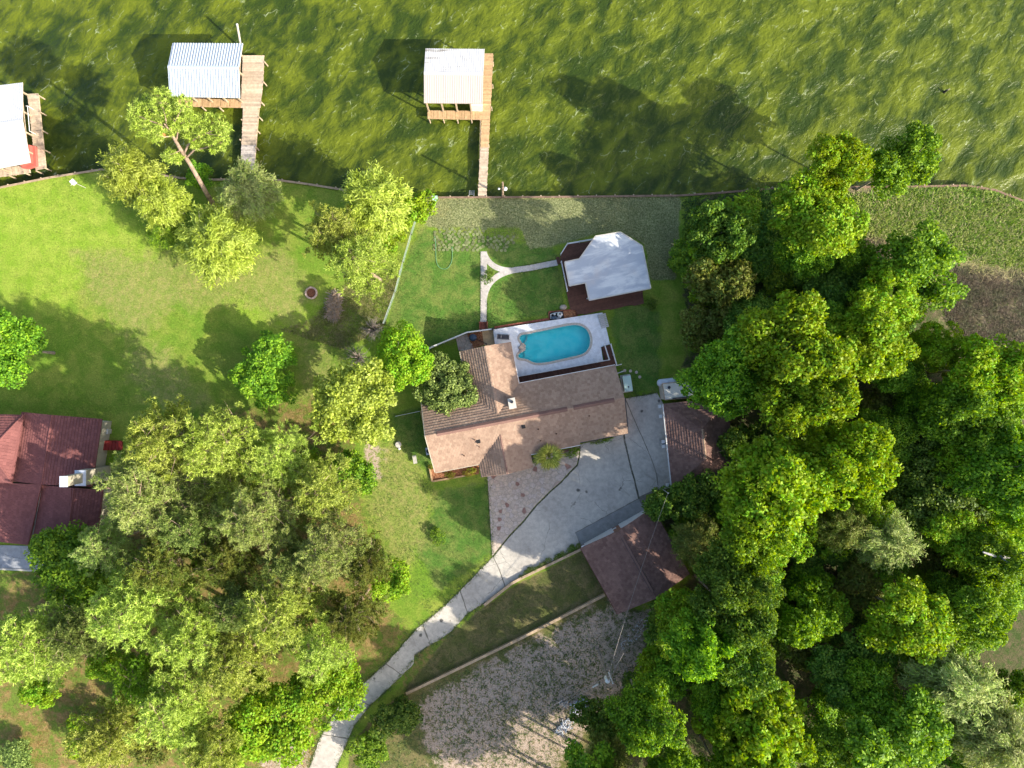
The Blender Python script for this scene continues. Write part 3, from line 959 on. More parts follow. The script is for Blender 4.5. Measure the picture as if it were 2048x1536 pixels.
MB().prism(W([(57, 290), (70, 292), (73, 331), (55, 337), (42, 335), (58, 322)], 0.5), DZ + 0.01, 0.55).build('red_bench', M['salmon'], dk3)
MB().prism(W([(56, 290), (60, 290), (62, 325), (40, 331), (40, 328), (57, 322)], 1.0), 0.553, 1.1).build('bench_back', M['salmon'], dk3)
br_ = empty('boat_rack', (*XY(54, 232), WATER_Z - 1), 0, 'white metal boat lift frame in the left boathouse', 'boat lift')
MB().path([P(55, 212, 1.2), P(56, 225, 1.2), P(59, 262, 1.2)], [0.05, 0.05, 0.05]).build('rail', M['white'], br_)
MB().path([P(52, 212, 1.2), P(55, 212, 1.2)], [0.05, 0.05]).build('rail', M['white'], br_)
for x, y in ((55, 212), (59, 262)):
    a = P(x, y, 1.2); MB().tube((a.x, a.y, WATER_Z - 1), a, 0.05, 0.05).build('leg', M['white'], br_)

# ------------------------------------------------------------------ the main house
HA = R(10.8)
house = empty('brick_house', (0, 0, 0), HA, 'long brown shingle roofed house beside the pool', 'house')
SL = 0.567
ZE, ZR = 3.2, 5.6
VU, VR, VL = -0.13, -4.36, -9.35
ZL = ZR - SL * (VR - VL)
U0, U1 = -11.85, 13.5
WC, WH, WV = -2.45, 3.3, 5.35      # pool wing: centre, half width, end
WZ = ZE + SL * WH
WJ = VR + (ZR - WZ) / SL
GC, GH, GV = -2.7, 3.35, -11.1     # entrance gable
GZ = ZL + SL * GH
GJ = VR - (ZR - GZ) / SL
def zu(v): return ZR - SL * (v - VR)      # upper slope
def zl(v): return ZR - SL * (VR - v)      # lower slope
up_l = [(U0, VU, ZE), (WC - WH, VU, ZE), (WC, WJ, WZ), (WC, VR, ZR), (U0, VR, ZR)]
up_r = [(WC + WH, VU, ZE), (U1, VU, ZE), (U1, VR, ZR), (WC, VR, ZR), (WC, WJ, WZ)]
lo_l = [(U0, VL, ZL), (GC - GH, VL, ZL), (GC, GJ, GZ), (GC, VR, ZR), (U0, VR, ZR)]
lo_r = [(GC + GH, VL, ZL), (7.2, VL, ZL), (7.2, VR, ZR), (GC, VR, ZR), (GC, GJ, GZ)]
VL2 = -9.02
lo_r2 = [(7.2, VL2, zl(VL2)), (U1, VL2, zl(VL2)), (U1, VR, ZR), (7.2, VR, ZR)]
w_l = [(WC - WH, VU, ZE), (WC - WH, WV, ZE), (WC, WV, WZ), (WC, WJ, WZ)]
w_r = [(WC + WH, VU, ZE), (WC + WH, WV, ZE), (WC, WV, WZ), (WC, WJ, WZ)]
g_l = [(GC - GH, VL, ZL), (GC - GH, GV, ZL), (GC, GV, GZ), (GC, GJ, GZ)]
g_r = [(GC + GH, VL, ZL), (GC + GH, GV, ZL), (GC, GV, GZ), (GC, GJ, GZ)]
rb = MB()
for q in (up_l, up_r, lo_l, lo_r, lo_r2, w_l, w_r, g_l, g_r):
    rb.slab(q, 0.14)
roof = local(rb, 'roof', M['shingle_tan'], house)
ex = (1, 0, 0); ey = (0, 1, 0)
shingles(roof, [(up_l, ex), (up_r, ex), (lo_l, ex), (lo_r, ex), (lo_r2, ex), (w_l, ey), (w_r, ey), (g_l, ey), (g_r, ey)], M['shingle_tan'], 0.38, 0.37, 4)
# ridge vent with a raised slot, ridge caps
def ridge_cap(parent, a, b, mat, w=0.2, lift=0.05, sl=SL):
    a = Vector(a); b = Vector(b); d = (b - a).normalized()
    side = Vector((-d.y, d.x, 0))
    mb = MB()
    n = max(2, int((b - a).length / 0.45))
    for i in range(n):
        p = a.lerp(b, i / n); q = a.lerp(b, (i + 0.98) / n)
        for s in (-1, 1):
            e = side * w * s; dz = Vector((0, 0, -w * sl))
            mb.slab([p + Vector((0, 0, lift)), q + Vector((0, 0, lift + 0.012)), q + e + dz + Vector((0, 0, lift + 0.012)), p + e + dz + Vector((0, 0, lift))], 0.02)
    return local(mb, 'ridge_cap', mat, parent)
ridge_cap(roof, (U0, VR, ZR), (U1, VR, ZR), M['shingle_tan'])
ridge_cap(roof, (WC, WJ, WZ), (WC, WV, WZ), M['shingle_tan'])
ridge_cap(roof, (GC, GV, GZ), (GC, GJ, GZ), M['shingle_brown'])
for a, b in ((-10.4, 6.2), (7.0, 12.2)):
    mb = MB()
    for s in (-1, 1):
        e = Vector((0, 0.30 * s, -0.30 * SL))
        mb.slab([Vector((a, VR, ZR + 0.16)), Vector((b, VR, ZR + 0.16)), Vector((b, VR, ZR + 0.16)) + e, Vector((a, VR, ZR + 0.16)) + e], 0.03)
        mb.box(((a + b) / 2, VR + 0.27 * s, ZR - 0.30 * SL + 0.10), (b - a, 0.02, 0.11))
    local(mb, 'ridge_vent', M['shingle_brown'], roof)
# walls and gable ends
wl = MB()
I = 0.5
zt = ZL - 0.16
fp = [(U0 + I, VL + I), (GC - GH + I, VL + I), (GC - GH + I, GV + I + 0.6), (GC + GH - I, GV + I + 0.6), (GC + GH - I, VL + I), (U1 - I, VL2 + I),
      (U1 - I, VU - I), (WC + WH - I, VU - I), (WC + WH - I, WV - I), (WC - WH + I, WV - I), (WC - WH + I, VU - I), (U0 + I, VU - I)]
wl.prism(fp, -0.1, zt)
def gable(mb, pts, d):
    n = len(pts); V = [tuple(p) for p in pts] + [(p[0] + d[0], p[1] + d[1], p[2]) for p in pts]
    mb.add(V, [tuple(range(n)), tuple(range(2 * n - 1, n - 1, -1))] + [(i, n + i, n + (i + 1) % n, (i + 1) % n) for i in range(n)])
for uu, dd in ((U0 + I, 0.15), (U1 - I - 0.15, 0.15)):
    gable(wl, [(uu, VL + I, zt), (uu, VU - I, zt), (uu, VU - I, zu(VU - I) - 0.2), (uu, VR, ZR - 0.2), (uu, VL + I, zl(VL + I) - 0.2)], (dd, 0, 0))
gable(wl, [(WC - WH + I, WV - I - 0.15, zt), (WC + WH - I, WV - I - 0.15, zt), (WC + WH - I, WV - I - 0.15, ZE + SL * I - 0.2), (WC, WV - I - 0.15, WZ - 0.2), (WC - WH + I, WV - I - 0.15, ZE + SL * I - 0.2)], (0, 0.15, 0))
gable(wl, [(GC - GH + I, GV + I + 0.6, zt), (GC + GH - I, GV + I + 0.6, zt), (GC, GV + I + 0.6, GZ - 0.2)], (0, 0.15, 0))
wall = local(wl, 'wall', M['wallbrick'], house)
def window(parent, c, w, h, axis, out):
    """axis 'u' wall runs along local x, facing out (+1/-1 along y); 'v' the other way"""
    s = (w, 0.1, h) if axis == 'u' else (0.1, w, h)
    fr = MB().box(c, s)
    f = local(fr, 'window', M['white'], parent)
    s2 = (w - 0.16, 0.11, h - 0.16) if axis == 'u' else (0.11, w - 0.16, h - 0.16)
    c2 = (c[0], c[1] + 0.02 * out, c[2]) if axis == 'u' else (c[0] + 0.02 * out, c[1], c[2])
    local(MB().box(c2, s2), 'pane', M['glass'], f)
for u in (-10, -7.6): window(house, (u, VL + I - 0.03, 1.5), 1.3, 1.2, 'u', -1)
for u in (2.3, 4.6): window(house, (u, VL + I + 0.04 + 0.02, 1.5), 1.3, 1.2, 'u', -1)
for u in (3.0, 6.0, 9.0, 11.5): window(house, (u, VU - I + 0.03, 1.6), 1.8, 1.5, 'u', 1)
for v in (1.5, 3.4): window(house, (WC + WH - I + 0.03, v, 1.5), 1.3, 1.6, 'v', 1)
window(house, (WC, WV - I + 0.03, 1.6), 2.2, 1.6, 'u', 1)
dr = local(MB().box((GC, GV + I + 0.57, 1.05), (1.1, 0.1, 2.1)), 'door', M['redpaint'], house)
local(MB().box((GC + 0.4, GV + I + 0.50, 1.0), (0.05, 0.06, 0.14)), 'handle', M['steel'], dr)
gd = local(MB().box((9.8, VL2 + I + 0.0, 1.15), (4.9, 0.1, 2.3)), 'garage_door', M['offwhite'], house)
# porch posts under the entrance gable
for du in (-GH + 0.3, GH - 0.3):
    local(MB().box((GC + du, GV + 0.35, zt / 2 + 0.05), (0.18, 0.18, zt - 0.05)), 'post', M['white'], house)
# pale drip edge and gutters along the eaves
def drip(parent, a, b, mat, w=0.1):
    a = Vector(a); b = Vector(b); d = b - a
    mb = MB()
    q = d.to_track_quat('X', 'Z').to_matrix()
    V = []
    for e in (0, 1):
        for y, z in ((-w / 2, -0.08), (w / 2, -0.08), (w / 2, 0.055), (-w / 2, 0.055)):
            V.append(a + d * e + q @ Vector((0, y, z)))
    mb.add(V, [(3, 2, 1, 0), (4, 5, 6, 7), (0, 1, 5, 4), (1, 2, 6, 5), (2, 3, 7, 6), (3, 0, 4, 7)])
    local(mb, 'drip_edge', mat, parent)
drip(roof, (WC + WH + 0.05, VU + 0.07, ZE), (U1, VU + 0.07, ZE), M['white'])
drip(roof, (WC + WH + 0.07, VU + 0.1, ZE), (WC + WH + 0.07, WV, ZE), M['white'])
drip(roof, (WC - WH - 0.07, VU, ZE), (WC - WH - 0.07, WV, ZE), M['cream'])
drip(roof, (U0, VL - 0.07, ZL), (GC - GH, VL - 0.07, ZL), M['cream'])
drip(roof, (GC + GH, VL - 0.07, ZL), (7.2, VL - 0.07, ZL), M['white'])
drip(roof, (7.25, VL2 - 0.07, zl(VL2)), (U1, VL2 - 0.07, zl(VL2)), M['dark_metal'])
drip(roof, (GC - GH - 0.07, VL, ZL), (GC - GH - 0.07, GV, ZL), M['dark_metal'])
drip(roof, (U0 - 0.07, VL, ZL), (U0 - 0.07, VR, ZR), M['cream'])
drip(roof, (U0 - 0.07, VR, ZR), (U0 - 0.07, VU, ZE), M['cream'])
drip(roof, (U1 + 0.07, VL2, zl(VL2)), (U1 + 0.07, VR, ZR), M['dark_metal'])
# chimney
ch = local(MB().box((-0.44, -2.35, 5.4), (0.75, 1.15, 2.6)), 'chimney', M['cream'], house)
local(MB().box((-0.44, -2.35, 6.745), (0.92, 1.32, 0.09)), 'chimney_cap', M['offwhite'], ch)
local(MB().tube((-0.44, -2.15, 6.79), (-0.44, -2.15, 7.1), 0.2, 0.2, 10), 'flue', M['dark_metal'], ch)
# vents and pipes through the lower slope
inv = wmat(house).inverted()
for i, (x, y) in enumerate([(949.7, 879.5), (957, 883), (958, 894), (927, 912.5), (1047, 853), (1076.5, 858), (1113, 868), (1178, 831), (1081.6, 882)]):
    p = inv @ P(x, y, 4.6)
    z = zl(p.y)
    if i in (1, 4):
        local(MB().box((p.x, p.y, z + 0.12), (0.45, 0.45, 0.25)), 'roof_vent', M['blackpipe'], house)
    else:
        local(MB().lathe((p.x, p.y, z - 0.05), [(0.16, 0.0), (0.09, 0.12), (0.06, 0.13), (0.06, 0.5)], 8), 'vent_pipe', M['deckbrown'], house)

# ------------------------------------------------------------------ pool terrace
DECK = [(986, 659), (1098, 641.5), (1128, 637), (1205, 625), (1220, 688), (1202, 694), (1206, 721), (1216, 719.5), (1034, 753.5), (1022, 686), (990, 690)]
deck_w = W(DECK, PZ)
cop_w = offset_closed(pool_w, 0.32)
def holed(outer, hole, z0, z1, name, mat, parent=None):
    a = [Vector((x, y, z1)) for x, y in outer]; b = [Vector((x, y, z1)) for x, y in hole]
    tri = tessellate_polygon([a, b])
    V = a + b
    mb = MB()
    Fc = []
    for t in tri:
        p, q, r = (V[i] for i in t)
        Fc.append(tuple(t) if (q - p).cross(r - p).z > 0 else (t[0], t[2], t[1]))
    mb.add(V, Fc)
    for ring in (outer, hole):
        n = len(ring)
        mb.add([(x, y, z1) for x, y in ring] + [(x, y, z0) for x, y in ring], [(i, (i + 1) % n, n + (i + 1) % n, n + i) for i in range(n)])
    return mb.build(name, mat, parent)
tag(holed(deck_w, cop_w, -0.1, PZ, 'pool_deck', M['pooldeck']), kind='structure')
pool = empty('swimming_pool', (*XY(1110, 690), -1.4), 0, 'turquoise swimming pool with stone coping beside the house', 'pool')
holed(cop_w, pool_w, -0.1, PZ + 0.03, 'coping', M['coping'], pool)
# basin: sloping floor, shallow shelf on the left
mb = MB()
n = len(pool_w)
cxp = sum(p[0] for p in pool_w) / n; cyp = sum(p[1] for p in pool_w) / n
def depth(x): return -0.25 - 0.75 * max(0.0, min(1.0, (x - 2.2) / 3.0))
rings = []
for k, (s, f) in enumerate(((1.0, 0), (0.97, 0.55), (0.9, 0.9), (0.7, 1.0), (0.35, 1.0))):
    rings.append([(cxp + (x - cxp) * s, cyp + (y - cyp) * s, PZ + 0.02 + (depth(x) - PZ) * f) for x, y in pool_w])
V = [p for r_ in rings for p in r_] + [(cxp, cyp, -1.0)]
Fc = []
for k in range(len(rings) - 1):
    for i in range(n):
        Fc.append((k * n + i, k * n + (i + 1) % n, (k + 1) * n + (i + 1) % n, (k + 1) * n + i))
c0 = len(V) - 1
for i in range(n): Fc.append(((len(rings) - 1) * n + i, (len(rings) - 1) * n + (i + 1) % n, c0))
mb.add(V, Fc)
t = NT('pool_plaster')
po = t.pos()
c = t.mix(t.mrange(t.noise(po, 0.8, 4), 0.35, 0.65), (0.22, 0.84, 0.86), (0.42, 0.90, 0.90))
pl_mat = t.done(t.pbsdf(c, 0.8, 0.1))
mb.build('basin', pl_mat, pool, True)
t = NT('pool_water')
po = t.pos()
h = t.math('ADD', t.noise(po, 1.6, 4, 0.6, 0.6), t.math('MULTIPLY', t.noise(po, 6, 3), 0.3))
nb = t.bump(h, 0.35, 0.12)
fr = t.n('ShaderNodeFresnel'); fr.inputs[0].default_value = 1.33; t.put(fr.inputs[1], nb)
tp = t.n('ShaderNodeBsdfTransparent'); tp.inputs[0].default_value = (0.56, 0.985, 1.0, 1)
gl = t.n('ShaderNodeBsdfGlossy'); gl.inputs['Roughness'].default_value = 0.06; t.put(gl.inputs['Normal'], nb)
mx = t.n('ShaderNodeMixShader'); t.put(mx.inputs[0], fr.outputs[0])
t.t.links.new(tp.outputs[0], mx.inputs[1]); t.t.links.new(gl.outputs[0], mx.inputs[2])
wmat_pool = t.done(mx.outputs[0])
mb = MB(); mb.add([(x, y, PZ - 0.08) for x, y in offset_closed(pool_w, -0.005)], [tuple(range(n))])
w_ = mb.build('water_surface', wmat_pool, pool)
if w_.data.polygons[0].normal.z < 0: w_.data.flip_normals()
for (x, y), rr, zz in (((1043, 676), 0.8, 0.30), ((1041, 711), 0.6, 0.30)):
    c_ = P(x, y, 0)
    ring = [(c_.x + rr * math.cos(k * math.pi / 8), c_.y + rr * math.sin(k * math.pi / 8)) for k in range(16)]
    ring = [q for q in ring if pip(np.array([q[0]]), np.array([q[1]]), offset_closed(pool_w, -0.03))[0]]
    if len(ring) > 3: MB().prism(ring, -1.0, zz).build('step', M['white'], pool)
# rock ledge on the house side of the pool
rl = empty('rock_ledge', (*XY(1044, 695, PZ), PZ), 0, 'pale rock ledge where a small waterfall enters the pool', 'rocks')
for i in range(11):
    x = 1039 + random.random() * 9; y = 688 + random.random() * 14
    p = P(x, y, PZ)
    me = None
    mbr = MB().lathe((p.x, p.y, PZ - 0.02), [(0.22, 0), (0.28, 0.1), (0.2, 0.22), (0.06, 0.27)], 7)
    mbr.v = [(a + random.uniform(-.05, .05), b + random.uniform(-.05, .05), c_ + random.uniform(-.02, .02) * (c_ > PZ)) for a, b, c_ in mbr.v]
    mbr.build('rock', M['stone'], rl)

# steps at the far corner of the terrace
st = empty('concrete_steps', (*XY(1203, 640), 0), 0, 'short flight of grey steps at the top right corner of the pool terrace', 'steps')
a = Vector((*XY(1202.5, 641, PZ), 0)); dirv = Vector((*XY(1211, 655, PZ), 0)) - Vector((*XY(1203, 628, PZ), 0))
dl = dirv.length; dirv.normalize(); an = math.atan2(dirv.y, dirv.x)
s0 = Vector((*XY(1202.5, 628.5, PZ), 0))
for i in range(8):
    c = s0 + dirv * (i + 0.5) * dl / 8
    piece('tread', st, (c.x, c.y, PZ + 0.012 + 0.035 * (8 - i) / 2 - 0.01), (dl / 8 - 0.05, 1.05, 0.04 + 0.035 * (8 - i)), an, M['tread'])

# wooden walkway between the terrace and the house
wk = empty('wooden_walkway', (*XY(1130, 745), 0), 0, 'brown plank walkway between pool terrace and house', 'walkway')
planks(wk, XY(1037, 767, 0.4), XY(1231, 732, 0.4), XY(1035, 753, 0.4), XY(1218, 719.6, 0.4), 0.40, M['deckbrown'], 0.24)
planks(wk, XY(1203, 694.5, 0.4), XY(1210, 720, 0.4), XY(1220, 690, 0.4), XY(1230, 717, 0.4), 0.405, M['deckbrown'], 0.24)
MB().prism(W([(1036, 767), (1231, 732), (1234, 728), (1220, 690), (1203, 694.5), (1210, 719), (1036, 752)], 0.3), -0.08, 0.30).build('frame', M['deckbrown'], wk)
for i in range(3):
    c = P(1040 + i * 3.2, 763 - i * 0.5, 0.4)
    piece('tread', wk, (c.x, c.y, 0.43 + 0.09 * i), (0.2, 0.9, 0.04), HA, M['deckbrown'])

def railing(label, pts, z0, h=0.95, mat=None, rails=(1.0, 0.55), step=1.7, pr=0.06, cat='railing', name='railing'):
    w = [P(x, y, z0) for x, y in pts]
    o = empty(name, w[0], 0, label, cat)
    mat = mat or M['white']
    for a, b in zip(w[:-1], w[1:]):
        d = b - a; an = math.atan2(d.y, d.x); L = d.length
        n = max(1, round(L / step))
        for i in range(n + 1):
            q = a.lerp(b, i / n)
            piece('post', o, (q.x, q.y, z0 + h / 2 + 0.03), (pr * 2, pr * 2, h + 0.06), an, mat)
        for r in rails:
            c = (a + b) / 2
            piece('rail', o, (c.x, c.y, z0 + h * r - 0.04), (L - 0.05, 0.09, 0.06), an, mat)
    return o
railing('long white railing between pool terrace and brown walkway', [(1036, 753), (1127, 737), (1217, 720)], 0.56)
railing('short white railing beside the sunken steps of the terrace', [(1208, 691), (1217, 719)], 0.42)
railing('white railing on the outer side of the walkway end', [(1220, 689), (1232, 731)], 0.42)
for i, (a, b) in enumerate((((1229, 732), (1240.5, 729)), ((1233, 747), (1244, 743)))):
    railing(('upper', 'lower')[i] + ' of the two short white handrails at the house corner', [a, b], 0.03, 0.85, step=0.9)

# brick kerb and mulch strip at the pool terrace edge, brick steps
bk = empty('brick_edging', (*XY(1045, 650), 0), 0, 'red brick edging along the lawn side of the pool terrace', 'brick edging')
e0 = Vector((*XY(989, 655, 0.3), 0)); e1 = Vector((*XY(1097, 638, 0.3), 0))
n = 36
for i in range(n):
    c = e0.lerp(e1, (i + 0.5) / n); an = math.atan2((e1 - e0).y, (e1 - e0).x)
    piece('brick', bk, (c.x, c.y, 0.14 + random.uniform(-.01, .01)), ((e1 - e0).length / n - 0.02, 0.3, 0.36), an, M['brickred'])
bs = empty('brick_steps', (*XY(967, 651), 0), 0, 'red brick steps from the garden path up to the terrace', 'steps')
for i in range(4):
    for j in range(4):
        c = P(962 + j * 3.1, 645.5 + i * 3.9, 0.1 + 0.1 * i)
        piece('brick', bs, (c.x, c.y, (0.12 + 0.11 * i) / 2), (0.2, 0.25, 0.12 + 0.11 * i), 0.02, M['brickred'])
for x in (959.6, 974.5):
    a = P(x, 643, 0.3); b = P(x, 659, 0.3)
    piece('side_wall', bs, (a.x, (a.y + b.y) / 2, 0.27), (0.14, abs(a.y - b.y), 0.62), 0.02, M['brickred'])

# stone corner beside the wing: flagstones, mulch bed, tan patio
tag(MB().prism(W([(912, 676), (934, 668), (950, 700), (940, 702), (917, 701)]), -0.05, 0.03).build('patio_bed', M['mortar']), kind='structure')
tag(MB().prism(W([(933, 668), (964, 662.5), (968, 690), (946, 697)]), -0.05, 0.045).build('mulch_bed', M['mulch']), kind='structure')
tag(MB().prism(W([(964, 662.5), (987, 659.5), (990, 690), (968, 690)]), -0.05, 0.06).build('tan_patio', simple('tan_patio', (0.52, 0.38, 0.22), 0.9, 0.1, 0, 0.25, 2.0)), kind='structure')

def clip_half(poly, p, n):
    """keep the side where (q-p).n <= 0"""
    out = []
    for i in range(len(poly)):
        a = poly[i]; b = poly[(i + 1) % len(poly)]
        da = (a[0] - p[0]) * n[0] + (a[1] - p[1]) * n[1]
        db = (b[0] - p[0]) * n[0] + (b[1] - p[1]) * n[1]
        if da <= 0: out.append(a)
        if da * db < 0:
            t = da / (da - db)
            out.append((a[0] + (b[0] - a[0]) * t, a[1] + (b[1] - a[1]) * t))
    return out

def flagstones(region, n, seed, parent, z, gap=0.05, mat=None, relax=6, drop=0.0):
    rg = np.random.default_rng(seed)
    pts = sample_in(region, n, rg)
    for _ in range(relax):                      # push points apart
        for i in range(n):
            d = pts - pts[i]; r = np.hypot(d[:, 0], d[:, 1]); r[i] = 9e9
            j = r.argmin()
            q = pts[i] - d[j] / r[j] * 0.12
            if pip(np.array([q[0]]), np.array([q[1]]), region)[0]: pts[i] = q
    for i in range(n):
        if rg.random() < drop: continue
        poly = [tuple(p) for p in region]
        d = pts - pts[i]; r = np.hypot(d[:, 0], d[:, 1])
        for j in np.argsort(r)[1:22]:
            nn = d[j] / r[j]
            m = pts[i] + d[j] / 2 - nn * gap / 2 * rg.uniform(0.6, 1.6)
            poly = clip_half(poly, m, nn)
            if len(poly) < 3: break
        if len(poly) < 3: continue
        cx_ = sum(p[0] for p in poly) / len(poly); cy_ = sum(p[1] for p in poly) / len(poly)
        sh = []
        for k in range(len(poly)):              # soften the corners a little
            a = poly[k]; b = poly[(k + 1) % len(poly)]
            if math.hypot(a[0] - b[0], a[1] - b[1]) > 0.1:
                sh += [(a[0] * .86 + b[0] * .14, a[1] * .86 + b[1] * .14), (a[0] * .14 + b[0] * .86, a[1] * .14 + b[1] * .86)]
            else: sh.append(a)
        mb = MB().prism([(cx_ + (x - cx_) * 0.97 - cx_, cy_ + (y - cy_) * 0.97 - cy_) for x, y in sh], 0, 0.05)
        me = mb.mesh('flagstone')
        o = link('flagstone', me, parent, mat or M['flag'])
        o.location = (cx_ - parent.location.x, cy_ - parent.location.y, z - 0.05 + rg.uniform(-0.008, 0.008) - parent.location.z)
side = bpy.data.objects['patio_bed']
flagstones(W([(912, 676), (934, 668), (950, 700), (940, 702), (917, 701)]), 26, 5, side, 0.055, 0.12)

# ------------------------------------------------------------------ front court: flagstone paving and concrete drive
CRACK = [(986, 1113), (1020, 1071), (1050, 1040), (1072, 1012), (1100, 984), (1122, 965), (1140, 945), (1155, 930), (1159, 912), (1160, 890)]
court = [(975, 953), (1015, 948), (1066, 936), (1068, 912), (1110, 903), (1160, 886)]
patio_poly = W([(975, 953), (1014, 944), (1062, 935), (1064, 915), (1110, 905), (1159, 893)] + [(x - 1.5, y - 1) for x, y in CRACK[::-1][1:]])
pt = MB().prism(patio_poly, -0.06, 0.02).build('patio', M['mortar'])
tag(pt, kind='structure')
flagstones(patio_poly, 210, 11, pt, 0.05, 0.045)
court_left = empty('x', (0, 0, 0)) if False else None
dw = MB().prism(W([(x, y) for x, y in CRACK] + [(1250, 864), (1249, 797), (1314, 786), (1327, 808), (1343, 975), (1292, 990), (1290, 1022), (1162, 1093), (1042, 1155), (969, 1206), (936, 1226), (904, 1262), (830, 1310),
                 (782, 1372), (740, 1411), (708, 1452), (696, 1479), (672, 1537), (655, 1640), (600, 1640), (618, 1537), (638, 1481), (656, 1448), (680, 1407), (724, 1370), (793, 1305), (834, 1257), (885, 1216), (933, 1168)]), -0.06, 0.012).build('driveway', simple('joint_soil', (0.22, 0.20, 0.165), 0.95, 0.1, 0, 0.3, 3.0))
tag(dw, kind='structure')
def slab_piece(pts, z=0.03, mat=None, jit=0.0, name='concrete_slab'):
    w = W(pts)
    if jit:
        r = []
        for i in range(len(w)):
            a = Vector(w[i]); b = Vector(w[(i + 1) % len(w)])
            k = max(1, int((b - a).length / 0.5))
            nrm_ = Vector((-(b - a).y, (b - a).x)).normalized()
            for j in range(k):
                q = a.lerp(b, j / k)
                if j: q = q + nrm_ * random.uniform(-jit, jit)
                r.append((q.x, q.y))
        w = r
    cx_ = sum(p[0] for p in w) / len(w); cy_ = sum(p[1] for p in w) / len(w)
    mb = MB().prism([(x - cx_, y - cy_) for x, y in w], -0.05, z)
    o = link(name, mb.mesh(name), dw, mat or M['concrete'])
    o.location = (cx_, cy_, 0)
    return o
J = 0.045
slab_piece([(x + 1.2, y + 1) for x, y in CRACK[:-1]] + [(1161, 889), (1246, 868), (1247, 880), (1252, 900), (1259, 930), (1266, 955), (1276, 997), (1150, 1065), (1161, 1091), (1042, 1154), (1012, 1174), (1000, 1140)], 0.032, None, J)
slab_piece([(1250, 866), (1250.5, 800), (1268, 840), (1286, 880), (1303, 921), (1312, 948), (1316, 976), (1279, 993), (1268, 950), (1262, 930), (1256, 905), (1250, 880)], 0.036, None, 0.03)
slab_piece([(1251.5, 797.5), (1314, 786), (1327, 808), (1343, 975), (1318, 979), (1314, 948), (1304.5, 920), (1287, 878), (1269, 838)], 0.033, None, 0.025)
slab_piece([(1151, 1066), (1277, 998), (1290, 1021), (1163, 1091)], 0.045, M['apron'])
slab_piece([(998, 1141), (1010, 1175), (969, 1205), (936, 1225), (921, 1181), (934, 1167), (986, 1114)], 0.034, None, J)
slab_piece([(919.5, 1182.5), (934.5, 1226.5), (904, 1261), (877, 1281), (861, 1287), (846, 1248), (885, 1216)], 0.030, None, J)
slab_piece([(844.5, 1249), (859.5, 1288), (842, 1300), (828, 1309), (827, 1327), (805, 1350), (773, 1327), (793, 1305), (834, 1257)], 0.034, None, 0.07)
slab_piece([(772, 1328.5), (804, 1351.5), (782, 1371), (740, 1410), (700, 1391), (724, 1370)], 0.031, None, J)
slab_piece([(698, 1392), (739, 1411.5), (708, 1451), (697, 1476), (645, 1468), (656, 1448), (680, 1407)], 0.033, None, 0.03)
slab_piece([(644.5, 1469.5), (696.5, 1478), (672, 1536), (655, 1638), (601, 1638), (619, 1536), (638, 1481)], 0.03, None, 0.03)

# garden path: Y-shaped concrete walk
def strip_poly(cl, w):
    L, Rr = [], []
    for i, p in enumerate(cl):
        a = Vector(cl[max(0, i - 1)]); b = Vector(cl[min(len(cl) - 1, i + 1)])
        t_ = (b - a).normalized(); n_ = Vector((-t_.y, t_.x))
        L.append((p[0] + n_.x * w / 2, p[1] + n_.y * w / 2)); Rr.append((p[0] - n_.x * w / 2, p[1] - n_.y * w / 2))
    return L + Rr[::-1]
def bez(p0, p1, p2, n=10):
    return [((1 - t_) ** 2 * p0[0] + 2 * (1 - t_) * t_ * p1[0] + t_ * t_ * p2[0], (1 - t_) ** 2 * p0[1] + 2 * (1 - t_) * t_ * p1[1] + t_ * t_ * p2[1]) for t_ in [i / n for i in range(n + 1)]]
walk = MB()
walk.prism(W(strip_poly([(967.5, 503), (967.5, 540), (967.5, 590), (967, 644)], 12.5)), -0.06, 0.030)
walk.prism(W(strip_poly(bez((968, 506), (980, 540), (1022, 541), 12), 11)), -0.06, 0.034)
walk.prism(W(strip_poly(bez((968.5, 595), (975, 550), (1030, 540), 14) + [(1060, 536), (1115, 525)], 11.5)), -0.06, 0.038)
tag(walk.build('path', M['pathcon']), kind='structure')

# ------------------------------------------------------------------ garden pavilion on its deck
PVZ = 3.2
PV = [(1190.8, 472.2), (1240.6, 464), (1284.5, 491.6), (1301.5, 576.5), (1178.5, 600.5), (1170.9, 565.4), (1138.6, 571.8), (1129.3, 523.8), (1158.6, 517.9)]
pv = empty('garden_pavilion', (*XY(1220, 535, PVZ), 0), 0, 'garden pavilion with angular pale blue grey flat roof', 'pavilion')
pw = [(p.x, p.y) for p in PL(PV, PVZ)]
MB().prism(pw, PVZ - 0.18, PVZ).build('roof', M['membrane'], pv)
def edge_strip(parent, ring, z0, z1, w, mat, name):
    for i in range(len(ring)):
        a = Vector((*ring[i], 0)); b = Vector((*ring[(i + 1) % len(ring)], 0)); d = b - a
        c = (a + b) / 2
        piece(name, parent, (c.x, c.y, (z0 + z1) / 2), (d.length - 0.02, w, z1 - z0), math.atan2(d.y, d.x), mat)
edge_strip(pv, pw, PVZ - 0.21, PVZ + 0.05, 0.13, M['offwhite'], 'fascia')
inner = offset_closed(pw, -0.55)
MB().prism(offset_closed(pw, -1.6), 0.36, PVZ - 0.185).build('wall', M['cream'], pv)
for x, y in inner:
    piece('post', pv, (x, y, (PVZ - 0.2) / 2 + 0.18), (0.14, 0.14, PVZ - 0.2 - 0.36), 0.2, M['white'])
dkp = empty('pavilion_deck', (*XY(1210, 545), 0), 0, 'brown plank deck under and around the pavilion', 'deck')
DKO = [(1134, 489), (1184, 480.5), (1238, 474), (1277, 498), (1290, 578), (1285, 584), (1288, 607), (1248, 613.5), (1155, 630), (1153, 621), (1141, 619), (1136, 600), (1133, 584), (1121, 524), (1120.5, 510)]
dkw = W(DKO, 0.3)
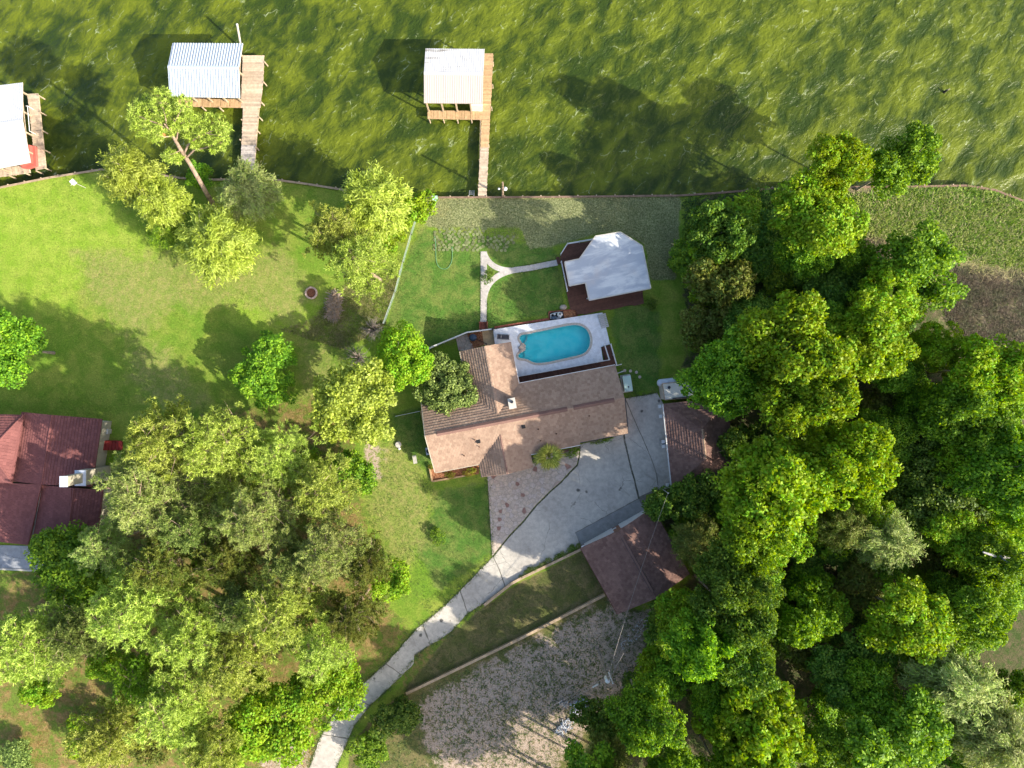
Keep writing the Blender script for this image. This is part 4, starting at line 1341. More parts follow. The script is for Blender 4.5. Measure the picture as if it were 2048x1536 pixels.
MB().prism(offset_closed(dkw, -0.06), -0.1, 0.29).build('frame', M['deckbrown'], dkp)
def deck_boards(parent, poly, ang, z, w, mat, name='plank'):
    ca, sa = math.cos(ang), math.sin(ang)
    q = [(x * ca + y * sa, -x * sa + y * ca) for x, y in poly]
    v0 = min(b for a, b in q); v1 = max(b for a, b in q)
    y = v0
    while y < v1 - 0.05:
        ym = y + w / 2; xs = []
        for i in range(len(q)):
            (ua, va), (ub, vb) = q[i], q[(i + 1) % len(q)]
            if (va - ym) * (vb - ym) < 0: xs.append(ua + (ub - ua) * (ym - va) / (vb - va))
        xs.sort()
        for a, b in zip(xs[::2], xs[1::2]):
            if b - a > 0.15:
                um = (a + b) / 2
                piece(name, parent, (um * ca - ym * sa, um * sa + ym * ca, z - 0.02 + random.uniform(-.004, .004)), (b - a, w - 0.015, 0.04), ang, mat)
        y += w
deck_boards(dkp, dkw, R(14), 0.335, 0.24, M['deckbrown'])
railing('white railing along the angled upper left edge of the pavilion deck', [(1121, 510), (1134, 489.5), (1183, 481)], 0.34)
railing('straight white railing on the left side of the pavilion', [(1122, 525), (1134, 583)], 0.34)
sp = empty('deck_step', (*XY(1117, 520), 0), 0, 'small red brown step where the path meets the pavilion deck', 'step')
for i in range(3):
    a = P(1114.5 + i * 2.2, 521.5 - i * 0.4, 0.1)
    piece('tread', sp, (a.x, a.y, 0.06 + 0.05 * i), (0.14, 0.95, 0.12 + 0.1 * i), R(14), M['deckbrown'])

# ------------------------------------------------------------------ detached garage at the end of the drive
def gable_building(name, label, A, B, C, D, ze, sl, mat, wallm, ov=0.45, cat='garage', tab=0.40, course=0.34, vent=True):
    """A-B front eave edge (gable side), ridge from mid AB to mid DC"""
    A, B, C, D = (P(x, y, ze) for x, y in (A, B, C, D))
    c = (A + B + C + D) / 4
    hw = (B - A).length / 2
    an = math.atan2((B - A).y, (B - A).x)
    hl = ((D - A).length + (C - B).length) / 4
    o = empty(name, (c.x, c.y, 0), an, label, cat)
    zr = ze + sl * hw
    l = [(-hw, hl, ze), (-hw, -hl, ze), (0, -hl, zr), (0, hl, zr)]
    r = [(hw, hl, ze), (hw, -hl, ze), (0, -hl, zr), (0, hl, zr)]
    rb = MB().slab(l, 0.14).slab(r, 0.14)
    rf = local(rb, 'roof', mat, o)
    shingles(rf, [(l, (0, 1, 0)), (r, (0, 1, 0))], mat, tab, course, 8)
    ridge_cap(rf, (0, -hl, zr), (0, hl, zr), mat, 0.2, 0.05, sl)
    if vent:
        for s in (-1, 1):
            mb = MB()
            mb.box((0.17 * s, 0, zr + 0.03), (0.05, hl * 1.6, 0.14))
            local(mb, 'ridge_vent', M['dark_metal'], rf)
        local(MB().box((0, 0, zr + 0.115), (0.30, hl * 1.6 - 0.02, 0.03)), 'ridge_vent', mat, rf)
    w = MB().prism([(-hw + ov, -hl + ov), (hw - ov, -hl + ov), (hw - ov, hl - ov), (-hw + ov, hl - ov)], -0.1, ze - 0.15)
    for y in (-hl + ov, hl - ov - 0.15):
        gable(w, [(-hw + ov, y, ze - 0.15), (hw - ov, y, ze - 0.15), (hw - ov, y, ze - 0.16 + sl * ov), (0, y, zr - 0.2), (-hw + ov, y, ze - 0.16 + sl * ov)], (0, 0.15, 0))
    local(w, 'wall', wallm, o)
    return o, hw, hl, zr
gar, ghw, ghl, gzr = gable_building('detached_garage', 'detached square garage with maroon brown shingle roof beside the drive', (1161, 1096), (1304.4, 1016), (1379, 1145), (1235, 1231), 2.7, 0.33, M['shingle_brown'], M['wallbrick'])
for u in (-2.6, 2.6):
    gd = local(MB().box((u, ghl - 0.45 + 0.03, 1.1), (4.2, 0.08, 2.2)), 'garage_door', M['white'], gar)
    for k in range(1, 4):
        local(MB().box((u, ghl - 0.45 + 0.075, 0.55 * k), (4.1, 0.02, 0.04)), 'panel_line', M['offwhite'], gd)
for u in (-4.9, -0.3, 1.9):
    local(MB().box((u, ghl + 0.06, 2.66), (0.55, 0.12, 0.12)), 'gutter_bracket', M['white'], gar)
local(MB().box((2.6, -ghl - 0.06, 2.66), (1.0, 0.12, 0.10)), 'gutter_bracket', M['white'], gar)
for e in ((-ghw - 0.06, 0.09), (ghw + 0.06, 0.09)):
    local(MB().box((e[0], 0, 2.68), (e[1], ghl * 2, 0.12)), 'gutter', M['deckbrown'], gar)

# ------------------------------------------------------------------ hip-roofed workshop on the right
hz0, hzr = 3.0, 5.2
ha = [P(1327, 808, hz0), P(1344, 975, hz0)]
wd = (ha[1] - ha[0]); wl_ = wd.length; wang = math.atan2(-wd.x, wd.y) + math.pi
shop = empty('workshop', ((ha[0] + ha[1]) / 2).to_tuple()[:2] + (0,), wang, 'hip roofed brown workshop half hidden under the right wood', 'workshop')
hl2 = wl_ / 2; wW = 8.2
q = [(0, hl2, hz0), (0, -hl2, hz0), (wW, -hl2, hz0), (wW, hl2, hz0)]
rt, rbm = (wW / 2, hl2 - 3.5, hzr), (wW / 2, -hl2 + 3.5, hzr)
sl1 = [q[0], q[1], rbm, rt]; sl2 = [q[2], q[3], rt, rbm]; sl3 = [q[0], q[3], rt]; sl4 = [q[1], q[2], rbm]
rf = local(MB().slab(sl1, .14).slab(sl2, .14).slab(sl3, .14).slab(sl4, .14), 'roof', M['shingle_brown'], shop)
shingles(rf, [(sl1, ey), (sl2, ey), (sl3, ex), (sl4, ex)], M['shingle_brown'], 0.40, 0.34, 9)
ridge_cap(rf, rbm, rt, M['shingle_tan'], 0.2, 0.05, 0.5)
local(MB().prism([(0.55, -hl2 + .4), (wW - .4, -hl2 + .4), (wW - .4, hl2 - .4), (0.55, hl2 - .4)], -0.1, hz0 - 0.15), 'wall', M['white'], shop)
for i in range(6):
    y = -hl2 + (i + 0.5) * wl_ / 6
    local(MB().box((-0.08, y, hz0 - 0.02), (0.17, wl_ / 6 - 0.06, 0.14)), 'gutter', M['white'], shop)
for y, w_w in ((hl2 - 1.5, 0.9), (-0.6, 0.8), (-hl2 + 1.0, 0.9), (1.2, 0.7)):
    d_ = local(MB().box((0.52, y, 1.1), (0.12, w_w, 2.1)), 'door', M['white'], shop)
    local(MB().box((0.44, y + w_w * 0.36, 1.0), (0.05, 0.05, 0.14)), 'handle', M['steel'], d_)
for y in (-0.1, 0.5, hl2 - 0.3, -hl2 + 0.25, hl2 - 1.6):
    local(MB().box((-0.36, y, 2.2), (0.42, 0.42, 0.3)), 'wall_lamp', M['white'], shop)
wac = empty('window_air_conditioner', wmat(shop) @ Vector((-0.1, 0.2, 0)), wang, 'grey cooling unit on the workshop\'s white wall', 'air conditioner')
local(MB().box((0, 0, 0.55), (0.7, 0.7, 1.1)), 'cabinet', M['steel'], wac)
local(MB().lathe((0, 0, 1.1), [(0.28, 0), (0.28, 0.03), (0.1, 0.05)], 12), 'fan_guard', M['dark_metal'], wac)

# cream container beside the workshop, propane tank
ct = empty('storage_container', (*XY(1370, 783), 0), 0, 'cream topped storage container between propane tank and workshop', 'container')
cw = [(p.x, p.y) for p in PL([(1325, 768), (1420, 758), (1424, 791), (1329.5, 799)], 2.5)]
MB().prism(cw, 0.0, 2.42).build('body', M['offwhite'], ct)
MB().prism(offset_closed(cw, 0.07), 2.423, 2.52).build('roof', M['roof_shed'], ct)
edge_strip(ct, offset_closed(cw, 0.05), 2.45, 2.56, 0.09, M['straw'], 'roof_edge')
a = P(1338, 775, 2.5); MB().lathe((a.x, a.y, 2.52), [(0.2, 0), (0.2, 0.1), (0.12, 0.16)], 12).build('roof_vent', M['dark_metal'], ct)
e_ = [P(1345, 797, 2.6), P(1384, 793, 2.6)]
MB().box(((e_[0].x + e_[1].x) / 2, (e_[0].y + e_[1].y) / 2, 2.60), ((e_[1] - e_[0]).length, 0.14, 0.1), 0.1).build('gutter', M['dark_metal'], ct)
tk = empty('propane_tank', (*XY(1333, 764.5, 0.8), 0), 0.10, 'white propane tank lying behind the cream container', 'propane tank')
prof = [(0.05, -1.28), (0.3, -1.2), (0.46, -1.02), (0.5, -0.85), (0.5, 0.85), (0.46, 1.02), (0.3, 1.2), (0.05, 1.28)]
mb = MB().lathe((0, 0, 0), prof, 16)
mb.v = [(z, y, x + 0.85) for x, y, z in mb.v]
local(mb, 'shell', M['tank'], tk, True)
local(MB().lathe((0.1, 0, 1.33), [(0.16, 0), (0.16, 0.16), (0.1, 0.2)], 12), 'valve_cover', M['tank'], tk)
for x in (-0.7, 0.7): local(MB().box((x, 0, 0.2), (0.15, 0.8, 0.4)), 'leg', M['tread'], tk)

# ------------------------------------------------------------------ retaining walls along the lower drive
def timber_wall(label, pts, h, th=0.34):
    w = [P(x, y, h) for x, y in pts]
    o = empty('retaining_wall', (w[0].x, w[0].y, 0), 0, label, 'wall')
    for a, b in zip(w[:-1], w[1:]):
        d = b - a; an = math.atan2(d.y, d.x); L = d.length
        n = max(1, round(L / 2.4))
        for i in range(n):
            c = a.lerp(b, (i + 0.5) / n)
            piece('wall_section', o, (c.x, c.y, h / 2 - 0.08), (L / n - 0.01, th - 0.08, h + 0.06), an, M['timber'])
            piece('coping_plank', o, (c.x, c.y, h - 0.02), (L / n - 0.015, th, 0.05), an, M['timber'])
    return o
timber_wall('short bent tan retaining wall beside the drive', [(1164, 1098), (1040, 1158), (1022, 1168), (968, 1211)], 0.45)
timber_wall('long straight tan retaining wall below the garage', [(1210, 1190), (1040, 1278), (812, 1388)], 0.55)

# ------------------------------------------------------------------ the neighbour's house at the left edge
nb_ = empty('brick_house', (*XY(100, 960), 0), 0, 'neighbour\'s house with dark maroon shingle roof at the left edge', 'house')
NM = M['shingle_maroon']
def Q(px, py, z):
    return wmat(nb_).inverted() @ P(px, py, z)
e1 = [Q(43, 824, 3.6), Q(104, 830, 4.4), Q(83, 969, 4.4), Q(18, 962, 3.6)]
e2 = [Q(104, 830, 4.4), Q(204, 838, 3.0), Q(184, 974, 3.0), Q(83, 969, 4.4)]
e3 = [Q(-80, 962, 3.4), Q(83, 969, 4.3), Q(57, 1090, 4.2), Q(-80, 1075, 3.3)]
e4 = [Q(84, 970, 3.6), Q(148, 976, 4.5), Q(130, 1112, 4.5), Q(60, 1105, 3.6)]
e5 = [Q(148, 976, 4.5), Q(206, 980, 3.3), Q(190, 1116, 3.3), Q(130, 1112, 4.5)]
def quad_z(pts):
    """flatten a hand-read quad onto the plane of its first three corners"""
    a, b, c, d = pts
    n = (b - a).cross(c - a)
    d = Vector((d.x, d.y, a.z - (n.x * (d.x - a.x) + n.y * (d.y - a.y)) / n.z))
    return [a, b, c, d]
slopes = [quad_z(e) for e in (e1, e2, e3, e4, e5)]
mb = MB()
for s in slopes: mb.slab(s, 0.16)
hipz = 4.7
hp = [Q(-95, 826, hipz), Q(47, 829.6, hipz), Q(24, 966, hipz), Q(-110, 960, hipz)]
r1 = Q(-20, 900, 7.0); r2 = Q(-60, 898, 7.0)
r2.z = r1.z
hs = [[hp[0], hp[1], r1, r2], [hp[1], hp[2], r1], [hp[2], hp[3], r2, r1], [hp[3], hp[0], r2]]
hs2 = []
for s in hs: hs2.append(quad_z(s) if False else s)
for s in hs2: mb.slab(s, 0.16)
rfn = local(mb, 'roof', NM, nb_)
vdir = (Q(83, 969, 4.4) - Q(104, 830, 4.4)).normalized()
shingles(rfn, [(s, vdir) for s in slopes] + [(hs2[0], ex), (hs2[1], vdir), (hs2[2], ex), (hs2[3], vdir)], NM, 0.42, 0.36, 21)
def cap_line(parent, a, b, mat, name='ridge_cap', r=0.1):
    return local(MB().tube(a + Vector((0, 0, 0.05)), b + Vector((0, 0, 0.05)), r, r, 6), name, mat, parent)
cap_line(rfn, Q(104, 830, 4.40), Q(83, 969, 4.40), NM)
cap_line(rfn, Q(148, 977, 4.5), Q(130, 1112, 4.5), NM)
cap_line(rfn, Q(84, 970, 3.62), Q(60, 1105, 3.62), M['steel'], 'flashing', 0.05)
cap_line(rfn, hp[1], r1, NM); cap_line(rfn, hp[2], r1, NM)
mb = MB()
inv_n = wmat(nb_).inverted()
def fpw(pts, z): return [tuple((inv_n @ P(x, y, z))[:2]) for x, y in pts]
mb.prism(fpw([(40, 832), (196, 845), (178, 966), (20, 960)], 3.0), -0.1, 2.9)
mb.prism(fpw([(-80, 966), (76, 972), (54, 1080), (-80, 1070)], 3.3), -0.1, 3.2)
mb.prism(fpw([(90, 976), (200, 986), (184, 1108), (68, 1098)], 3.3), -0.1, 3.2)
mb.prism(fpw([(-90, 845), (30, 848), (8, 950), (-100, 944)], 4.5), -0.1, 4.5)
local(mb, 'wall', M['cream'], nb_)
# tall cream chimney seen leaning over the roof
cx0 = P(221, 945, 0).x
yb = [P(0, 931, 3).y, P(0, 959, 3).y]
cyc = P(220, 945, 0).y
chn = local(MB().box(inv_n @ Vector((cx0 - 0.62, cyc, 2.6)), (1.3, 1.85, 5.4)), 'chimney', M['cream'], nb_)
local(MB().box(inv_n @ Vector((cx0 - 0.62, cyc, 5.36)), (1.4, 1.95, 0.1)), 'chimney_shoulder', M['tank'], chn)
local(MB().box(inv_n @ Vector((cx0 - 0.70, cyc, 6.9)), (0.8, 1.2, 3.0)), 'chimney_stack', M['cream'], chn)
local(MB().box(inv_n @ Vector((cx0 - 0.70, cyc, 8.44)), (0.95, 1.32, 0.12)), 'chimney_cap', M['tank'], chn)
local(MB().box(inv_n @ Vector((cx0 + 0.04, cyc - 0.1, 1.2)), (0.06, 0.35, 0.25)), 'clean_out_door', M['dark_metal'], chn)
ns = empty('red_deck_steps', (*XY(222, 890), 0), 0, 'dark red painted steps at the neighbour\'s side door', 'steps')
for i in range(6):
    a = P(206 + i * 6.8, 891, 1.0 - 0.15 * i)
    piece('tread', ns, (a.x, a.y, (1.0 - 0.16 * i) / 2), (0.44, 1.25, 1.0 - 0.16 * i), -0.06, M['redpaint'])
piece('landing', ns, (*XY(202, 868, 1.0), 0.5), (0.8, 2.2, 1.0), -0.06, M['redpaint'])
nu = empty('air_conditioner', (*XY(216, 862), 0), -0.06, 'white outdoor unit beside the red steps of the neighbour\'s house', 'air conditioner')
local(MB().box((0, 0, 0.4), (0.95, 0.6, 0.8)), 'cabinet', M['offwhite'], nu)
local(MB().box((0, 0, 0.82), (1.0, 0.65, 0.04)), 'lid', M['white'], nu)
tag(MB().prism(W([(192, 899), (213, 899), (205, 976), (180, 974)]), -0.05, 0.05).build('side_walk', M['pathcon']), kind='structure')
tag(MB().prism(W([(-150, 1086), (62, 1092), (130, 1116), (96, 1141), (-150, 1128)]), -0.05, 0.03).build('parking_slab', M['slabgrey']), kind='structure')
tag(MB().prism(W([(-150, 1128), (96, 1140.5), (96, 1144), (-150, 1132)]), -0.05, 0.12).build('kerb', M['offwhite']), kind='structure')

# ------------------------------------------------------------------ poles, wires, fences
up = P(1216, 1357, 9.2)
pole = empty('utility_pole', (up.x, up.y, 0), 0, 'utility pole with white transformer can above the bare dirt slope', 'utility pole')
local(MB().tube((0, 0, -0.3), (0, 0, 9.6), 0.15, 0.1, 10), 'pole', M['bark_grey'], pole)
local(MB().lathe((-0.02, -0.32, 8.2), [(0.26, 0), (0.32, 0.05), (0.32, 0.95), (0.24, 1.05), (0.07, 1.1)], 12), 'transformer', M['white'], pole)
ca_ = [P(1217, 1344, 9.3) - Vector((up.x, up.y, 0)), P(1226, 1367, 9.3) - Vector((up.x, up.y, 0))]
local(MB().tube(ca_[0], ca_[1], 0.07, 0.07, 6), 'crossarm', M['offwhite'], pole)
for t_ in (0.05, 0.5, 0.95):
    q = ca_[0].lerp(ca_[1], t_)
    local(MB().lathe((q.x, q.y, 9.36), [(0.05, 0), (0.07, 0.08), (0.03, 0.16)], 8), 'insulator', M['tank'], pole)
def wire(label, a, b, sag, r=0.018, n=14):
    o = empty('overhead_wire', a, 0, label, 'wire')
    pts = []
    for i in range(n + 1):
        t_ = i / n
        p = a.lerp(b, t_); p.z -= sag * 4 * t_ * (1 - t_)
        pts.append(p)
    MB().path(pts, [r] * (n + 1), 5).build('cable', M['wire'], o)
    return o
T = Vector((up.x, up.y, 0))
w1 = wire('upper of the twin overhead wires running down left from the utility pole', P(1217, 1352, 9.2), P(930, 1515, 8.6), 0.5)
w2 = wire('lower of the twin overhead wires running down left from the utility pole', P(1214, 1360, 9.2), P(934, 1522, 8.6), 0.5)
MB().tube(P(1185, 1374.5, 8.9), P(1196, 1368.5, 8.95), 0.12, 0.12, 8).build('splice_sleeve', M['offwhite'], w2)
wire('service wire crossing over the garage roof', P(1218, 1346, 9.2), P(1336, 986, 6.6), 0.8, 0.022, 24)
wire('short overhead wire running right into the wood from the utility pole', P(1222, 1352, 9.3), P(1248, 1306, 9.2), 0.1)
mst = empty('service_mast', (*XY(1336, 986, 6.6), 0), 0, 'thin grey service mast at the lower corner of the workshop', 'mast')
m0 = P(1336, 986, 6.6)
MB().tube((m0.x, m0.y, 0), (m0.x, m0.y, 6.75), 0.05, 0.05, 8).build('pipe', M['steel'], mst)
MB().lathe((m0.x, m0.y, 6.72), [(0.09, 0), (0.11, 0.1), (0.04, 0.18)], 8).build('weather_head', M['steel'], mst)

lp = P(1005, 393, 0)
lamp = empty('lamp_pole', (lp.x, lp.y, -1.0), 0, 'tall brown pole with white floodlights on the bulkhead right of the dock', 'lamp pole')
local(MB().tube((0, 0, 0), (0.1, 0.1, 7.0), 0.17, 0.12, 9), 'pole', M['bark_pine'], lamp)
local(MB().tube((-0.45, 0.05, 4.4), (0.45, 0.05, 4.4), 0.05, 0.05, 6), 'arm', M['bark_pine'], lamp)
local(MB().lathe((0.40, 0.05, 4.25), [(0.08, 0), (0.26, 0.1), (0.26, 0.2), (0.1, 0.32)], 12), 'floodlight', M['white'], lamp)
local(MB().lathe((-0.42, 0.05, 4.3), [(0.06, 0), (0.14, 0.08), (0.14, 0.15), (0.06, 0.22)], 12), 'floodlight', M['white'], lamp)

bp = P(171, 375.5, 0)
bx_ = empty('nesting_box', (bp.x, bp.y, 0), R(40), 'white box on a thin pale pole on the lawn by the left shore', 'nest box')
local(MB().tube((0, 0, -0.1), (0, 0, 2.3), 0.035, 0.035, 6), 'pole', M['offwhite'], bx_)
local(MB().box((0, 0, 2.5), (0.52, 0.52, 0.42)), 'box', M['white'], bx_)
local(MB().box((0, 0, 2.725), (0.6, 0.6, 0.03)), 'roof', M['white'], bx_)
local(MB().tube((-0.26, 0, 2.35), (-0.6, 0, 2.35), 0.03, 0.03, 6), 'perch', M['offwhite'], bx_)

tb = P(872, 408, 0)
tbx = empty('power_pedestal', (tb.x, tb.y, 0), 0, 'teal box on a post beside the bulkhead left of the narrow dock', 'pedestal')
local(MB().tube((0, 0.4, -0.1), (0, 0.4, 0.9), 0.05, 0.05, 6), 'post', M['steel'], tbx)
local(MB().box((0, 0.4, 1.1), (0.6, 0.6, 0.5)), 'box', M['tealbox'], tbx)
local(MB().box((0, 0.4, 1.365), (0.66, 0.66, 0.03)), 'lid', M['teal'], tbx)

ldp = P(943, 392, 0)
ld = empty('swim_ladder', (ldp.x, ldp.y, WATER_Z - 0.8), 0, 'steel ladder down the bulkhead left of the narrow dock', 'ladder')
for x in (-0.32, 0.32):
    local(MB().path([(x, -0.2, 1.5), (x, 0.05, 1.9), (x, 0.9, 1.2), (x, 1.0, 0.2)], [0.04] * 4), 'side_rail', M['steel'], ld)
for k in range(4):
    y = 0.25 + 0.2 * k
    local(MB().tube((-0.32, y, 1.72 - 0.17 * k), (0.32, y, 1.72 - 0.17 * k), 0.03, 0.03), 'rung', M['steel'], ld)

sn = P(1888, 184, WATER_Z)
snag = empty('stump', (sn.x, sn.y, WATER_Z - 1.0), 0, 'small dark stump poking out of the lake at the upper right', 'stump')
local(MB().path([(0, 0, 0), (0.05, 0, 1.0), (0.12, 0.05, 1.5)], [0.22, 0.18, 0.12], 7), 'stump', M['blackpipe'], snag)
local(MB().path([(0.1, 0, 1.2), (0.5, 0.25, 1.5)], [0.08, 0.04], 6), 'branch', M['twig'], snag)
by = P(328, 270, WATER_Z)
bo = empty('buoy', (by.x, by.y, WATER_Z - 0.1), 0, 'small orange float on the water seen through the leaning pine', 'buoy')
local(MB().lathe((0, 0, 0), [(0.05, 0), (0.22, 0.12), (0.24, 0.3), (0.12, 0.5), (0.05, 0.6)], 10), 'float', M['orange'], bo)
local(MB().tube((0, 0, 0.6), (0, 0, 0.75), 0.04, 0.04, 6), 'handle', M['blackpipe'], bo)

def wire_fence(label, pts, h=1.2, step=2.6, mat=None):
    w = [P(x, y, 0) for x, y in pts]
    o = empty('wire_fence', w[0], 0, label, 'fence')
    mat = mat or M['mesh_green']
    mb = MB()
    for a, b in zip(w[:-1], w[1:]):
        L = (b - a).length; n = max(1, round(L / step))
        for i in range(n + 1):
            q = a.lerp(b, i / n)
            MB().tube((q.x, q.y, -0.1), (q.x, q.y, h + 0.05), 0.035, 0.035, 6).build('post', M['steel'], o)
        MB().tube((a.x, a.y, h), (b.x, b.y, h), 0.03, 0.03, 5).build('top_rail', M['steel'], o)
        k = int(L / 0.16)
        for i in range(k):
            p0 = a.lerp(b, i / k); p1 = a.lerp(b, min(1, (i + 4) / k))
            for s in (0, 1):
                mb.tube((p0.x, p0.y, 0.02 if s else h - 0.02), (p1.x, p1.y, h - 0.02 if s else 0.02), 0.008, 0.008, 3, False)
    m_ = mb.build('wire_mesh', mat, o)
    m_['kind'] = 'stuff'
    return o
wire_fence('green chain link fence between the lawns running down from the shore', [(846, 402), (824, 470), (808, 525), (792, 585), (769, 648)])
wire_fence('short low wire fence left of the house', [(793, 832), (841, 822)], 0.9, 1.6)
def board_fence(label, pts, h=1.15):
    w = [P(x, y, h) for x, y in pts]
    o = empty('board_fence', (w[0].x, w[0].y, 0), 0, label, 'fence')
    for a, b in zip(w[:-1], w[1:]):
        d = b - a; L = d.length; an = math.atan2(d.y, d.x); n = max(1, round(L / 2.0))
        for i in range(n):
            c = a.lerp(b, (i + 0.5) / n)
            piece('panel', o, (c.x, c.y, h / 2), (L / n - 0.02, 0.06, h - 0.1), an, M['white'])
            piece('cap_rail', o, (c.x, c.y, h - 0.02), (L / n - 0.01, 0.17, 0.06), an, M['white'])
            q = a.lerp(b, i / n)
            piece('post', o, (q.x, q.y, h / 2 + 0.02), (0.15, 0.15, h + 0.04), an, M['white'])
    return o
board_fence('white board fence running left from the pool terrace', [(984, 658), (934, 664.5), (863, 694), (826, 716)])
pst = P(985.5, 658.5, 0.6)
gp = empty('gate_post', (pst.x, pst.y, 0), 0, 'dark lamp topped gate post where the white fence meets the terrace', 'post')
local(MB().box((0.05, 0, 0.6), (0.24, 0.24, 1.25)), 'post', M['dark_metal'], gp)
local(MB().lathe((0.05, 0, 1.23), [(0.16, 0), (0.18, 0.1), (0.05, 0.25)], 8), 'cap', M['dark_metal'], gp)

# ------------------------------------------------------------------ things about the terrace and garden
lc = P(1006.5, 674, PZ)
lg = empty('sun_lounger', (lc.x, lc.y, PZ), R(-3), 'dark sling sun lounger on the white terrace above the wing', 'sun lounger')
local(MB().box((0.25, 0, 0.32), (1.05, 0.5, 0.04)), 'seat', M['charcoal'], lg)
bk_ = MB().box((0, 0, 0), (0.62, 0.5, 0.04))
ca, sa = math.cos(R(35)), math.sin(R(35))
bk_.v = [(-0.28 - (0.31 - x) * ca, y, 0.33 + (0.31 - x) * sa + z) for x, y, z in bk_.v]
local(bk_, 'backrest', M['charcoal'], lg)
for y in (-0.3, 0.3):
    local(MB().path([(0.85, y, 0.3), (-0.28, y, 0.32), (-0.80, y, 0.69)], [0.035] * 3), 'frame_rail', M['dark_metal'], lg)
    for x in (-0.5, 0.7): local(MB().tube((x, y, 0), (x, y, 0.32), 0.03, 0.03), 'leg', M['dark_metal'], lg)
for x, z in ((-0.82, 0.7), (-0.3, 0.34), (0.85, 0.3)):
    local(MB().tube((x, -0.3, z), (x, 0.3, z), 0.03, 0.03), 'crossbar', M['white'], lg)

fbp = P(946, 675, 0.7)
fb = empty('fire_bowl', (fbp.x, fbp.y, 0), 0, 'round slate blue fire bowl standing in the mulch by the wing', 'fire bowl')
local(MB().lathe((0, 0, 0.35), [(0.12, 0), (0.4, 0.12), (0.5, 0.32), (0.5, 0.38), (0.3, 0.5), (0.06, 0.55)], 18), 'bowl', M['navy'], fb, True)
for k in range(3):
    t_ = k * 2.094
    local(MB().tube((0.35 * math.cos(t_), 0.35 * math.sin(t_), 0), (0.25 * math.cos(t_), 0.25 * math.sin(t_), 0.5), 0.03, 0.03), 'leg', M['dark_metal'], fb)
rp = P(960, 682, 0.1)
rk = empty('dark_bar', (rp.x, rp.y, 0.06), 0, 'thin dark bar lying beside the fire bowl', 'pole')  # thin dark bar with a short block at one end, on the mulch
q0 = P(952, 677.5, 0.1) - Vector((rp.x, rp.y, 0.1)); q1 = P(973, 688, 0.1) - Vector((rp.x, rp.y, 0.1))
local(MB().tube(q0 + Vector((0, 0, .03)), q1 + Vector((0, 0, .03)), 0.035, 0.035, 6), 'bar', M['dark_metal'], rk)
local(MB().box(q1 + Vector((0, 0, .03)), (0.1, 0.3, 0.05), 0.5), 'bar_end', M['dark_metal'], rk)

# pool machinery in its mulch bed
tag(MB().prism(W([(1098, 624), (1152, 619), (1154, 633), (1128, 637), (1099, 641)]), -0.05, 0.04).build('equipment_bed', M['mulch']), kind='structure')
bd = empty('bed_edging', (*XY(1125, 622), 0), 0, 'red timber edging around the pool equipment bed', 'edging')
for a, b in (((1097.5, 623.5), (1152.5, 618.5)), ((1097.5, 623.5), (1098.5, 641)), ((1152.5, 618.5), (1154.5, 632))):
    a = P(*a, 0.1); b = P(*b, 0.1); d = b - a; c = (a + b) / 2
    piece('board', bd, (c.x, c.y, 0.07), (d.length, 0.12, 0.22), math.atan2(d.y, d.x), M['brickred'])
eq = empty('pool_pump', (*XY(1113, 632), 0.04), R(8), 'pool filter and pump with white tank on a dark pad', 'pool pump')
local(MB().box((0, 0, 0.03), (1.9, 1.05, 0.06)), 'pad', M['blackpipe'], eq)
local(MB().lathe((0.4, 0.1, 0.06), [(0.3, 0), (0.33, 0.15), (0.33, 0.7), (0.22, 0.92), (0.08, 1.0), (0.08, 1.08)], 16), 'filter_tank', M['white'], eq, True)
local(MB().lathe((0.4, 0.1, 1.13), [(0.13, 0), (0.13, 0.05), (0.04, 0.09)], 12), 'valve', M['dark_metal'], eq)
mbp = MB().lathe((0, 0, 0), [(0.17, -0.35), (0.2, -0.25), (0.2, 0.2), (0.1, 0.35)], 12)
mbp.v = [(z - 0.35, y - 0.2, x + 0.3) for x, y, z in mbp.v]
local(mbp, 'pump_motor', M['navy'], eq, True)
local(MB().lathe((-0.25, 0.25, 0.06), [(0.16, 0), (0.16, 0.45), (0.08, 0.5)], 12), 'strainer', M['steel'], eq)
local(MB().path([(-0.8, -0.3, 0.15), (-0.75, 0.3, 0.2), (-0.2, 0.4, 0.35), (0.4, 0.4, 0.35)], [0.05] * 4), 'pipe', M['white'], eq)
local(MB().path([(-0.1, -0.3, 0.3), (0.4, -0.35, 0.3), (0.75, 0.0, 0.5), (0.75, 0.3, 0.3)], [0.05] * 4), 'pipe', M['tank'], eq)
bl = empty('boulder', (*XY(1126.5, 614.5), 0), 0, 'tan boulder beside the pavilion deck corner', 'boulder')
mbr = MB().lathe((0, 0, -0.05), [(0.36, 0), (0.44, 0.15), (0.36, 0.34), (0.15, 0.45)], 9)
mbr.v = [(x * 1.15 + random.uniform(-.05, .05), y * 0.85 + random.uniform(-.05, .05), z) for x, y, z in mbr.v]
local(mbr, 'stone', M['stone'], bl, True)

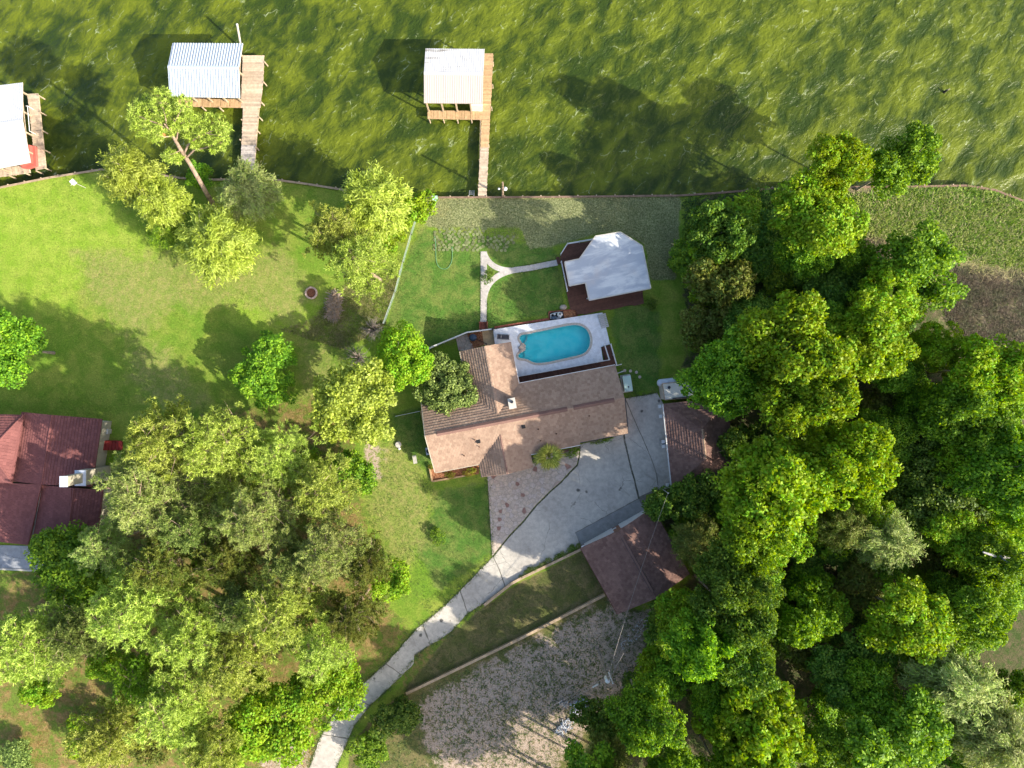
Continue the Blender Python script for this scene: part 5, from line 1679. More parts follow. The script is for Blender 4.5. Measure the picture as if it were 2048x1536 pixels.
gn = empty('generator', (*XY(1255, 767, 1.0), 0), R(9), 'pale teal generator cabinet at the right end of the house', 'generator')
local(MB().box((0, 0, 0.05), (1.35, 2.35, 0.1)), 'pad', M['tread'], gn)
local(MB().box((0, 0, 0.6), (1.0, 1.95, 1.0)), 'cabinet', M['teal'], gn)
local(MB().box((0, 0, 1.13), (1.08, 2.03, 0.06)), 'lid', M['teal'], gn)
local(MB().lathe((0.05, -0.45, 1.16), [(0.09, 0), (0.09, 0.06), (0.04, 0.08)], 10), 'filler_cap', M['blackpipe'], gn)
for k in range(4):
    local(MB().box((-0.515, -0.6 + 0.4 * k, 0.6), (0.03, 0.28, 0.6)), 'grille', M['steel'], gn)
local(MB().path([(-0.5, 0.7, 0.4), (-0.9, 0.75, 0.3), (-1.1, 0.4, 0.25), (-1.2, 0.0, 0.6)], [0.04] * 4), 'conduit', M['steel'], gn)
for i, (x, y) in enumerate([(1249.5, 741), (1261, 742), (1273, 744.5), (1279.5, 754)]):
    p = P(x, y, 0.03)
    s = MB().lathe((0, 0, -0.03), [(0.2, 0), (0.205, 0.07), (0.17, 0.085)], 14)
    o = link('stepping_stone', s.mesh('stepping_stone'), None, M['stone'])
    o.location = (p.x, p.y, 0)
    tag(o, ('first', 'second', 'third', 'last')[i] + ' round stepping stone counted from the house corner handrails', 'stepping stone', 'round stepping stones beside the generator')

ac = empty('air_conditioner', (*XY(858, 902, 0.5), 0), R(9), 'grey outdoor cooling unit against the left wall of the main house', 'air conditioner')
local(MB().box((0, 0, 0.4), (0.75, 0.95, 0.8)), 'cabinet', M['steel'], ac)
local(MB().lathe((0, 0, 0.8), [(0.33, 0), (0.33, 0.04), (0.1, 0.06)], 14), 'fan_guard', M['dark_metal'], ac)
wc = empty('septic_lid', (*XY(796.5, 889), 0), 0, 'round pale well cover on the lawn left of the house', 'well cover')
local(MB().lathe((0, 0, -0.05), [(0.40, 0), (0.40, 0.22), (0.34, 0.26)], 18), 'cover', M['offwhite'], wc)
local(MB().box((0, 0, 0.22), (0.7, 0.05, 0.04)), 'rib', M['tread'], wc)
local(MB().lathe((0.16, -0.55, -0.05), [(0.17, 0), (0.17, 0.2), (0.1, 0.25)], 10), 'cleanout', M['white'], wc)
bn = empty('garden_bench', (*XY(829.5, 919, 0.45), 0), R(100), 'small pale garden bench on the lawn left of the house', 'bench')
for k in range(3): local(MB().box((0, -0.17 + 0.17 * k, 0.43), (1.1, 0.15, 0.04)), 'seat_slat', M['offwhite'], bn)
for x in (-0.45, 0.45):
    for y in (-0.17, 0.17): local(MB().box((x, y, 0.2), (0.06, 0.06, 0.42)), 'leg', M['offwhite'], bn)

# hose lying on the lawn
ho = empty('garden_hose', P(871, 480, 0), 0, 'thin green hose looped on the lawn left of the path', 'hose')
hp_ = [(868, 470), (871, 480), (871.5, 500), (872, 522), (877, 534), (886, 538.5), (895, 537), (901, 529), (904.5, 520), (904.5, 505), (904, 490)]
MB().path([P(x, y, 0.04) for x, y in smooth_closed(hp_, 1)[:-2]], [0.03] * 40, 5).build('tube', M['hose'], ho)

# fire ring and brush pile
fr_ = empty('fire_ring', P(623, 586, 0), 0, 'ring of pale stones around a reddish ash bed on the left lawn', 'fire ring')
local(MB().lathe((0, 0, -0.03), [(0.62, 0), (0.58, 0.08), (0.2, 0.12)], 16), 'ash_bed', M['ash'], fr_)
for k in range(15):
    t_ = 2 * math.pi * k / 15
    s = MB().box((0, 0, 0), (0.28, 0.2, 0.24))
    s.v = [(x + random.uniform(-.03, .03), y + random.uniform(-.03, .03), z + random.uniform(-.02, .02)) for x, y, z in s.v]
    o = local(s, 'stone', M['pinkstone'], fr_)
    o.location = (0.72 * math.cos(t_), 0.72 * math.sin(t_), 0.1); o.rotation_euler = (0, 0, t_ + math.pi / 2)
def stick_pile(name, label, cat, poly, n, hmax, mats, lmin, lmax, r, seed, dirb=None, kind='stuff', droop=0.35):
    rg = np.random.default_rng(seed)
    pts = sample_in(W(poly), n, rg)
    c = pts.mean(0)
    o = empty(name, (c[0], c[1], 0), 0, label, cat)
    half = n // 2
    for part in range(2):
        mb = MB()
        for (x, y) in pts[part * half:(part + 1) * half]:
            a = rg.random() * 6.283 if dirb is None else rg.normal(dirb, 0.5)
            L = rg.uniform(lmin, lmax)
            z = rg.random() * hmax * max(0.15, 1 - 0.5 * np.hypot(x - c[0], y - c[1]) / 2.5) + 0.03
            dx, dy = math.cos(a) * L / 2, math.sin(a) * L / 2
            dz = rg.normal(0, droop) * L / 2
            z = max(z, abs(dz) + 0.02)
            mb.tube((x - dx, y - dy, z - dz), (x + dx, y + dy, z + dz), r * rg.uniform(0.6, 1.5), r * 0.6, 4)
        m_ = mb.build('sticks', mats[part], o)
        m_['kind'] = 'stuff'
    return o
stick_pile('brush_pile', 'pile of tan dead branches beside the fire ring', 'brush pile', [(664, 585), (681, 583), (683, 620), (675, 640), (657, 638), (655, 615)], 420, 0.9, (M['straw'], M['twig']), 0.5, 1.6, 0.03, 3)
stick_pile('rubble_pile', 'scatter of white broken sticks and rubble at the wood edge below the utility pole', 'rubble', [(1140, 1408), (1168, 1398), (1180, 1405), (1162, 1428), (1142, 1432)], 90, 0.3, (M['rubble'], M['tank']), 0.25, 0.9, 0.05, 4)
stick_pile('rubble_pile', 'lowest scatter of white broken sticks at the edge of the wood', 'rubble', [(1128, 1440), (1148, 1432), (1142, 1455), (1118, 1470), (1112, 1460)], 80, 0.3, (M['rubble'], M['tank']), 0.25, 0.9, 0.05, 5)
stick_pile('rubble_pile', 'small heap of white debris under the twin wires', 'rubble', [(1118, 1403), (1136, 1402), (1136, 1412), (1120, 1416)], 36, 0.25, (M['rubble'], M['stone']), 0.25, 0.7, 0.05, 6)
stick_pile('rubble_pile', 'greyish rubble strewn behind the detached garage', 'rubble', [(1235, 1285), (1262, 1262), (1290, 1225), (1300, 1235), (1280, 1275), (1245, 1300)], 90, 0.12, (M['rubble'], M['stone']), 0.15, 0.5, 0.05, 7)

# flower bed at the lower left corner of the house
tag(MB().prism(W([(860, 938), (865, 961), (958, 948), (958, 928)]), -0.05, 0.12).build('flower_bed', M['mulch']), kind='structure')
be = empty('bed_edging', (*XY(864, 960), 0), 0, 'orange tan timber edging around the flower bed at the house corner', 'edging')
for a, b in (((859.5, 936), (864.5, 963)), ((864.5, 963), (930, 951.5)), ((842, 822), (852, 868)), ((842, 822), (847.5, 821))):
    a = P(*a, 0.25); b = P(*b, 0.25); d = b - a; c = (a + b) / 2
    piece('timber', be, (c.x, c.y, 0.12), (d.length, 0.22, 0.34), math.atan2(d.y, d.x), M['plank'])

# sod squares pressed into the lawn
rgs = random.Random(2)
sod_m = simple('sod', (0.20, 0.225, 0.10), 0.95, 0.1, 0, 0.35, 3.0, 0.3)
me = None
for i in range(150):
    row = i % 9; k = i // 9
    x = 868 + k * 9.6 + rgs.uniform(-2.4, 2.4) + (row % 2) * 4; y = 458 + row * 5.2 + rgs.uniform(-1.5, 1.5)
    if x > 972 and y < 470: continue
    if 958 < x < 978 and y > 498: continue
    if x > 1030 or rgs.random() < 0.08: continue
    p = P(x, y, 0.0)
    mb = MB()
    n_ = 7
    prof = []
    for k2 in range(n_):
        t_ = 2 * math.pi * k2 / n_
        rr = rgs.uniform(0.17, 0.27)
        prof.append((rr * math.cos(t_), rr * math.sin(t_)))
    mb.prism(prof, -0.04, 0.035)
    o = link('sod_clump', mb.mesh('sod_clump'), ground, sod_m)
    o.location = (p.x, p.y, 0.0); o.rotation_euler = (0, 0, rgs.random())

# ------------------------------------------------------------------ foliage builders
def unit(v):
    return v / (np.linalg.norm(v, axis=-1, keepdims=True) + 1e-9)

def leaf_quads(pos, nrm, ln, wd, rg, along=None):
    """one folded diamond per leaf; returns verts, faces"""
    n = len(pos)
    r = rg.normal(size=(n, 3)) if along is None else along + rg.normal(size=(n, 3)) * 0.35
    t_ = unit(r - nrm * np.sum(r * nrm, 1, keepdims=True))
    s = np.cross(nrm, t_)
    L = (ln * rg.uniform(0.7, 1.3, (n, 1))); Wd_ = (wd * rg.uniform(0.7, 1.3, (n, 1)))
    V = np.stack([pos - t_ * L / 2, pos + s * Wd_ / 2 + nrm * Wd_ * 0.15, pos + t_ * L / 2, pos - s * Wd_ / 2 + nrm * Wd_ * 0.15], 1).reshape(-1, 3)
    Fq = np.arange(4 * n).reshape(n, 4)
    return V, Fq

def branch_tree(base_h, hubs, rg, r0, trunk_top, r1=None, lean=(0, 0)):
    """tapered trunk with limbs that reach the leaf clumps"""
    mb = MB()
    top = Vector((lean[0], lean[1], trunk_top))
    pts = []
    n = 7
    for i in range(n + 1):
        t_ = i / n
        pts.append(Vector((lean[0] * t_ ** 1.3 + 0.10 * math.sin(3 * t_ + r0 * 9) * t_, lean[1] * t_ ** 1.3 + 0.10 * math.cos(4 * t_) * t_, trunk_top * t_)))
    rs = [r0 * (1 - 0.75 * i / n) * (1.25 if i == 0 else 1) for i in range(n + 1)]
    mb.path(pts, rs, 7)
    for h in hubs:
        h = Vector(h)
        tz = min(max(base_h, h.z - rg.uniform(0.8, 2.6)), trunk_top)
        i = min(n - 1, int(tz / trunk_top * n)); fr_ = tz / trunk_top * n - i
        a = pts[i].lerp(pts[i + 1], fr_)
        d = h - a
        m1 = a + d * 0.35 + Vector((rg.normal(0, .12), rg.normal(0, .12), d.length * 0.10))
        m2 = a + d * 0.7 + Vector((rg.normal(0, .15), rg.normal(0, .15), d.length * 0.08))
        rr = rs[i] * 0.38
        mb.path([a, m1, m2, h], [rr, rr * 0.75, rr * 0.5, rr * 0.22], 5)
        for k in range(2):
            e = h + Vector((rg.normal(0, .5), rg.normal(0, .5), rg.uniform(-0.2, .5)))
            mb.tube(m2, e, rr * 0.4, rr * 0.12, 4)
    return mb

def proto_broad(seed, Rr, h, nclump, per, ln, wd, base_f=0.35, flat=0.75, clump=(0.75, 1.25), spread=1.0, holes=0.0):
    rg = np.random.default_rng(seed)
    cz = h * (base_f + 1) / 2; hz = h * (1 - base_f) / 2
    # lobes give the crown its uneven outline
    nl = 7
    la = rg.random(nl) * 6.283; lr = rg.uniform(0.35, 0.7, nl); lz = rg.uniform(-0.5, 0.55, nl)
    lob = np.stack([np.cos(la) * lr, np.sin(la) * lr, lz], 1)
    lrad = rg.uniform(0.36, 0.58, nl)
    C = []
    while len(C) < nclump:
        if rg.random() < 0.75:
            k = rg.integers(nl)
            d = unit(rg.normal(size=3)); d[2] = abs(d[2]) * 0.9 - 0.25
            q = lob[k] + d * lrad[k] * rg.uniform(0.75, 1.0)
        else:
            d = unit(rg.normal(size=3)); d[2] = abs(d[2]) - 0.3
            q = d * rg.uniform(0.3, 0.8)
        if np.hypot(q[0], q[1]) > 1.0 or q[2] > 1: continue
        q = np.array([q[0] * Rr, q[1] * Rr, cz + q[2] * hz])
        if all(np.linalg.norm(q - c) > 0.42 for c in C[-60:]): C.append(q)
    C = np.array(C)
    P_, N_ = [], []
    cen = np.array([0, 0, cz - hz * 0.3])
    for c in C:
        r = rg.uniform(*clump)
        m = int(per * rg.uniform(0.7, 1.3))
        d = unit(rg.normal(size=(m, 3)) + np.array([0, 0, 0.45]) + unit(c - cen) * 0.35)
        rad = r * rg.uniform(0.35, 1.0, (m, 1)) ** 0.6
        p = c + d * rad * np.array([1, 1, flat])
        nn = unit(d * 0.5 + np.array([0, 0, 0.42]) + rg.normal(size=(m, 3)) * 0.62)
        P_.append(p); N_.append(nn)
    V, Fq = leaf_quads(np.vstack(P_), np.vstack(N_), ln, wd, rg)
    crown = arr_mesh('crown_leaves', V, Fq)
    hubs = C[rg.permutation(len(C))[:min(26, len(C))]]
    tr = branch_tree(h * 0.28, hubs, rg, 0.03 * h * 0.55, cz + hz * 0.35).mesh('trunk')
    return tr, crown, Rr, h, cz

def proto_feather(seed, Rr, h, nclump, per, ln, wd):
    """soft drooping sprays (cypress / willow look)"""
    rg = np.random.default_rng(seed)
    cz = h * 0.58; hz = h * 0.42
    P_, N_, A_ = [], [], []
    hubs = []
    for k in range(nclump):
        d = unit(rg.normal(size=3)); d[2] = abs(d[2]) * 1.1 - 0.25
        d = unit(d)
        out = rg.uniform(0.5, 1.0)
        tip = np.array([d[0] * Rr * out, d[1] * Rr * out, cz + d[2] * hz * out])
        st_ = np.array([d[0] * Rr * 0.15, d[1] * Rr * 0.15, cz + d[2] * hz * 0.4])
        hubs.append(tip * 0.9 + st_ * 0.1)
        m = int(per * rg.uniform(0.7, 1.3))
        t_ = rg.random((m, 1)) ** 0.65
        p = st_ + (tip - st_) * t_
        sp = 0.55 * (1.15 - 0.5 * t_)
        p = p + rg.normal(size=(m, 3)) * sp * np.array([0.62, 0.62, 0.4])
        dr = unit(np.array([d[0], d[1], -0.35]))
        P_.append(p); A_.append(np.repeat(dr[None], m, 0) + rg.normal(size=(m, 3)) * 0.5)
        N_.append(unit(np.array([0, 0, 0.9]) + d * 0.35 + rg.normal(size=(m, 3)) * 0.4))
    V, Fq = leaf_quads(np.vstack(P_), np.vstack(N_), ln, wd, rg, np.vstack(A_))
    crown = arr_mesh('crown_sprays', V, Fq)
    hubs = np.array(hubs)
    tr = branch_tree(h * 0.2, hubs[:24], rg, 0.015 * h, h * 0.85).mesh('trunk')
    return tr, crown, Rr, h, cz

def needle_tufts(centres, ups, rg, per=16, ln=0.42, wd=0.095):
    n = len(centres)
    C = np.repeat(centres, per, 0); U = np.repeat(ups, per, 0)
    d = unit(rg.normal(size=C.shape) + U * 0.75)
    s = unit(np.cross(d, rg.normal(size=C.shape)))
    L = ln * rg.uniform(0.65, 1.15, (len(C), 1))
    V = np.stack([C + s * wd / 2, C - s * wd / 2, C + d * L], 1).reshape(-1, 3)
    return V, np.arange(len(V)).reshape(-1, 3)

def proto_pine(seed, Rr, h, nbr=34, tuft_per=19, base_f=0.5):
    rg = np.random.default_rng(seed)
    tufts = []; ups = []
    mb = MB()
    n = 8
    pts = [Vector((0.25 * math.sin(2.2 * i / n + seed) * i / n, 0.25 * math.cos(1.7 * i / n + seed) * i / n, h * 0.95 * i / n)) for i in range(n + 1)]
    rs = [0.27 * (1.2 if i == 0 else 1) * (1 - 0.82 * i / n) for i in range(n + 1)]
    mb.path(pts, rs, 8)
    for k in range(nbr):
        t_ = base_f + (0.99 - base_f) * ((k + 0.5) / nbr) ** 0.8
        z = h * 0.95 * t_
        i = min(n - 1, int(t_ * n)); a = pts[i].lerp(pts[i + 1], t_ * n - i)
        ang = k * 2.399 + rg.normal(0, 0.35)
        u = (t_ - base_f) / (1 - base_f)
        L = Rr * (1.0 - 0.62 * u ** 1.4) * rg.uniform(0.6, 1.05)
        d = Vector((math.cos(ang), math.sin(ang), rg.uniform(0.05, 0.35) + 0.3 * u))
        m1 = a + d * L * 0.5 + Vector((rg.normal(0, .15), rg.normal(0, .15), -0.05 * L))
        tip = a + d * L + Vector((rg.normal(0, .25), rg.normal(0, .25), 0.10 * L))
        mb.path([a, m1, tip], [0.065 * (1.2 - 0.7 * u), 0.045, 0.015], 5)
        # side twigs carrying the tufts
        for j in range(int(4 + 5 * (1 - u))):
            f = rg.uniform(0.38, 1.0)
            q = (a.lerp(m1, f * 2) if f < 0.5 else m1.lerp(tip, f * 2 - 1))
            e = q + Vector((rg.normal(0, .55), rg.normal(0, .55), abs(rg.normal(0.18, .25))))
            mb.tube(q, e, 0.02, 0.008, 3, False)
            for w_ in range(7):
                tp_ = e + Vector((rg.normal(0, .26), rg.normal(0, .26), rg.normal(0.08, .16)))
                tufts.append(tp_); ups.append((d.x * 0.4, d.y * 0.4, 0.8))
    V, Ft = needle_tufts(np.array([tuple(t_) for t_ in tufts]), unit(np.array(ups)), rg, tuft_per)
    crown = arr_mesh('crown_needles', V, Ft)
    return mb.mesh('trunk'), crown, Rr, h, h * (base_f + 1) / 2

def proto_twigs(seed, Rr, h, n=60):
    rg = np.random.default_rng(seed)
    mb = MB()
    for k in range(n):
        a = rg.random() * 6.283; l = rg.uniform(0.5, 1) * Rr
        tip = Vector((math.cos(a) * l, math.sin(a) * l, h * rg.uniform(0.3, 1.0)))
        b0 = Vector((math.cos(a) * 0.1, math.sin(a) * 0.1, 0.0))
        m = b0.lerp(tip, 0.5) + Vector((rg.normal(0, .1), rg.normal(0, .1), 0.15 * h))
        mb.path([b0, m, tip], [0.03, 0.022, 0.008], 4)
        for j in range(4):
            q = m.lerp(tip, rg.random())
            mb.tube(q, q + Vector((rg.normal(0, .25), rg.normal(0, .25), rg.uniform(0, .3))), 0.012, 0.005, 3, False)
    return mb.mesh('stems')

PB = {
    'broad': [proto_broad(11 + i, 4.6, 12.0, 165, 105, 0.34, 0.23, 0.35, 0.75, (0.6, 1.2)) for i in range(8)],
    'dense': [proto_broad(31 + i, 4.2, 8.0, 150, 95, 0.34, 0.22, 0.22, 0.8, (0.5, 0.9)) for i in range(3)],
    'small': [proto_broad(51 + i, 2.6, 5.5, 64, 90, 0.30, 0.20, 0.2, 0.8, (0.42, 0.85)) for i in range(4)],
    'feather': [proto_feather(71 + i, 4.4, 9.0, 130, 130, 0.46, 0.10) for i in range(3)],
    'pine': [proto_pine(91 + i, 4.6, 18.0, 46, 16, 0.46) for i in range(5)],
    'shrub': [proto_broad(111 + i, 1.0, 1.4, 16, 75, 0.15, 0.10, 0.05, 0.8, (0.28, 0.42)) for i in range(2)],
}
TW = [proto_twigs(131 + i, 1.6, 1.7) for i in range(2)]
cnt = {}
def tree(kind, px, py, rpx, h, leaf, label, name=None, group=None, bark='bark_grey', cat='tree', idx=None, rot=None):
    """crown centre read off the view; the trunk stands straight below it"""
    pr = PB[kind]
    cnt[kind] = cnt.get(kind, -1) + 1
    tr, cr, Rr, h0, cz0 = pr[cnt[kind] % len(pr) if idx is None else idx]
    sz = h / h0
    zc = cz0 * sz * 1.05
    p = P(px, py, zc)
    sr = rpx * (H - zc) / F / Rr * 1.06
    o = empty(name or {'pine': 'pine_tree', 'shrub': 'shrub', 'small': 'small_tree'}.get(kind, 'broadleaf_tree'), (p.x, p.y, -0.05), (random.random() * 6.283) if rot is None else rot, label, cat, group)
    o.scale = (sr, sr, sz)
    link('trunk', tr, o, M[bark])
    link('crown', cr, o, M[leaf])
    return o

# --- the leaning pine over the water, built for its own shape
def leaning_pine():
    b = P(432, 418, 0)
    o = empty('pine_tree', (b.x, b.y, -0.05), 0, 'tall bare trunked pine leaning out over the lake beside the bluish boathouse', 'tree')
    def L3(px, py, z): return P(px, py, z) - Vector((b.x, b.y, -0.05))
    tk_ = [L3(432, 418, 0), L3(415, 390, 3), L3(397, 358, 6), L3(378, 325, 9), L3(362, 300, 11.5), L3(350, 280, 13.5), L3(340, 262, 15), L3(328, 247, 16)]
    mb = MB().path(tk_, [0.36, 0.30, 0.27, 0.24, 0.21, 0.17, 0.12, 0.06], 9)
    limbs = [([L3(372, 316, 10), L3(388, 300, 11.5), L3(408, 296, 12.5), L3(422, 292, 13), L3(430, 284, 13.5)], 0.13),
             ([L3(368, 308, 10.8), L3(376, 290, 12), L3(392, 276, 13.2), L3(412, 266, 14.2), L3(436, 258, 14.8)], 0.13),
             ([L3(352, 284, 13), L3(355, 268, 14), L3(358, 250, 15), L3(372, 236, 15.8)], 0.10),
             ([L3(345, 272, 14), L3(328, 274, 14.6), L3(308, 268, 15)], 0.09),
             ([L3(340, 262, 15), L3(318, 248, 15.8), L3(296, 240, 16.4), L3(278, 232, 16.8)], 0.09),
             ([L3(334, 254, 15.5), L3(330, 230, 16.6), L3(322, 205, 17.4)], 0.08),
             ([L3(340, 262, 15), L3(352, 238, 16.4), L3(366, 214, 17.2)], 0.08),
             ([L3(362, 300, 11.5), L3(350, 306, 12.2), L3(338, 310, 12.6)], 0.06),
             ([L3(412, 266, 14.2), L3(430, 270, 14.6), L3(446, 274, 15)], 0.06)]
    rg = np.random.default_rng(8)
    for pts, r in limbs:
        n = len(pts)
        mb.path(pts, [r * (1 - 0.75 * i / (n - 1)) for i in range(n)], 6)
    pads = [((300, 222, 16.6), 34), ((330, 205, 17.4), 30), ((365, 215, 17.2), 24), ((285, 248, 16.4), 26), ((318, 246, 16.2), 26), ((350, 232, 16.6), 24),
            ((372, 238, 16), 22), ((405, 250, 15), 20), ((432, 250, 15), 26), ((448, 262, 15), 18), ((415, 272, 14), 18), ((440, 285, 14), 18), ((380, 262, 14), 18),
            ((340, 312, 12.4), 14), ((358, 318, 11.5), 10), ((310, 270, 15), 18), ((395, 290, 13), 10), ((275, 235, 16.6), 18), ((345, 255, 15.6), 18), ((430, 300, 13.2), 8)]
    tf = []
    for (x, y, z), rp in pads:
        c = L3(x, y, z - 0.9); rr = rp * (H - z) / F
        for k in range(int(16 + rp * 2.3)):
            a = rg.random() * 6.283; q = rr * math.sqrt(rg.random())
            e = c + Vector((q * math.cos(a), q * math.sin(a), rg.normal(0, 0.3) + 0.35 * (1 - (q / rr) ** 2)))
            tf.append(tuple(e))
            if k % 4 == 0:
                mb.tube(c + Vector((0, 0, -0.35)), e, 0.03, 0.01, 3, False)
    V, Ft = needle_tufts(np.array(tf), np.repeat(np.array([[0, 0, 1.0]]), len(tf), 0), rg, 20, 0.44, 0.09)
    local(mb, 'trunk', M['bark_pine'], o)
    link('crown', arr_mesh('crown_needles', V, Ft), o, M['pine'])
leaning_pine()

# --- named trees of the left side
tree('feather', 262, 350, 62, 10.5, 'feather', 'yellow green feathery tree at the shore left of the leaning pine', bark='twig')
tree('feather', 325, 405, 58, 9.0, 'feather', 'yellow green feathery tree between the leaning pine and the left lawn', bark='twig')
tree('feather', 330, 462, 42, 6.0, 'green', 'low green feathery tree below the leaning pine', bark='twig')
tree('feather', 435, 488, 84, 8.5, 'feather', 'broad bright yellow green tree on the left lawn below the leaning pine', bark='twig')
tree('feather', 497, 385, 66, 8.5, 'pale', 'greyish green tree where the pale wooden dock meets the shore', bark='twig')
tree('small', 395, 350, 26, 4.0, 'green', 'small green bush at the foot of the leaning pine')
tree('feather', 752, 405, 80, 11.5, 'feather', 'big pale green feathery tree on the shore left of the pedestal box', bark='twig')
tree('small', 818, 412, 44, 7.0, 'lime', 'bright lime tree overhanging the fence by the shore')
tree('small', 770, 465, 48, 6.0, 'lime', 'lime shrub like tree under the big pale feathery tree')
tree('pine', 668, 470, 66, 16, 'pine', 'pine above the fire ring reaching toward the shore', bark='bark_pine')
tree('pine', 715, 525, 72, 17, 'pine', 'pine with bare white limbs between fire ring and fence', bark='bark_pine')
tree('dense', 528, 742, 68, 6.5, 'green', 'round dense green tree alone on the left lawn')
tree('broad', 22, 700, 66, 11, 'green', 'green broadleaf tree cut by the left edge above the maroon roof')
tree('broad', 712, 808, 84, 10.5, 'feather', 'pale lime tree with bare twigs left of the oak by the house')
tree('broad', 800, 712, 58, 10, 'lime', 'lime tree standing over the end of the white board fence')
tree('dense', 890, 768, 62, 7.5, 'oak', 'dark oak leaning over the left wing of the house roof')
tree('small', 706, 948, 42, 6, 'green', 'small bright green tree left of the well cover')
tree('pine', 330, 872, 84, 20, 'pine', 'tall pine right of the neighbour\'s red steps', bark='bark_pine')
tree('pine', 432, 890, 80, 19, 'pine', 'tall pine above the left wood, nearest the round lawn tree', bark='bark_pine')
tree('pine', 285, 985, 100, 19, 'pale', 'pale grey green pine hanging over the neighbour\'s garage roof', bark='bark_pine')
tree('pine', 548, 915, 80, 12, 'pine', 'pine in the left wood below the bare brown clearing', bark='bark_pine')
tree('pine', 640, 985, 76, 13, 'pine', 'pine on the right side of the left wood beside the small bright green tree', bark='bark_pine')
tree('pine', 505, 1035, 80, 18, 'pale', 'pine in the middle of the left wood', bark='bark_pine')
tree('pine', 660, 1105, 78, 16, 'pale', 'pale pine in the left wood facing the front lawn', bark='bark_pine')
tree('broad', 140, 1150, 86, 10, 'green', 'bright green broadleaf tree below the neighbour\'s garage')
tree('pine', 265, 1215, 96, 18, 'pine', 'pine with tight round tufts at lower left, right of the bright green tree', bark='bark_pine')
tree('pine', 380, 1280, 84, 17, 'pine', 'pine in the lower left wood above the orange leaf litter', bark='bark_pine')
tree('pine', 560, 1230, 92, 17, 'pine', 'pine with grey bare limbs showing in the lower left wood', bark='bark_pine')
tree('pine', 700, 1230, 62, 13, 'olive', 'olive pine beside the lower drive', bark='bark_pine')
tree('pine', 50, 1300, 92, 17, 'pine', 'pine cut by the left edge at the lower left', bark='bark_pine')
tree('pine', 345, 1420, 90, 16, 'pine', 'pine near the bottom edge left of the bright lime tree', bark='bark_pine')
tree('pine', 215, 1470, 80, 16, 'pine', 'pine at the bottom edge in the lower left corner', bark='bark_pine')
tree('pine', 450, 1120, 66, 15, 'olive', 'olive green pine deep in the left wood', bark='bark_pine')
tree('pine', 430, 1500, 70, 14, 'pine', 'pine touching the bottom edge left of the drive', bark='bark_pine')
tree('broad', 655, 1385, 66, 10, 'lime', 'bright lime tree overhanging the left edge of the lower drive')
tree('broad', 545, 1445, 84, 10, 'lime', 'bright lime green tree near the bottom edge left of the drive')
tree('small', 780, 1168, 40, 4.5, 'lime', 'small lime tree alone on the front lawn edge')
tree('small', 795, 1440, 46, 4.0, 'dark', 'dark bushy tree right of the lower drive')
tree('small', 735, 1500, 36, 3.0, 'green', 'low green bush at the bottom right of the drive')
tree('shrub', 875, 1072, 16, 1.2, 'green', 'small weed shrub on the shaded front lawn', cat='shrub')


for x, y, r, h, m_, lb in [(470, 965, 66, 12, 'pine', 'pine between the clearing pine and the middle of the left wood'), (380, 1060, 70, 16, 'oak', 'pine below the pale pine of the garage roof'), (585, 1125, 66, 14, 'oak', 'pine left of the pale pine that faces the front lawn'),
                         (330, 1130, 70, 17, 'olive', 'olive pine above the pine with tight round tufts'), (475, 1215, 66, 14, 'oak', 'pine left of the one with grey bare limbs'), (640, 1300, 70, 14, 'pine', 'pine above the lime tree that overhangs the drive'),
                         (160, 1270, 68, 15, 'oak', 'pine between the left edge and the tight tufted pine'), (460, 1340, 78, 16, 'pine', 'pine above the bright lime tree near the bottom edge'), (285, 1345, 64, 13, 'green', 'pine above the orange gap in the lower left wood'),
                         (210, 1090, 60, 14, 'pale', 'pale pine between the neighbour\'s garage and the bright green tree'), (730, 1130, 52, 12, 'olive', 'olive pine at the right end of the left wood by the front lawn')]:
    tree('pine', x, y, r, h, m_, lb, bark='bark_pine')

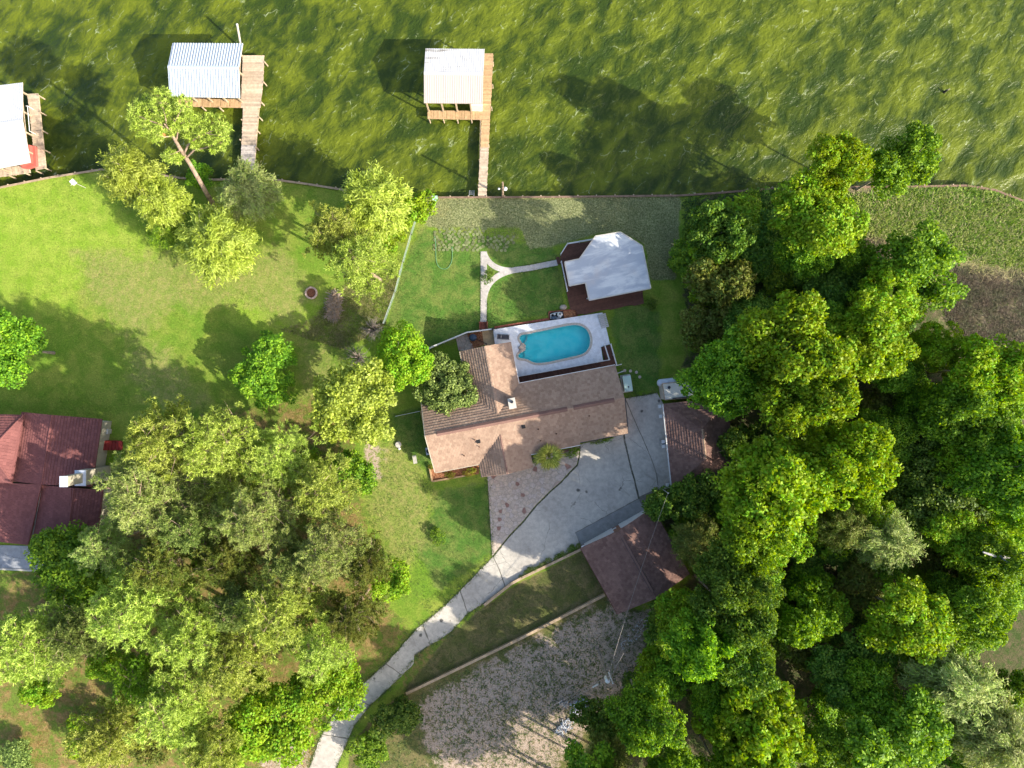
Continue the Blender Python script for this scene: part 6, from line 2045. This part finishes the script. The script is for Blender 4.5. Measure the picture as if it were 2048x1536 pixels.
# --- named trees of the right side
G = 'trees of the right wood'
RT = [('broad', 1668, 325, 64, 13, 'lime', 'lime tree hanging over the water, left of the pair at the right shore'),
      ('broad', 1628, 425, 86, 11, 'lime', 'broad lime tree just below the one hanging over the water'),
      ('broad', 1800, 330, 66, 12, 'green', 'green tree leaning over the lake beside the scrubby point'),
      ('dense', 1435, 470, 66, 10.5, 'dark', 'round dark green tree nearest the shore right of the sodded yard'),
      ('small', 1440, 560, 56, 8.0, 'olive', 'olive bush right of the pavilion'),
      ('small', 1410, 640, 50, 5.5, 'olive', 'dull olive bush below right of the pavilion'),
      ('broad', 1840, 545, 86, 12.5, 'green', 'big green tree beside the scrubby point'),
      ('broad', 1775, 620, 78, 13, 'lime', 'lime tree left of the dry dark clearing'),
      ('broad', 1740, 700, 84, 14, 'lime', 'lime tree with a grey dead limb left of the dark clearing'),
      ('broad', 1878, 690, 46, 11, 'lime', 'small crowned lime tree pointing into the dark clearing'),
      ('broad', 1570, 690, 92, 15, 'lime', 'bright lime tree above right of the workshop'),
      ('broad', 1455, 745, 78, 12, 'green', 'green tree overhanging the cream storage container'),
      ('broad', 1590, 790, 82, 15, 'lime', 'bright lime tree right of the workshop roof'),
      ('broad', 1985, 740, 76, 14, 'lime', 'lime tree at the right edge below the dark clearing'),
      ('broad', 1945, 830, 78, 13, 'green', 'green tree near the right edge, one crown below the dark clearing'),
      ('broad', 2020, 930, 84, 15, 'green', 'green tree cut by the right edge at mid height'),
      ('broad', 1565, 985, 104, 16, 'lime', 'largest bright lime tree right of the detached garage'),
      ('broad', 1690, 925, 82, 15, 'lime', 'lime tree whose crown points right, in the middle of the right wood'),
      ('broad', 1500, 1065, 66, 14, 'green', 'green tree next to the right corner of the garage'),
      ('feather', 1395, 1085, 54, 8, 'olive', 'olive yellow tree touching the garage roof'),
      ('small', 1330, 1005, 42, 5.5, 'dark', 'dark green tree in front of the workshop\'s lower corner'),
      ('small', 1395, 985, 46, 6, 'dark', 'dark green tree hiding the lower right corner of the workshop'),
      ('small', 1500, 890, 52, 7, 'dark', 'dark green tree against the right side of the workshop roof'),
      ('dense', 1622, 1228, 68, 11, 'green', 'round mid green crown standing alone below the middle of the right wood'),
      ('broad', 1818, 1232, 84, 14, 'lime', 'lime tree right of the round mid green crown'),
      ('broad', 1945, 1230, 66, 13, 'green', 'green tree at lower right beside the lime crown'),
      ('dense', 1522, 1475, 104, 14, 'lime', 'big smooth lime tree at the bottom edge of the right wood'),
      ('broad', 1790, 1470, 96, 13, 'green', 'green tree with glossy leaves at the bottom edge right of the big lime tree'),
      ('feather', 1900, 1362, 86, 13, 'pale', 'pale grey green tree near the lower right edge'),
      ('feather', 1985, 1470, 88, 13, 'pale', 'pale tree filling the bottom right corner'),
      ('broad', 1405, 1290, 66, 15, 'green', 'green tree at the edge of the dirt slope below the garage'),
      ('small', 1330, 1245, 46, 6, 'dark', 'dark bush behind the lower right corner of the garage'),
      ('small', 1195, 1445, 46, 5, 'dark', 'dark bush beside the white rubble'),
      ('feather', 1215, 1505, 50, 7, 'olive', 'olive yellow tree at the bottom edge below the rubble'),
      ('broad', 1290, 1430, 62, 12, 'green', 'green tree right of the white rubble'),
      ('broad', 1980, 1130, 62, 12, 'green', 'green tree around the grey dead snag'),
      ('feather', 1770, 1075, 66, 11, 'pale', 'pale yellow green tree in the middle of the lower right wood'),
      ('feather', 1680, 1050, 56, 10, 'olive', 'olive tree between the largest lime tree and the pale yellow green one'),
      ('small', 1345, 1340, 46, 6, 'green', 'green bush at the wood edge right of the utility pole'),
      ('small', 1398, 470, 34, 4.5, 'dark', 'dark bush at the top corner of the sodded yard'),
      ('broad', 1480, 1150, 66, 18, 'dark', 'dark tree below right of the garage'),
      ('broad', 1455, 1218, 66, 16, 'dark', 'tall dull green tree right of the garage\'s lower corner'),  # here and on the next tree, dark leaves carry the shade on the crown
      ('broad', 1478, 1312, 68, 16, 'dark', 'tall shade darkened tree beside the round mid green crown, toward the dirt slope'),
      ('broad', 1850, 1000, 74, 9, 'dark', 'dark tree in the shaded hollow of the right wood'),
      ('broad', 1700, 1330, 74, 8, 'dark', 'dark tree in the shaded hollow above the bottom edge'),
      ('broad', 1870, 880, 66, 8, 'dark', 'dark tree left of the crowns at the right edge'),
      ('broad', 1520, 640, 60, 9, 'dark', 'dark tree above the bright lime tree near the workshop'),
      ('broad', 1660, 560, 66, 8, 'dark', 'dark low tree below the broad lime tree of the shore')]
for k, x, y, r, h, m_, lb in RT:
    h *= {'broad': 1.45 if x < 1740 else 1.2, 'dense': 1.25, 'feather': 1.3, 'small': 1.25}[k] if m_ != 'dark' else 1.2
    tree(k, x, y, r, h, m_, lb, group=G, bark='bark_grey')


# trees of the same woods just beyond the frame: they throw the shade that lies on the drive and slope
for x, y, h in [(1180, 1600, 17), (1260, 1640, 19), (1350, 1610, 18), (1120, 1660, 17), (1320, 1720, 20), (1220, 1740, 19)]:
    tree('broad', x, y, 84, h, 'green', 'broadleaf tree of the right wood standing beyond the bottom edge', group='wood beyond the bottom edge')

# understory filling the woods
rgt = np.random.default_rng(17)
used = set()
def fill(poly, n, hr, rr, mats, label, group, kind='small', avoid=(), mind=26, cat='tree', name=None, near=None):
    done = []
    tries = 0
    while len(done) < n and tries < 4000:
        tries += 1
        p = sample_in(poly, 1, rgt)[0]
        if any(pip(np.array([p[0]]), np.array([p[1]]), a)[0] for a in avoid): continue
        if any((p[0] - q[0]) ** 2 + (p[1] - q[1]) ** 2 < mind ** 2 for q in done): continue
        done.append(p)
        m_ = mats[rgt.integers(len(mats))]
        lb = label
        if near:
            q = min(near, key=lambda e: (e[0] - p[0]) ** 2 + (e[1] - p[1]) ** 2)
            dx, dy = p[0] - q[0], p[1] - q[1]
            way = ('right of' if dx > 0 else 'left of') if abs(dx) > abs(dy) else ('below' if dy > 0 else 'above')
            lb = {'dark': 'dark', 'green': 'green', 'lime': 'lime', 'olive': 'olive', 'oak': 'dull green'}[m_] + ' low tree ' + way + ' the ' + q[2]
            if len(lb.split()) > 16 or lb in used: lb = label
            used.add(lb)
        tree(kind, p[0], p[1], rgt.uniform(*rr), rgt.uniform(*hr), m_, lb, name, group, cat=cat)
RW = [(1385, 420), (1560, 400), (1700, 480), (1750, 560), (1860, 740), (2060, 800), (2060, 1560), (1130, 1560), (1250, 1430), (1310, 1310), (1390, 1180), (1400, 1110), (1360, 1000), (1470, 950), (1470, 800), (1420, 750), (1380, 640)]
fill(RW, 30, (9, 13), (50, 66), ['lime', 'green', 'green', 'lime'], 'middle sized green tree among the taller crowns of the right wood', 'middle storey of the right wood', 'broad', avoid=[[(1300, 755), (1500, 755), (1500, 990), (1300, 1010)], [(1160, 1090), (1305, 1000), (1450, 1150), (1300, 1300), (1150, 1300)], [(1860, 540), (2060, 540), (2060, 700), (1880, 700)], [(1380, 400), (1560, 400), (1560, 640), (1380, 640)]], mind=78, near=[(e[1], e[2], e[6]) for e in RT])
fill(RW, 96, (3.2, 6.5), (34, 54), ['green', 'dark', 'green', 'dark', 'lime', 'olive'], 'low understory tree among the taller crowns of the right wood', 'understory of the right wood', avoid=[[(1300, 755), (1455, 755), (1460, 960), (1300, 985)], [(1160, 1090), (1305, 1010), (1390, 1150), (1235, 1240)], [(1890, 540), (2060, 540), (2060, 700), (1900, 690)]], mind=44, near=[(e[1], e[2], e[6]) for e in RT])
LP = [(300, 860, 'tall pine right of the neighbour\'s red steps'), (285, 985, 'pale pine over the neighbour\'s garage'), (548, 915, 'pine below the bare brown clearing'), (640, 985, 'pine beside the small bright green tree'), (505, 1035, 'pine in the middle of the left wood'), (660, 1105, 'pale pine facing the front lawn'), (140, 1150, 'bright green tree below the neighbour\'s garage'), (265, 1215, 'pine with tight round tufts'), (380, 1280, 'pine above the orange litter'), (560, 1230, 'pine with grey bare limbs'), (50, 1300, 'pine cut by the left edge'), (345, 1420, 'pine near the bottom edge'), (215, 1470, 'pine in the lower left corner'), (545, 1445, 'lime tree near the bottom edge')]
LW = [(250, 900), (470, 860), (640, 900), (700, 1010), (720, 1180), (700, 1320), (560, 1400), (470, 1540), (0, 1540), (0, 1200), (180, 1130)]
fill(LW, 30, (2.5, 5.0), (24, 40), ['olive', 'green', 'oak', 'lime'], 'low olive undergrowth tree beneath the pines of the left wood', 'undergrowth of the left wood', mind=60, near=LP)
fill([(1370, 400), (1570, 385), (1640, 470), (1620, 560), (1500, 600), (1380, 540)], 16, (0.8, 1.8), (18, 34), ['dark', 'green'], 'low dark shrub in the ground cover between sodded yard and lime trees', 'low shrubs by the right shore', 'shrub', mind=26, cat='shrub', name='shrub')

fill([(1030, 1161), (1100, 1126), (1160, 1096), (1157, 1091), (1098, 1119), (1040, 1152)], 14, (0.35, 0.6), (4, 7), ['dark', 'oak'], 'low dark plant in the verge between drive and bent retaining wall', 'plants along the drive verge', 'shrub', mind=7, cat='plant', name='verge_plant')

# dead snag at the right edge, dead limb
sg0 = P(2012, 1112, 7)
sgn = empty('dead_tree', (sg0.x, sg0.y, -0.05), 0, 'grey forked dead tree at the right edge of the wood', 'tree')
def S3(px, py, z): return P(px, py, z) - Vector((sg0.x, sg0.y, -0.05))
mb = MB().path([Vector((0, 0, 0)), Vector((0.1, 0, 5)), S3(2025, 1115, 9.5), S3(2044, 1108, 12.5), S3(2070, 1100, 14.5)], [0.36, 0.32, 0.28, 0.2, 0.1], 8)
local(mb, 'trunk', M['deadwood'], sgn)
for pts, r in (([S3(2025, 1115, 9.5), S3(1990, 1112, 12), S3(1966, 1104, 13.6)], 0.24), ([S3(2030, 1114, 10), S3(2046, 1128, 12.5), S3(2062, 1134, 13.5)], 0.18), ([S3(2000, 1113, 11.4), S3(2022, 1130, 13)], 0.1)):
    local(MB().path(pts, [r, r * 0.75, r * 0.35][:len(pts)], 7), 'limb', M['deadwood'], sgn)

# bare grey bushes
for i, (x, y, s, lb) in enumerate([(745, 658, 1.15, 'bare grey bush at the lower end of the chain link fence'), (715, 714, 1.25, 'bare grey bush left of the lime tree by the white fence'), (1650, 268, 1.0, 'bare twiggy treetop reaching over the water above the right shore trees')]):
    if i == 2: continue
    p = P(x, y, 0.8)
    o = empty('bare_bush', (p.x, p.y, 0), i * 1.3, lb, 'bush'); o.scale = (s, s, s)
    link('stems', TW[i % 2], o, M['twig'])

# shrubs about the house
def shrub(px, py, sx, sy, h, leaf, label, rz=0, cat='shrub', idx=0):
    tr, cr, Rr, h0, cz0 = PB['shrub'][idx]
    p = P(px, py, h * 0.6)
    o = empty('shrub', (p.x, p.y, -0.02), rz, label, cat)
    s = (H - h * 0.6) / F
    o.scale = (sx * s, sy * s, h / h0)
    link('trunk', tr, o, M['bark_grey']); link('crown', cr, o, M[leaf])
shrub(1146, 905, 16, 9, 0.9, 'green', 'clipped green hedge between palm and drive', HA)
shrub(1206, 881, 24, 5, 0.7, 'green', 'low green hedge strip under the eave by the drive', HA)
shrub(1072, 919, 8, 10, 0.9, 'dark', 'dark shrub between entrance gable and palm', HA)
shrub(900, 949, 10, 8, 0.8, 'gold', 'golden shrub in the flower bed nearest the corner', 0, 'shrub', 1)
shrub(940, 944, 14, 9, 0.9, 'gold', 'wider golden green shrub in the flower bed by the entrance', 0, 'shrub', 0)
shrub(861, 933, 5, 6, 0.6, 'gold', 'tiny golden plant at the left end of the flower bed', 0, 'shrub', 1)
shrub(976, 553, 13, 14, 1.5, 'dark', 'dark leafy sapling at the fork of the garden path', 0, 'shrub', 0)
shrub(1303, 606, 11, 12, 1.0, 'dark', 'dark small bush right of the lower pavilion deck', 0, 'shrub', 1)
shrub(232, 918, 14, 12, 1.3, 'lime', 'yellow green shrub below the neighbour\'s red steps', 0, 'shrub', 0)

# the palm by the entrance
pp = P(1098, 911, 2.8)
palm = empty('fan_palm', (pp.x, pp.y, -0.05), 0, 'spiky yellow green fan palm in front of the house', 'palm')
local(MB().path([(0, 0, 0), (0.03, 0, 1.2), (0, 0.02, 2.5)], [0.24, 0.2, 0.17], 9), 'trunk', M['bark_pine'], palm)
rgp = np.random.default_rng(4)
fm = []
for v_ in range(3):                         # three frond shapes: stalk and a fan of narrow blades
    V = []; Fc = []
    V += [(0, -0.02, 0), (0, 0.02, 0), (0.9, 0.015, 0.12), (0.9, -0.015, 0.12)]; Fc.append((0, 1, 2, 3))
    nb = 15
    for k in range(nb):
        a = (k / (nb - 1) - 0.5) * 2.5 + rgp.normal(0, 0.05)
        L = 0.95 * (1 - 0.25 * abs(a)) * rgp.uniform(0.85, 1.1)
        d = np.array([math.cos(a), math.sin(a)]); s_ = np.array([-d[1], d[0]]) * 0.045
        i0 = len(V)
        b_ = np.array([0.88, 0])
        m_ = b_ + d * L * 0.45; e_ = b_ + d * L
        V += [(b_[0], b_[1], 0.12), (m_[0] + s_[0], m_[1] + s_[1], 0.16), (e_[0], e_[1], 0.0 - 0.12 * rgp.random()), (m_[0] - s_[0], m_[1] - s_[1], 0.16)]
        Fc.append((i0, i0 + 1, i0 + 2, i0 + 3))
    me = bpy.data.meshes.new('frond'); me.from_pydata(V, [], Fc); me.update()
    fm.append(me)
M['palm'] = leaf_mat('leaf_palm', (0.32, 0.38, 0.05), 0.25, 0.015, 0.35, (0.50, 0.48, 0.10))
for k in range(40):
    o = link('frond', fm[k % 3], palm, M['palm'])
    el = rgp.uniform(-0.25, 1.1)
    o.location = (0, 0, 2.5 + 0.12 * rgp.random())
    o.rotation_euler = (0, -el, k * 2.399 + rgp.normal(0, 0.15))
    s = rgp.uniform(1.1, 1.35); o.scale = (s, s, s)

# ------------------------------------------------------------------ ground vegetation that nobody could count
def tufts(name, label, polys, n, mat, ln, wd, seed, blades=4, tilt=0.7, avoid=(), cat='grass'):
    rg = np.random.default_rng(seed)
    A = []
    tot = sum(abs(np.ptp(np.array(p)[:, 0]) * np.ptp(np.array(p)[:, 1])) for p in polys)
    for p in polys:
        w = W(p)
        k = int(n * abs(np.ptp(np.array(p)[:, 0]) * np.ptp(np.array(p)[:, 1])) / tot)
        A.append(sample_in(w, max(k, 10), rg))
    A = np.vstack(A)
    keep = np.ones(len(A), bool)
    for a in avoid: keep &= ~pip(A[:, 0], A[:, 1], W(a))
    keep &= A[:, 1] < shore_y(A[:, 0]) - max(0.25, ln * 0.9)
    # clumpy density
    f = np.sin(A[:, 0] * 0.9 + 2 * np.sin(A[:, 1] * 0.5)) * np.cos(A[:, 1] * 0.8 + 1.5 * np.sin(A[:, 0] * 0.6))
    keep &= rg.random(len(A)) < 0.62 + 0.4 * f
    A = A[keep]
    C = np.repeat(np.c_[A, np.full(len(A), -0.02)], blades, 0)
    d = rg.normal(size=C.shape); d[:, 2] = np.abs(d[:, 2]) * tilt + 0.25
    d = unit(d)
    s = unit(np.cross(d, np.array([0, 0, 1.0])))
    L = ln * rg.uniform(0.5, 1.3, (len(C), 1))
    base = C + np.c_[rg.normal(size=(len(C), 2)) * wd * 1.2, np.zeros(len(C))]
    V = np.stack([base + s * wd / 2, base - s * wd / 2, base + d * L], 1).reshape(-1, 3)
    o = link(name, arr_mesh(name, V, np.arange(len(V)).reshape(-1, 3)), None, mat)
    tag(o, label, cat, None, 'stuff')
    return o
g_lawn = leaf_mat('grass_lawn', (0.20, 0.31, 0.035), 0.25, 0.02, 0.4, (0.31, 0.36, 0.07))
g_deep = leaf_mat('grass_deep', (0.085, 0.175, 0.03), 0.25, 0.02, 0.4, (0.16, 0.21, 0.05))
g_sod = leaf_mat('grass_sod', (0.155, 0.18, 0.07), 0.2, 0.02, 0.4, (0.28, 0.27, 0.14))
g_weed = leaf_mat('weeds', (0.10, 0.15, 0.045), 0.2, 0.02, 0.45, (0.17, 0.19, 0.06))
g_scrub = leaf_mat('scrub_stems', (0.55, 0.47, 0.25), 0.2, 0.02, 0.35, (0.42, 0.42, 0.16))
g_scrubg = leaf_mat('scrub_leaves', (0.17, 0.30, 0.035), 0.3, 0.02, 0.45, (0.32, 0.37, 0.09))
g_dry = leaf_mat('dry_grass', (0.17, 0.13, 0.09), 0.2, 0.02, 0.45, (0.10, 0.11, 0.05))
g_litter = leaf_mat('leaf_litter', (0.30, 0.18, 0.06), 0.1, 0.02, 0.4, (0.20, 0.19, 0.05))
HSE = [(850, 800), (1258, 730), (1262, 870), (866, 965)]
PTH = [(958, 498), (980, 498), (1120, 515), (1120, 535), (1030, 548), (990, 570), (975, 650), (958, 650)]
tufts('lawn_grass', 'sunlit yellow green lawn grass on the left lots', [[(0, 385), (200, 350), (420, 420), (690, 420), (830, 400), (800, 560), (770, 650), (700, 820), (450, 840), (230, 860), (0, 820)]], 38000, g_lawn, 0.15, 0.035, 1, 3)
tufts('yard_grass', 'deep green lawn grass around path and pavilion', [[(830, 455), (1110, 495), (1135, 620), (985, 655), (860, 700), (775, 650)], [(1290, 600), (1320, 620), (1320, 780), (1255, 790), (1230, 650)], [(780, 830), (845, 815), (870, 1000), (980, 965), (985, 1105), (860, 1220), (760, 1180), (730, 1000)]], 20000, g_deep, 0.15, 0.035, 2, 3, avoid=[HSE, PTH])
tufts('sod_grass', 'thin grey green sod grass behind the bulkhead', [[(848, 398), (1358, 395), (1352, 560), (1305, 560), (1290, 490), (1240, 462), (1110, 492), (860, 455)]], 16000, g_sod, 0.13, 0.03, 3, 3)
tufts('slope_weeds', 'scattered weeds on the bare dirt slope below the garage', [[(820, 1400), (1000, 1300), (1225, 1195), (1300, 1235), (1290, 1330), (1200, 1410), (1110, 1536), (700, 1536)]], 5500, g_weed, 0.2, 0.06, 4, 6, 0.5, cat='weeds')
tufts('terrace_grass', 'olive grass strip between the two tan retaining walls', [[(1030, 1175), (1170, 1105), (1205, 1180), (830, 1370), (800, 1385), (900, 1275), (970, 1215)]], 6000, leaf_mat('grass_terrace', (0.15, 0.15, 0.05), 0.2, 0.02, 0.4, (0.11, 0.14, 0.04)), 0.15, 0.035, 5, 3)
tufts('scrub_stems', 'tangled tan vines and stems on the scrubby point at upper right', [[(1700, 395), (1840, 378), (1950, 376), (2060, 410), (2060, 560), (1980, 560), (1900, 520), (1740, 480)]], 5500, g_scrub, 1.2, 0.05, 6, 3, 0.22, cat='scrub')
tufts('scrub_leaves', 'green leaves among the tan stems of the scrubby point', [[(1700, 395), (1840, 378), (1950, 376), (2060, 410), (2060, 540), (1980, 530), (1900, 510), (1740, 470)]], 17000, g_scrubg, 0.55, 0.20, 7, 4, 0.9, cat='scrub')
tufts('dry_brush', 'dark dry brush in the clearing at the right edge', [[(1880, 530), (2060, 540), (2060, 800), (1960, 720), (1890, 640)], [(1600, 500), (1780, 470), (1760, 560), (1640, 600)]], 13000, g_dry, 0.6, 0.05, 8, 5, 0.4, cat='brush')
tufts('ground_cover', 'dark green creeping ground cover by the right shore', [[(1366, 395), (1570, 380), (1700, 470), (1620, 600), (1380, 640)]], 7000, leaf_mat('creeper', (0.05, 0.11, 0.02), 0.2, 0.02, 0.4, (0.08, 0.13, 0.03)), 0.3, 0.14, 9, 4, 0.7, cat='ground cover')
tufts('leaf_litter', 'orange brown leaf litter and dry grass under the left pines', [[(260, 870), (700, 800), (720, 980), (760, 1180), (820, 1270), (660, 1440), (620, 1536), (0, 1536), (0, 1200), (180, 1120)]], 30000, g_litter, 0.16, 0.06, 10, 3, 0.3, cat='leaf litter')
tufts('meadow_grass', 'long rough grass between the pines and the chain link fence', [[(700, 560), (800, 540), (770, 650), (690, 700), (560, 660), (620, 640)]], 7000, leaf_mat('grass_rough', (0.19, 0.22, 0.05), 0.2, 0.02, 0.45, (0.28, 0.25, 0.11)), 0.35, 0.05, 12, 4, 0.5)

def verge(name, label, lines, n, mat, ln, wd, seed, spread=0.22, cat='grass'):
    """ragged grass creeping over the edges of paving"""
    rg = np.random.default_rng(seed)
    A = []
    segs = [(Vector(XY(*a)), Vector(XY(*b))) for l in lines for a, b in zip(l[:-1], l[1:])]
    tot = sum((b - a).length for a, b in segs)
    for a, b in segs:
        k = max(2, int(n * (b - a).length / tot))
        t_ = rg.random(k)[:, None]
        q = np.array(a)[None] * (1 - t_) + np.array(b)[None] * t_
        A.append(q + rg.normal(size=(k, 2)) * spread * (0.4 + 0.9 * (np.sin(q[:, :1] * 2.1 + q[:, 1:] * 1.3) > 0)))
    A = np.vstack(A)
    C = np.repeat(np.c_[A, np.full(len(A), 0.0)], 4, 0)
    d = rg.normal(size=C.shape); d[:, 2] = np.abs(d[:, 2]) * 0.6 + 0.25
    d = unit(d); s_ = unit(np.cross(d, np.array([0, 0, 1.0])))
    L = ln * rg.uniform(0.5, 1.3, (len(C), 1))
    V = np.stack([C + s_ * wd / 2, C - s_ * wd / 2, C + d * L], 1).reshape(-1, 3)
    o = link(name, arr_mesh(name, V, np.arange(len(V)).reshape(-1, 3)), None, mat)
    tag(o, label, cat, None, 'stuff')
verge('verge_grass', 'ragged grass creeping over the edges of the drive', [[(986, 1113), (933, 1168), (885, 1216), (834, 1257), (793, 1305), (724, 1370), (680, 1407), (656, 1448), (638, 1481), (618, 1537)],
      [(672, 1537), (696, 1479), (708, 1452), (740, 1411), (782, 1372), (828, 1318), (850, 1296), (904, 1262), (936, 1226), (969, 1206)], [(975, 955), (987, 1112)], [(1249, 797), (1314, 786)]], 2600, g_weed, 0.22, 0.05, 31)
verge('joint_weeds', 'thin weeds growing in the joint between flagstones and drive', [CRACK, [(1248, 870), (1260, 928), (1278, 996)]], 500, leaf_mat('joint_weed', (0.06, 0.07, 0.03), 0.2, 0.02, 0.4), 0.14, 0.05, 32, 0.05, 'weeds')
verge('path_grass', 'grass overhanging the edges of the garden path', [[(961, 503), (961, 644)], [(974, 600), (974, 644)], [(1040, 533), (1115, 519)], [(1040, 546), (1115, 531)]], 700, g_deep, 0.14, 0.04, 33, 0.08)
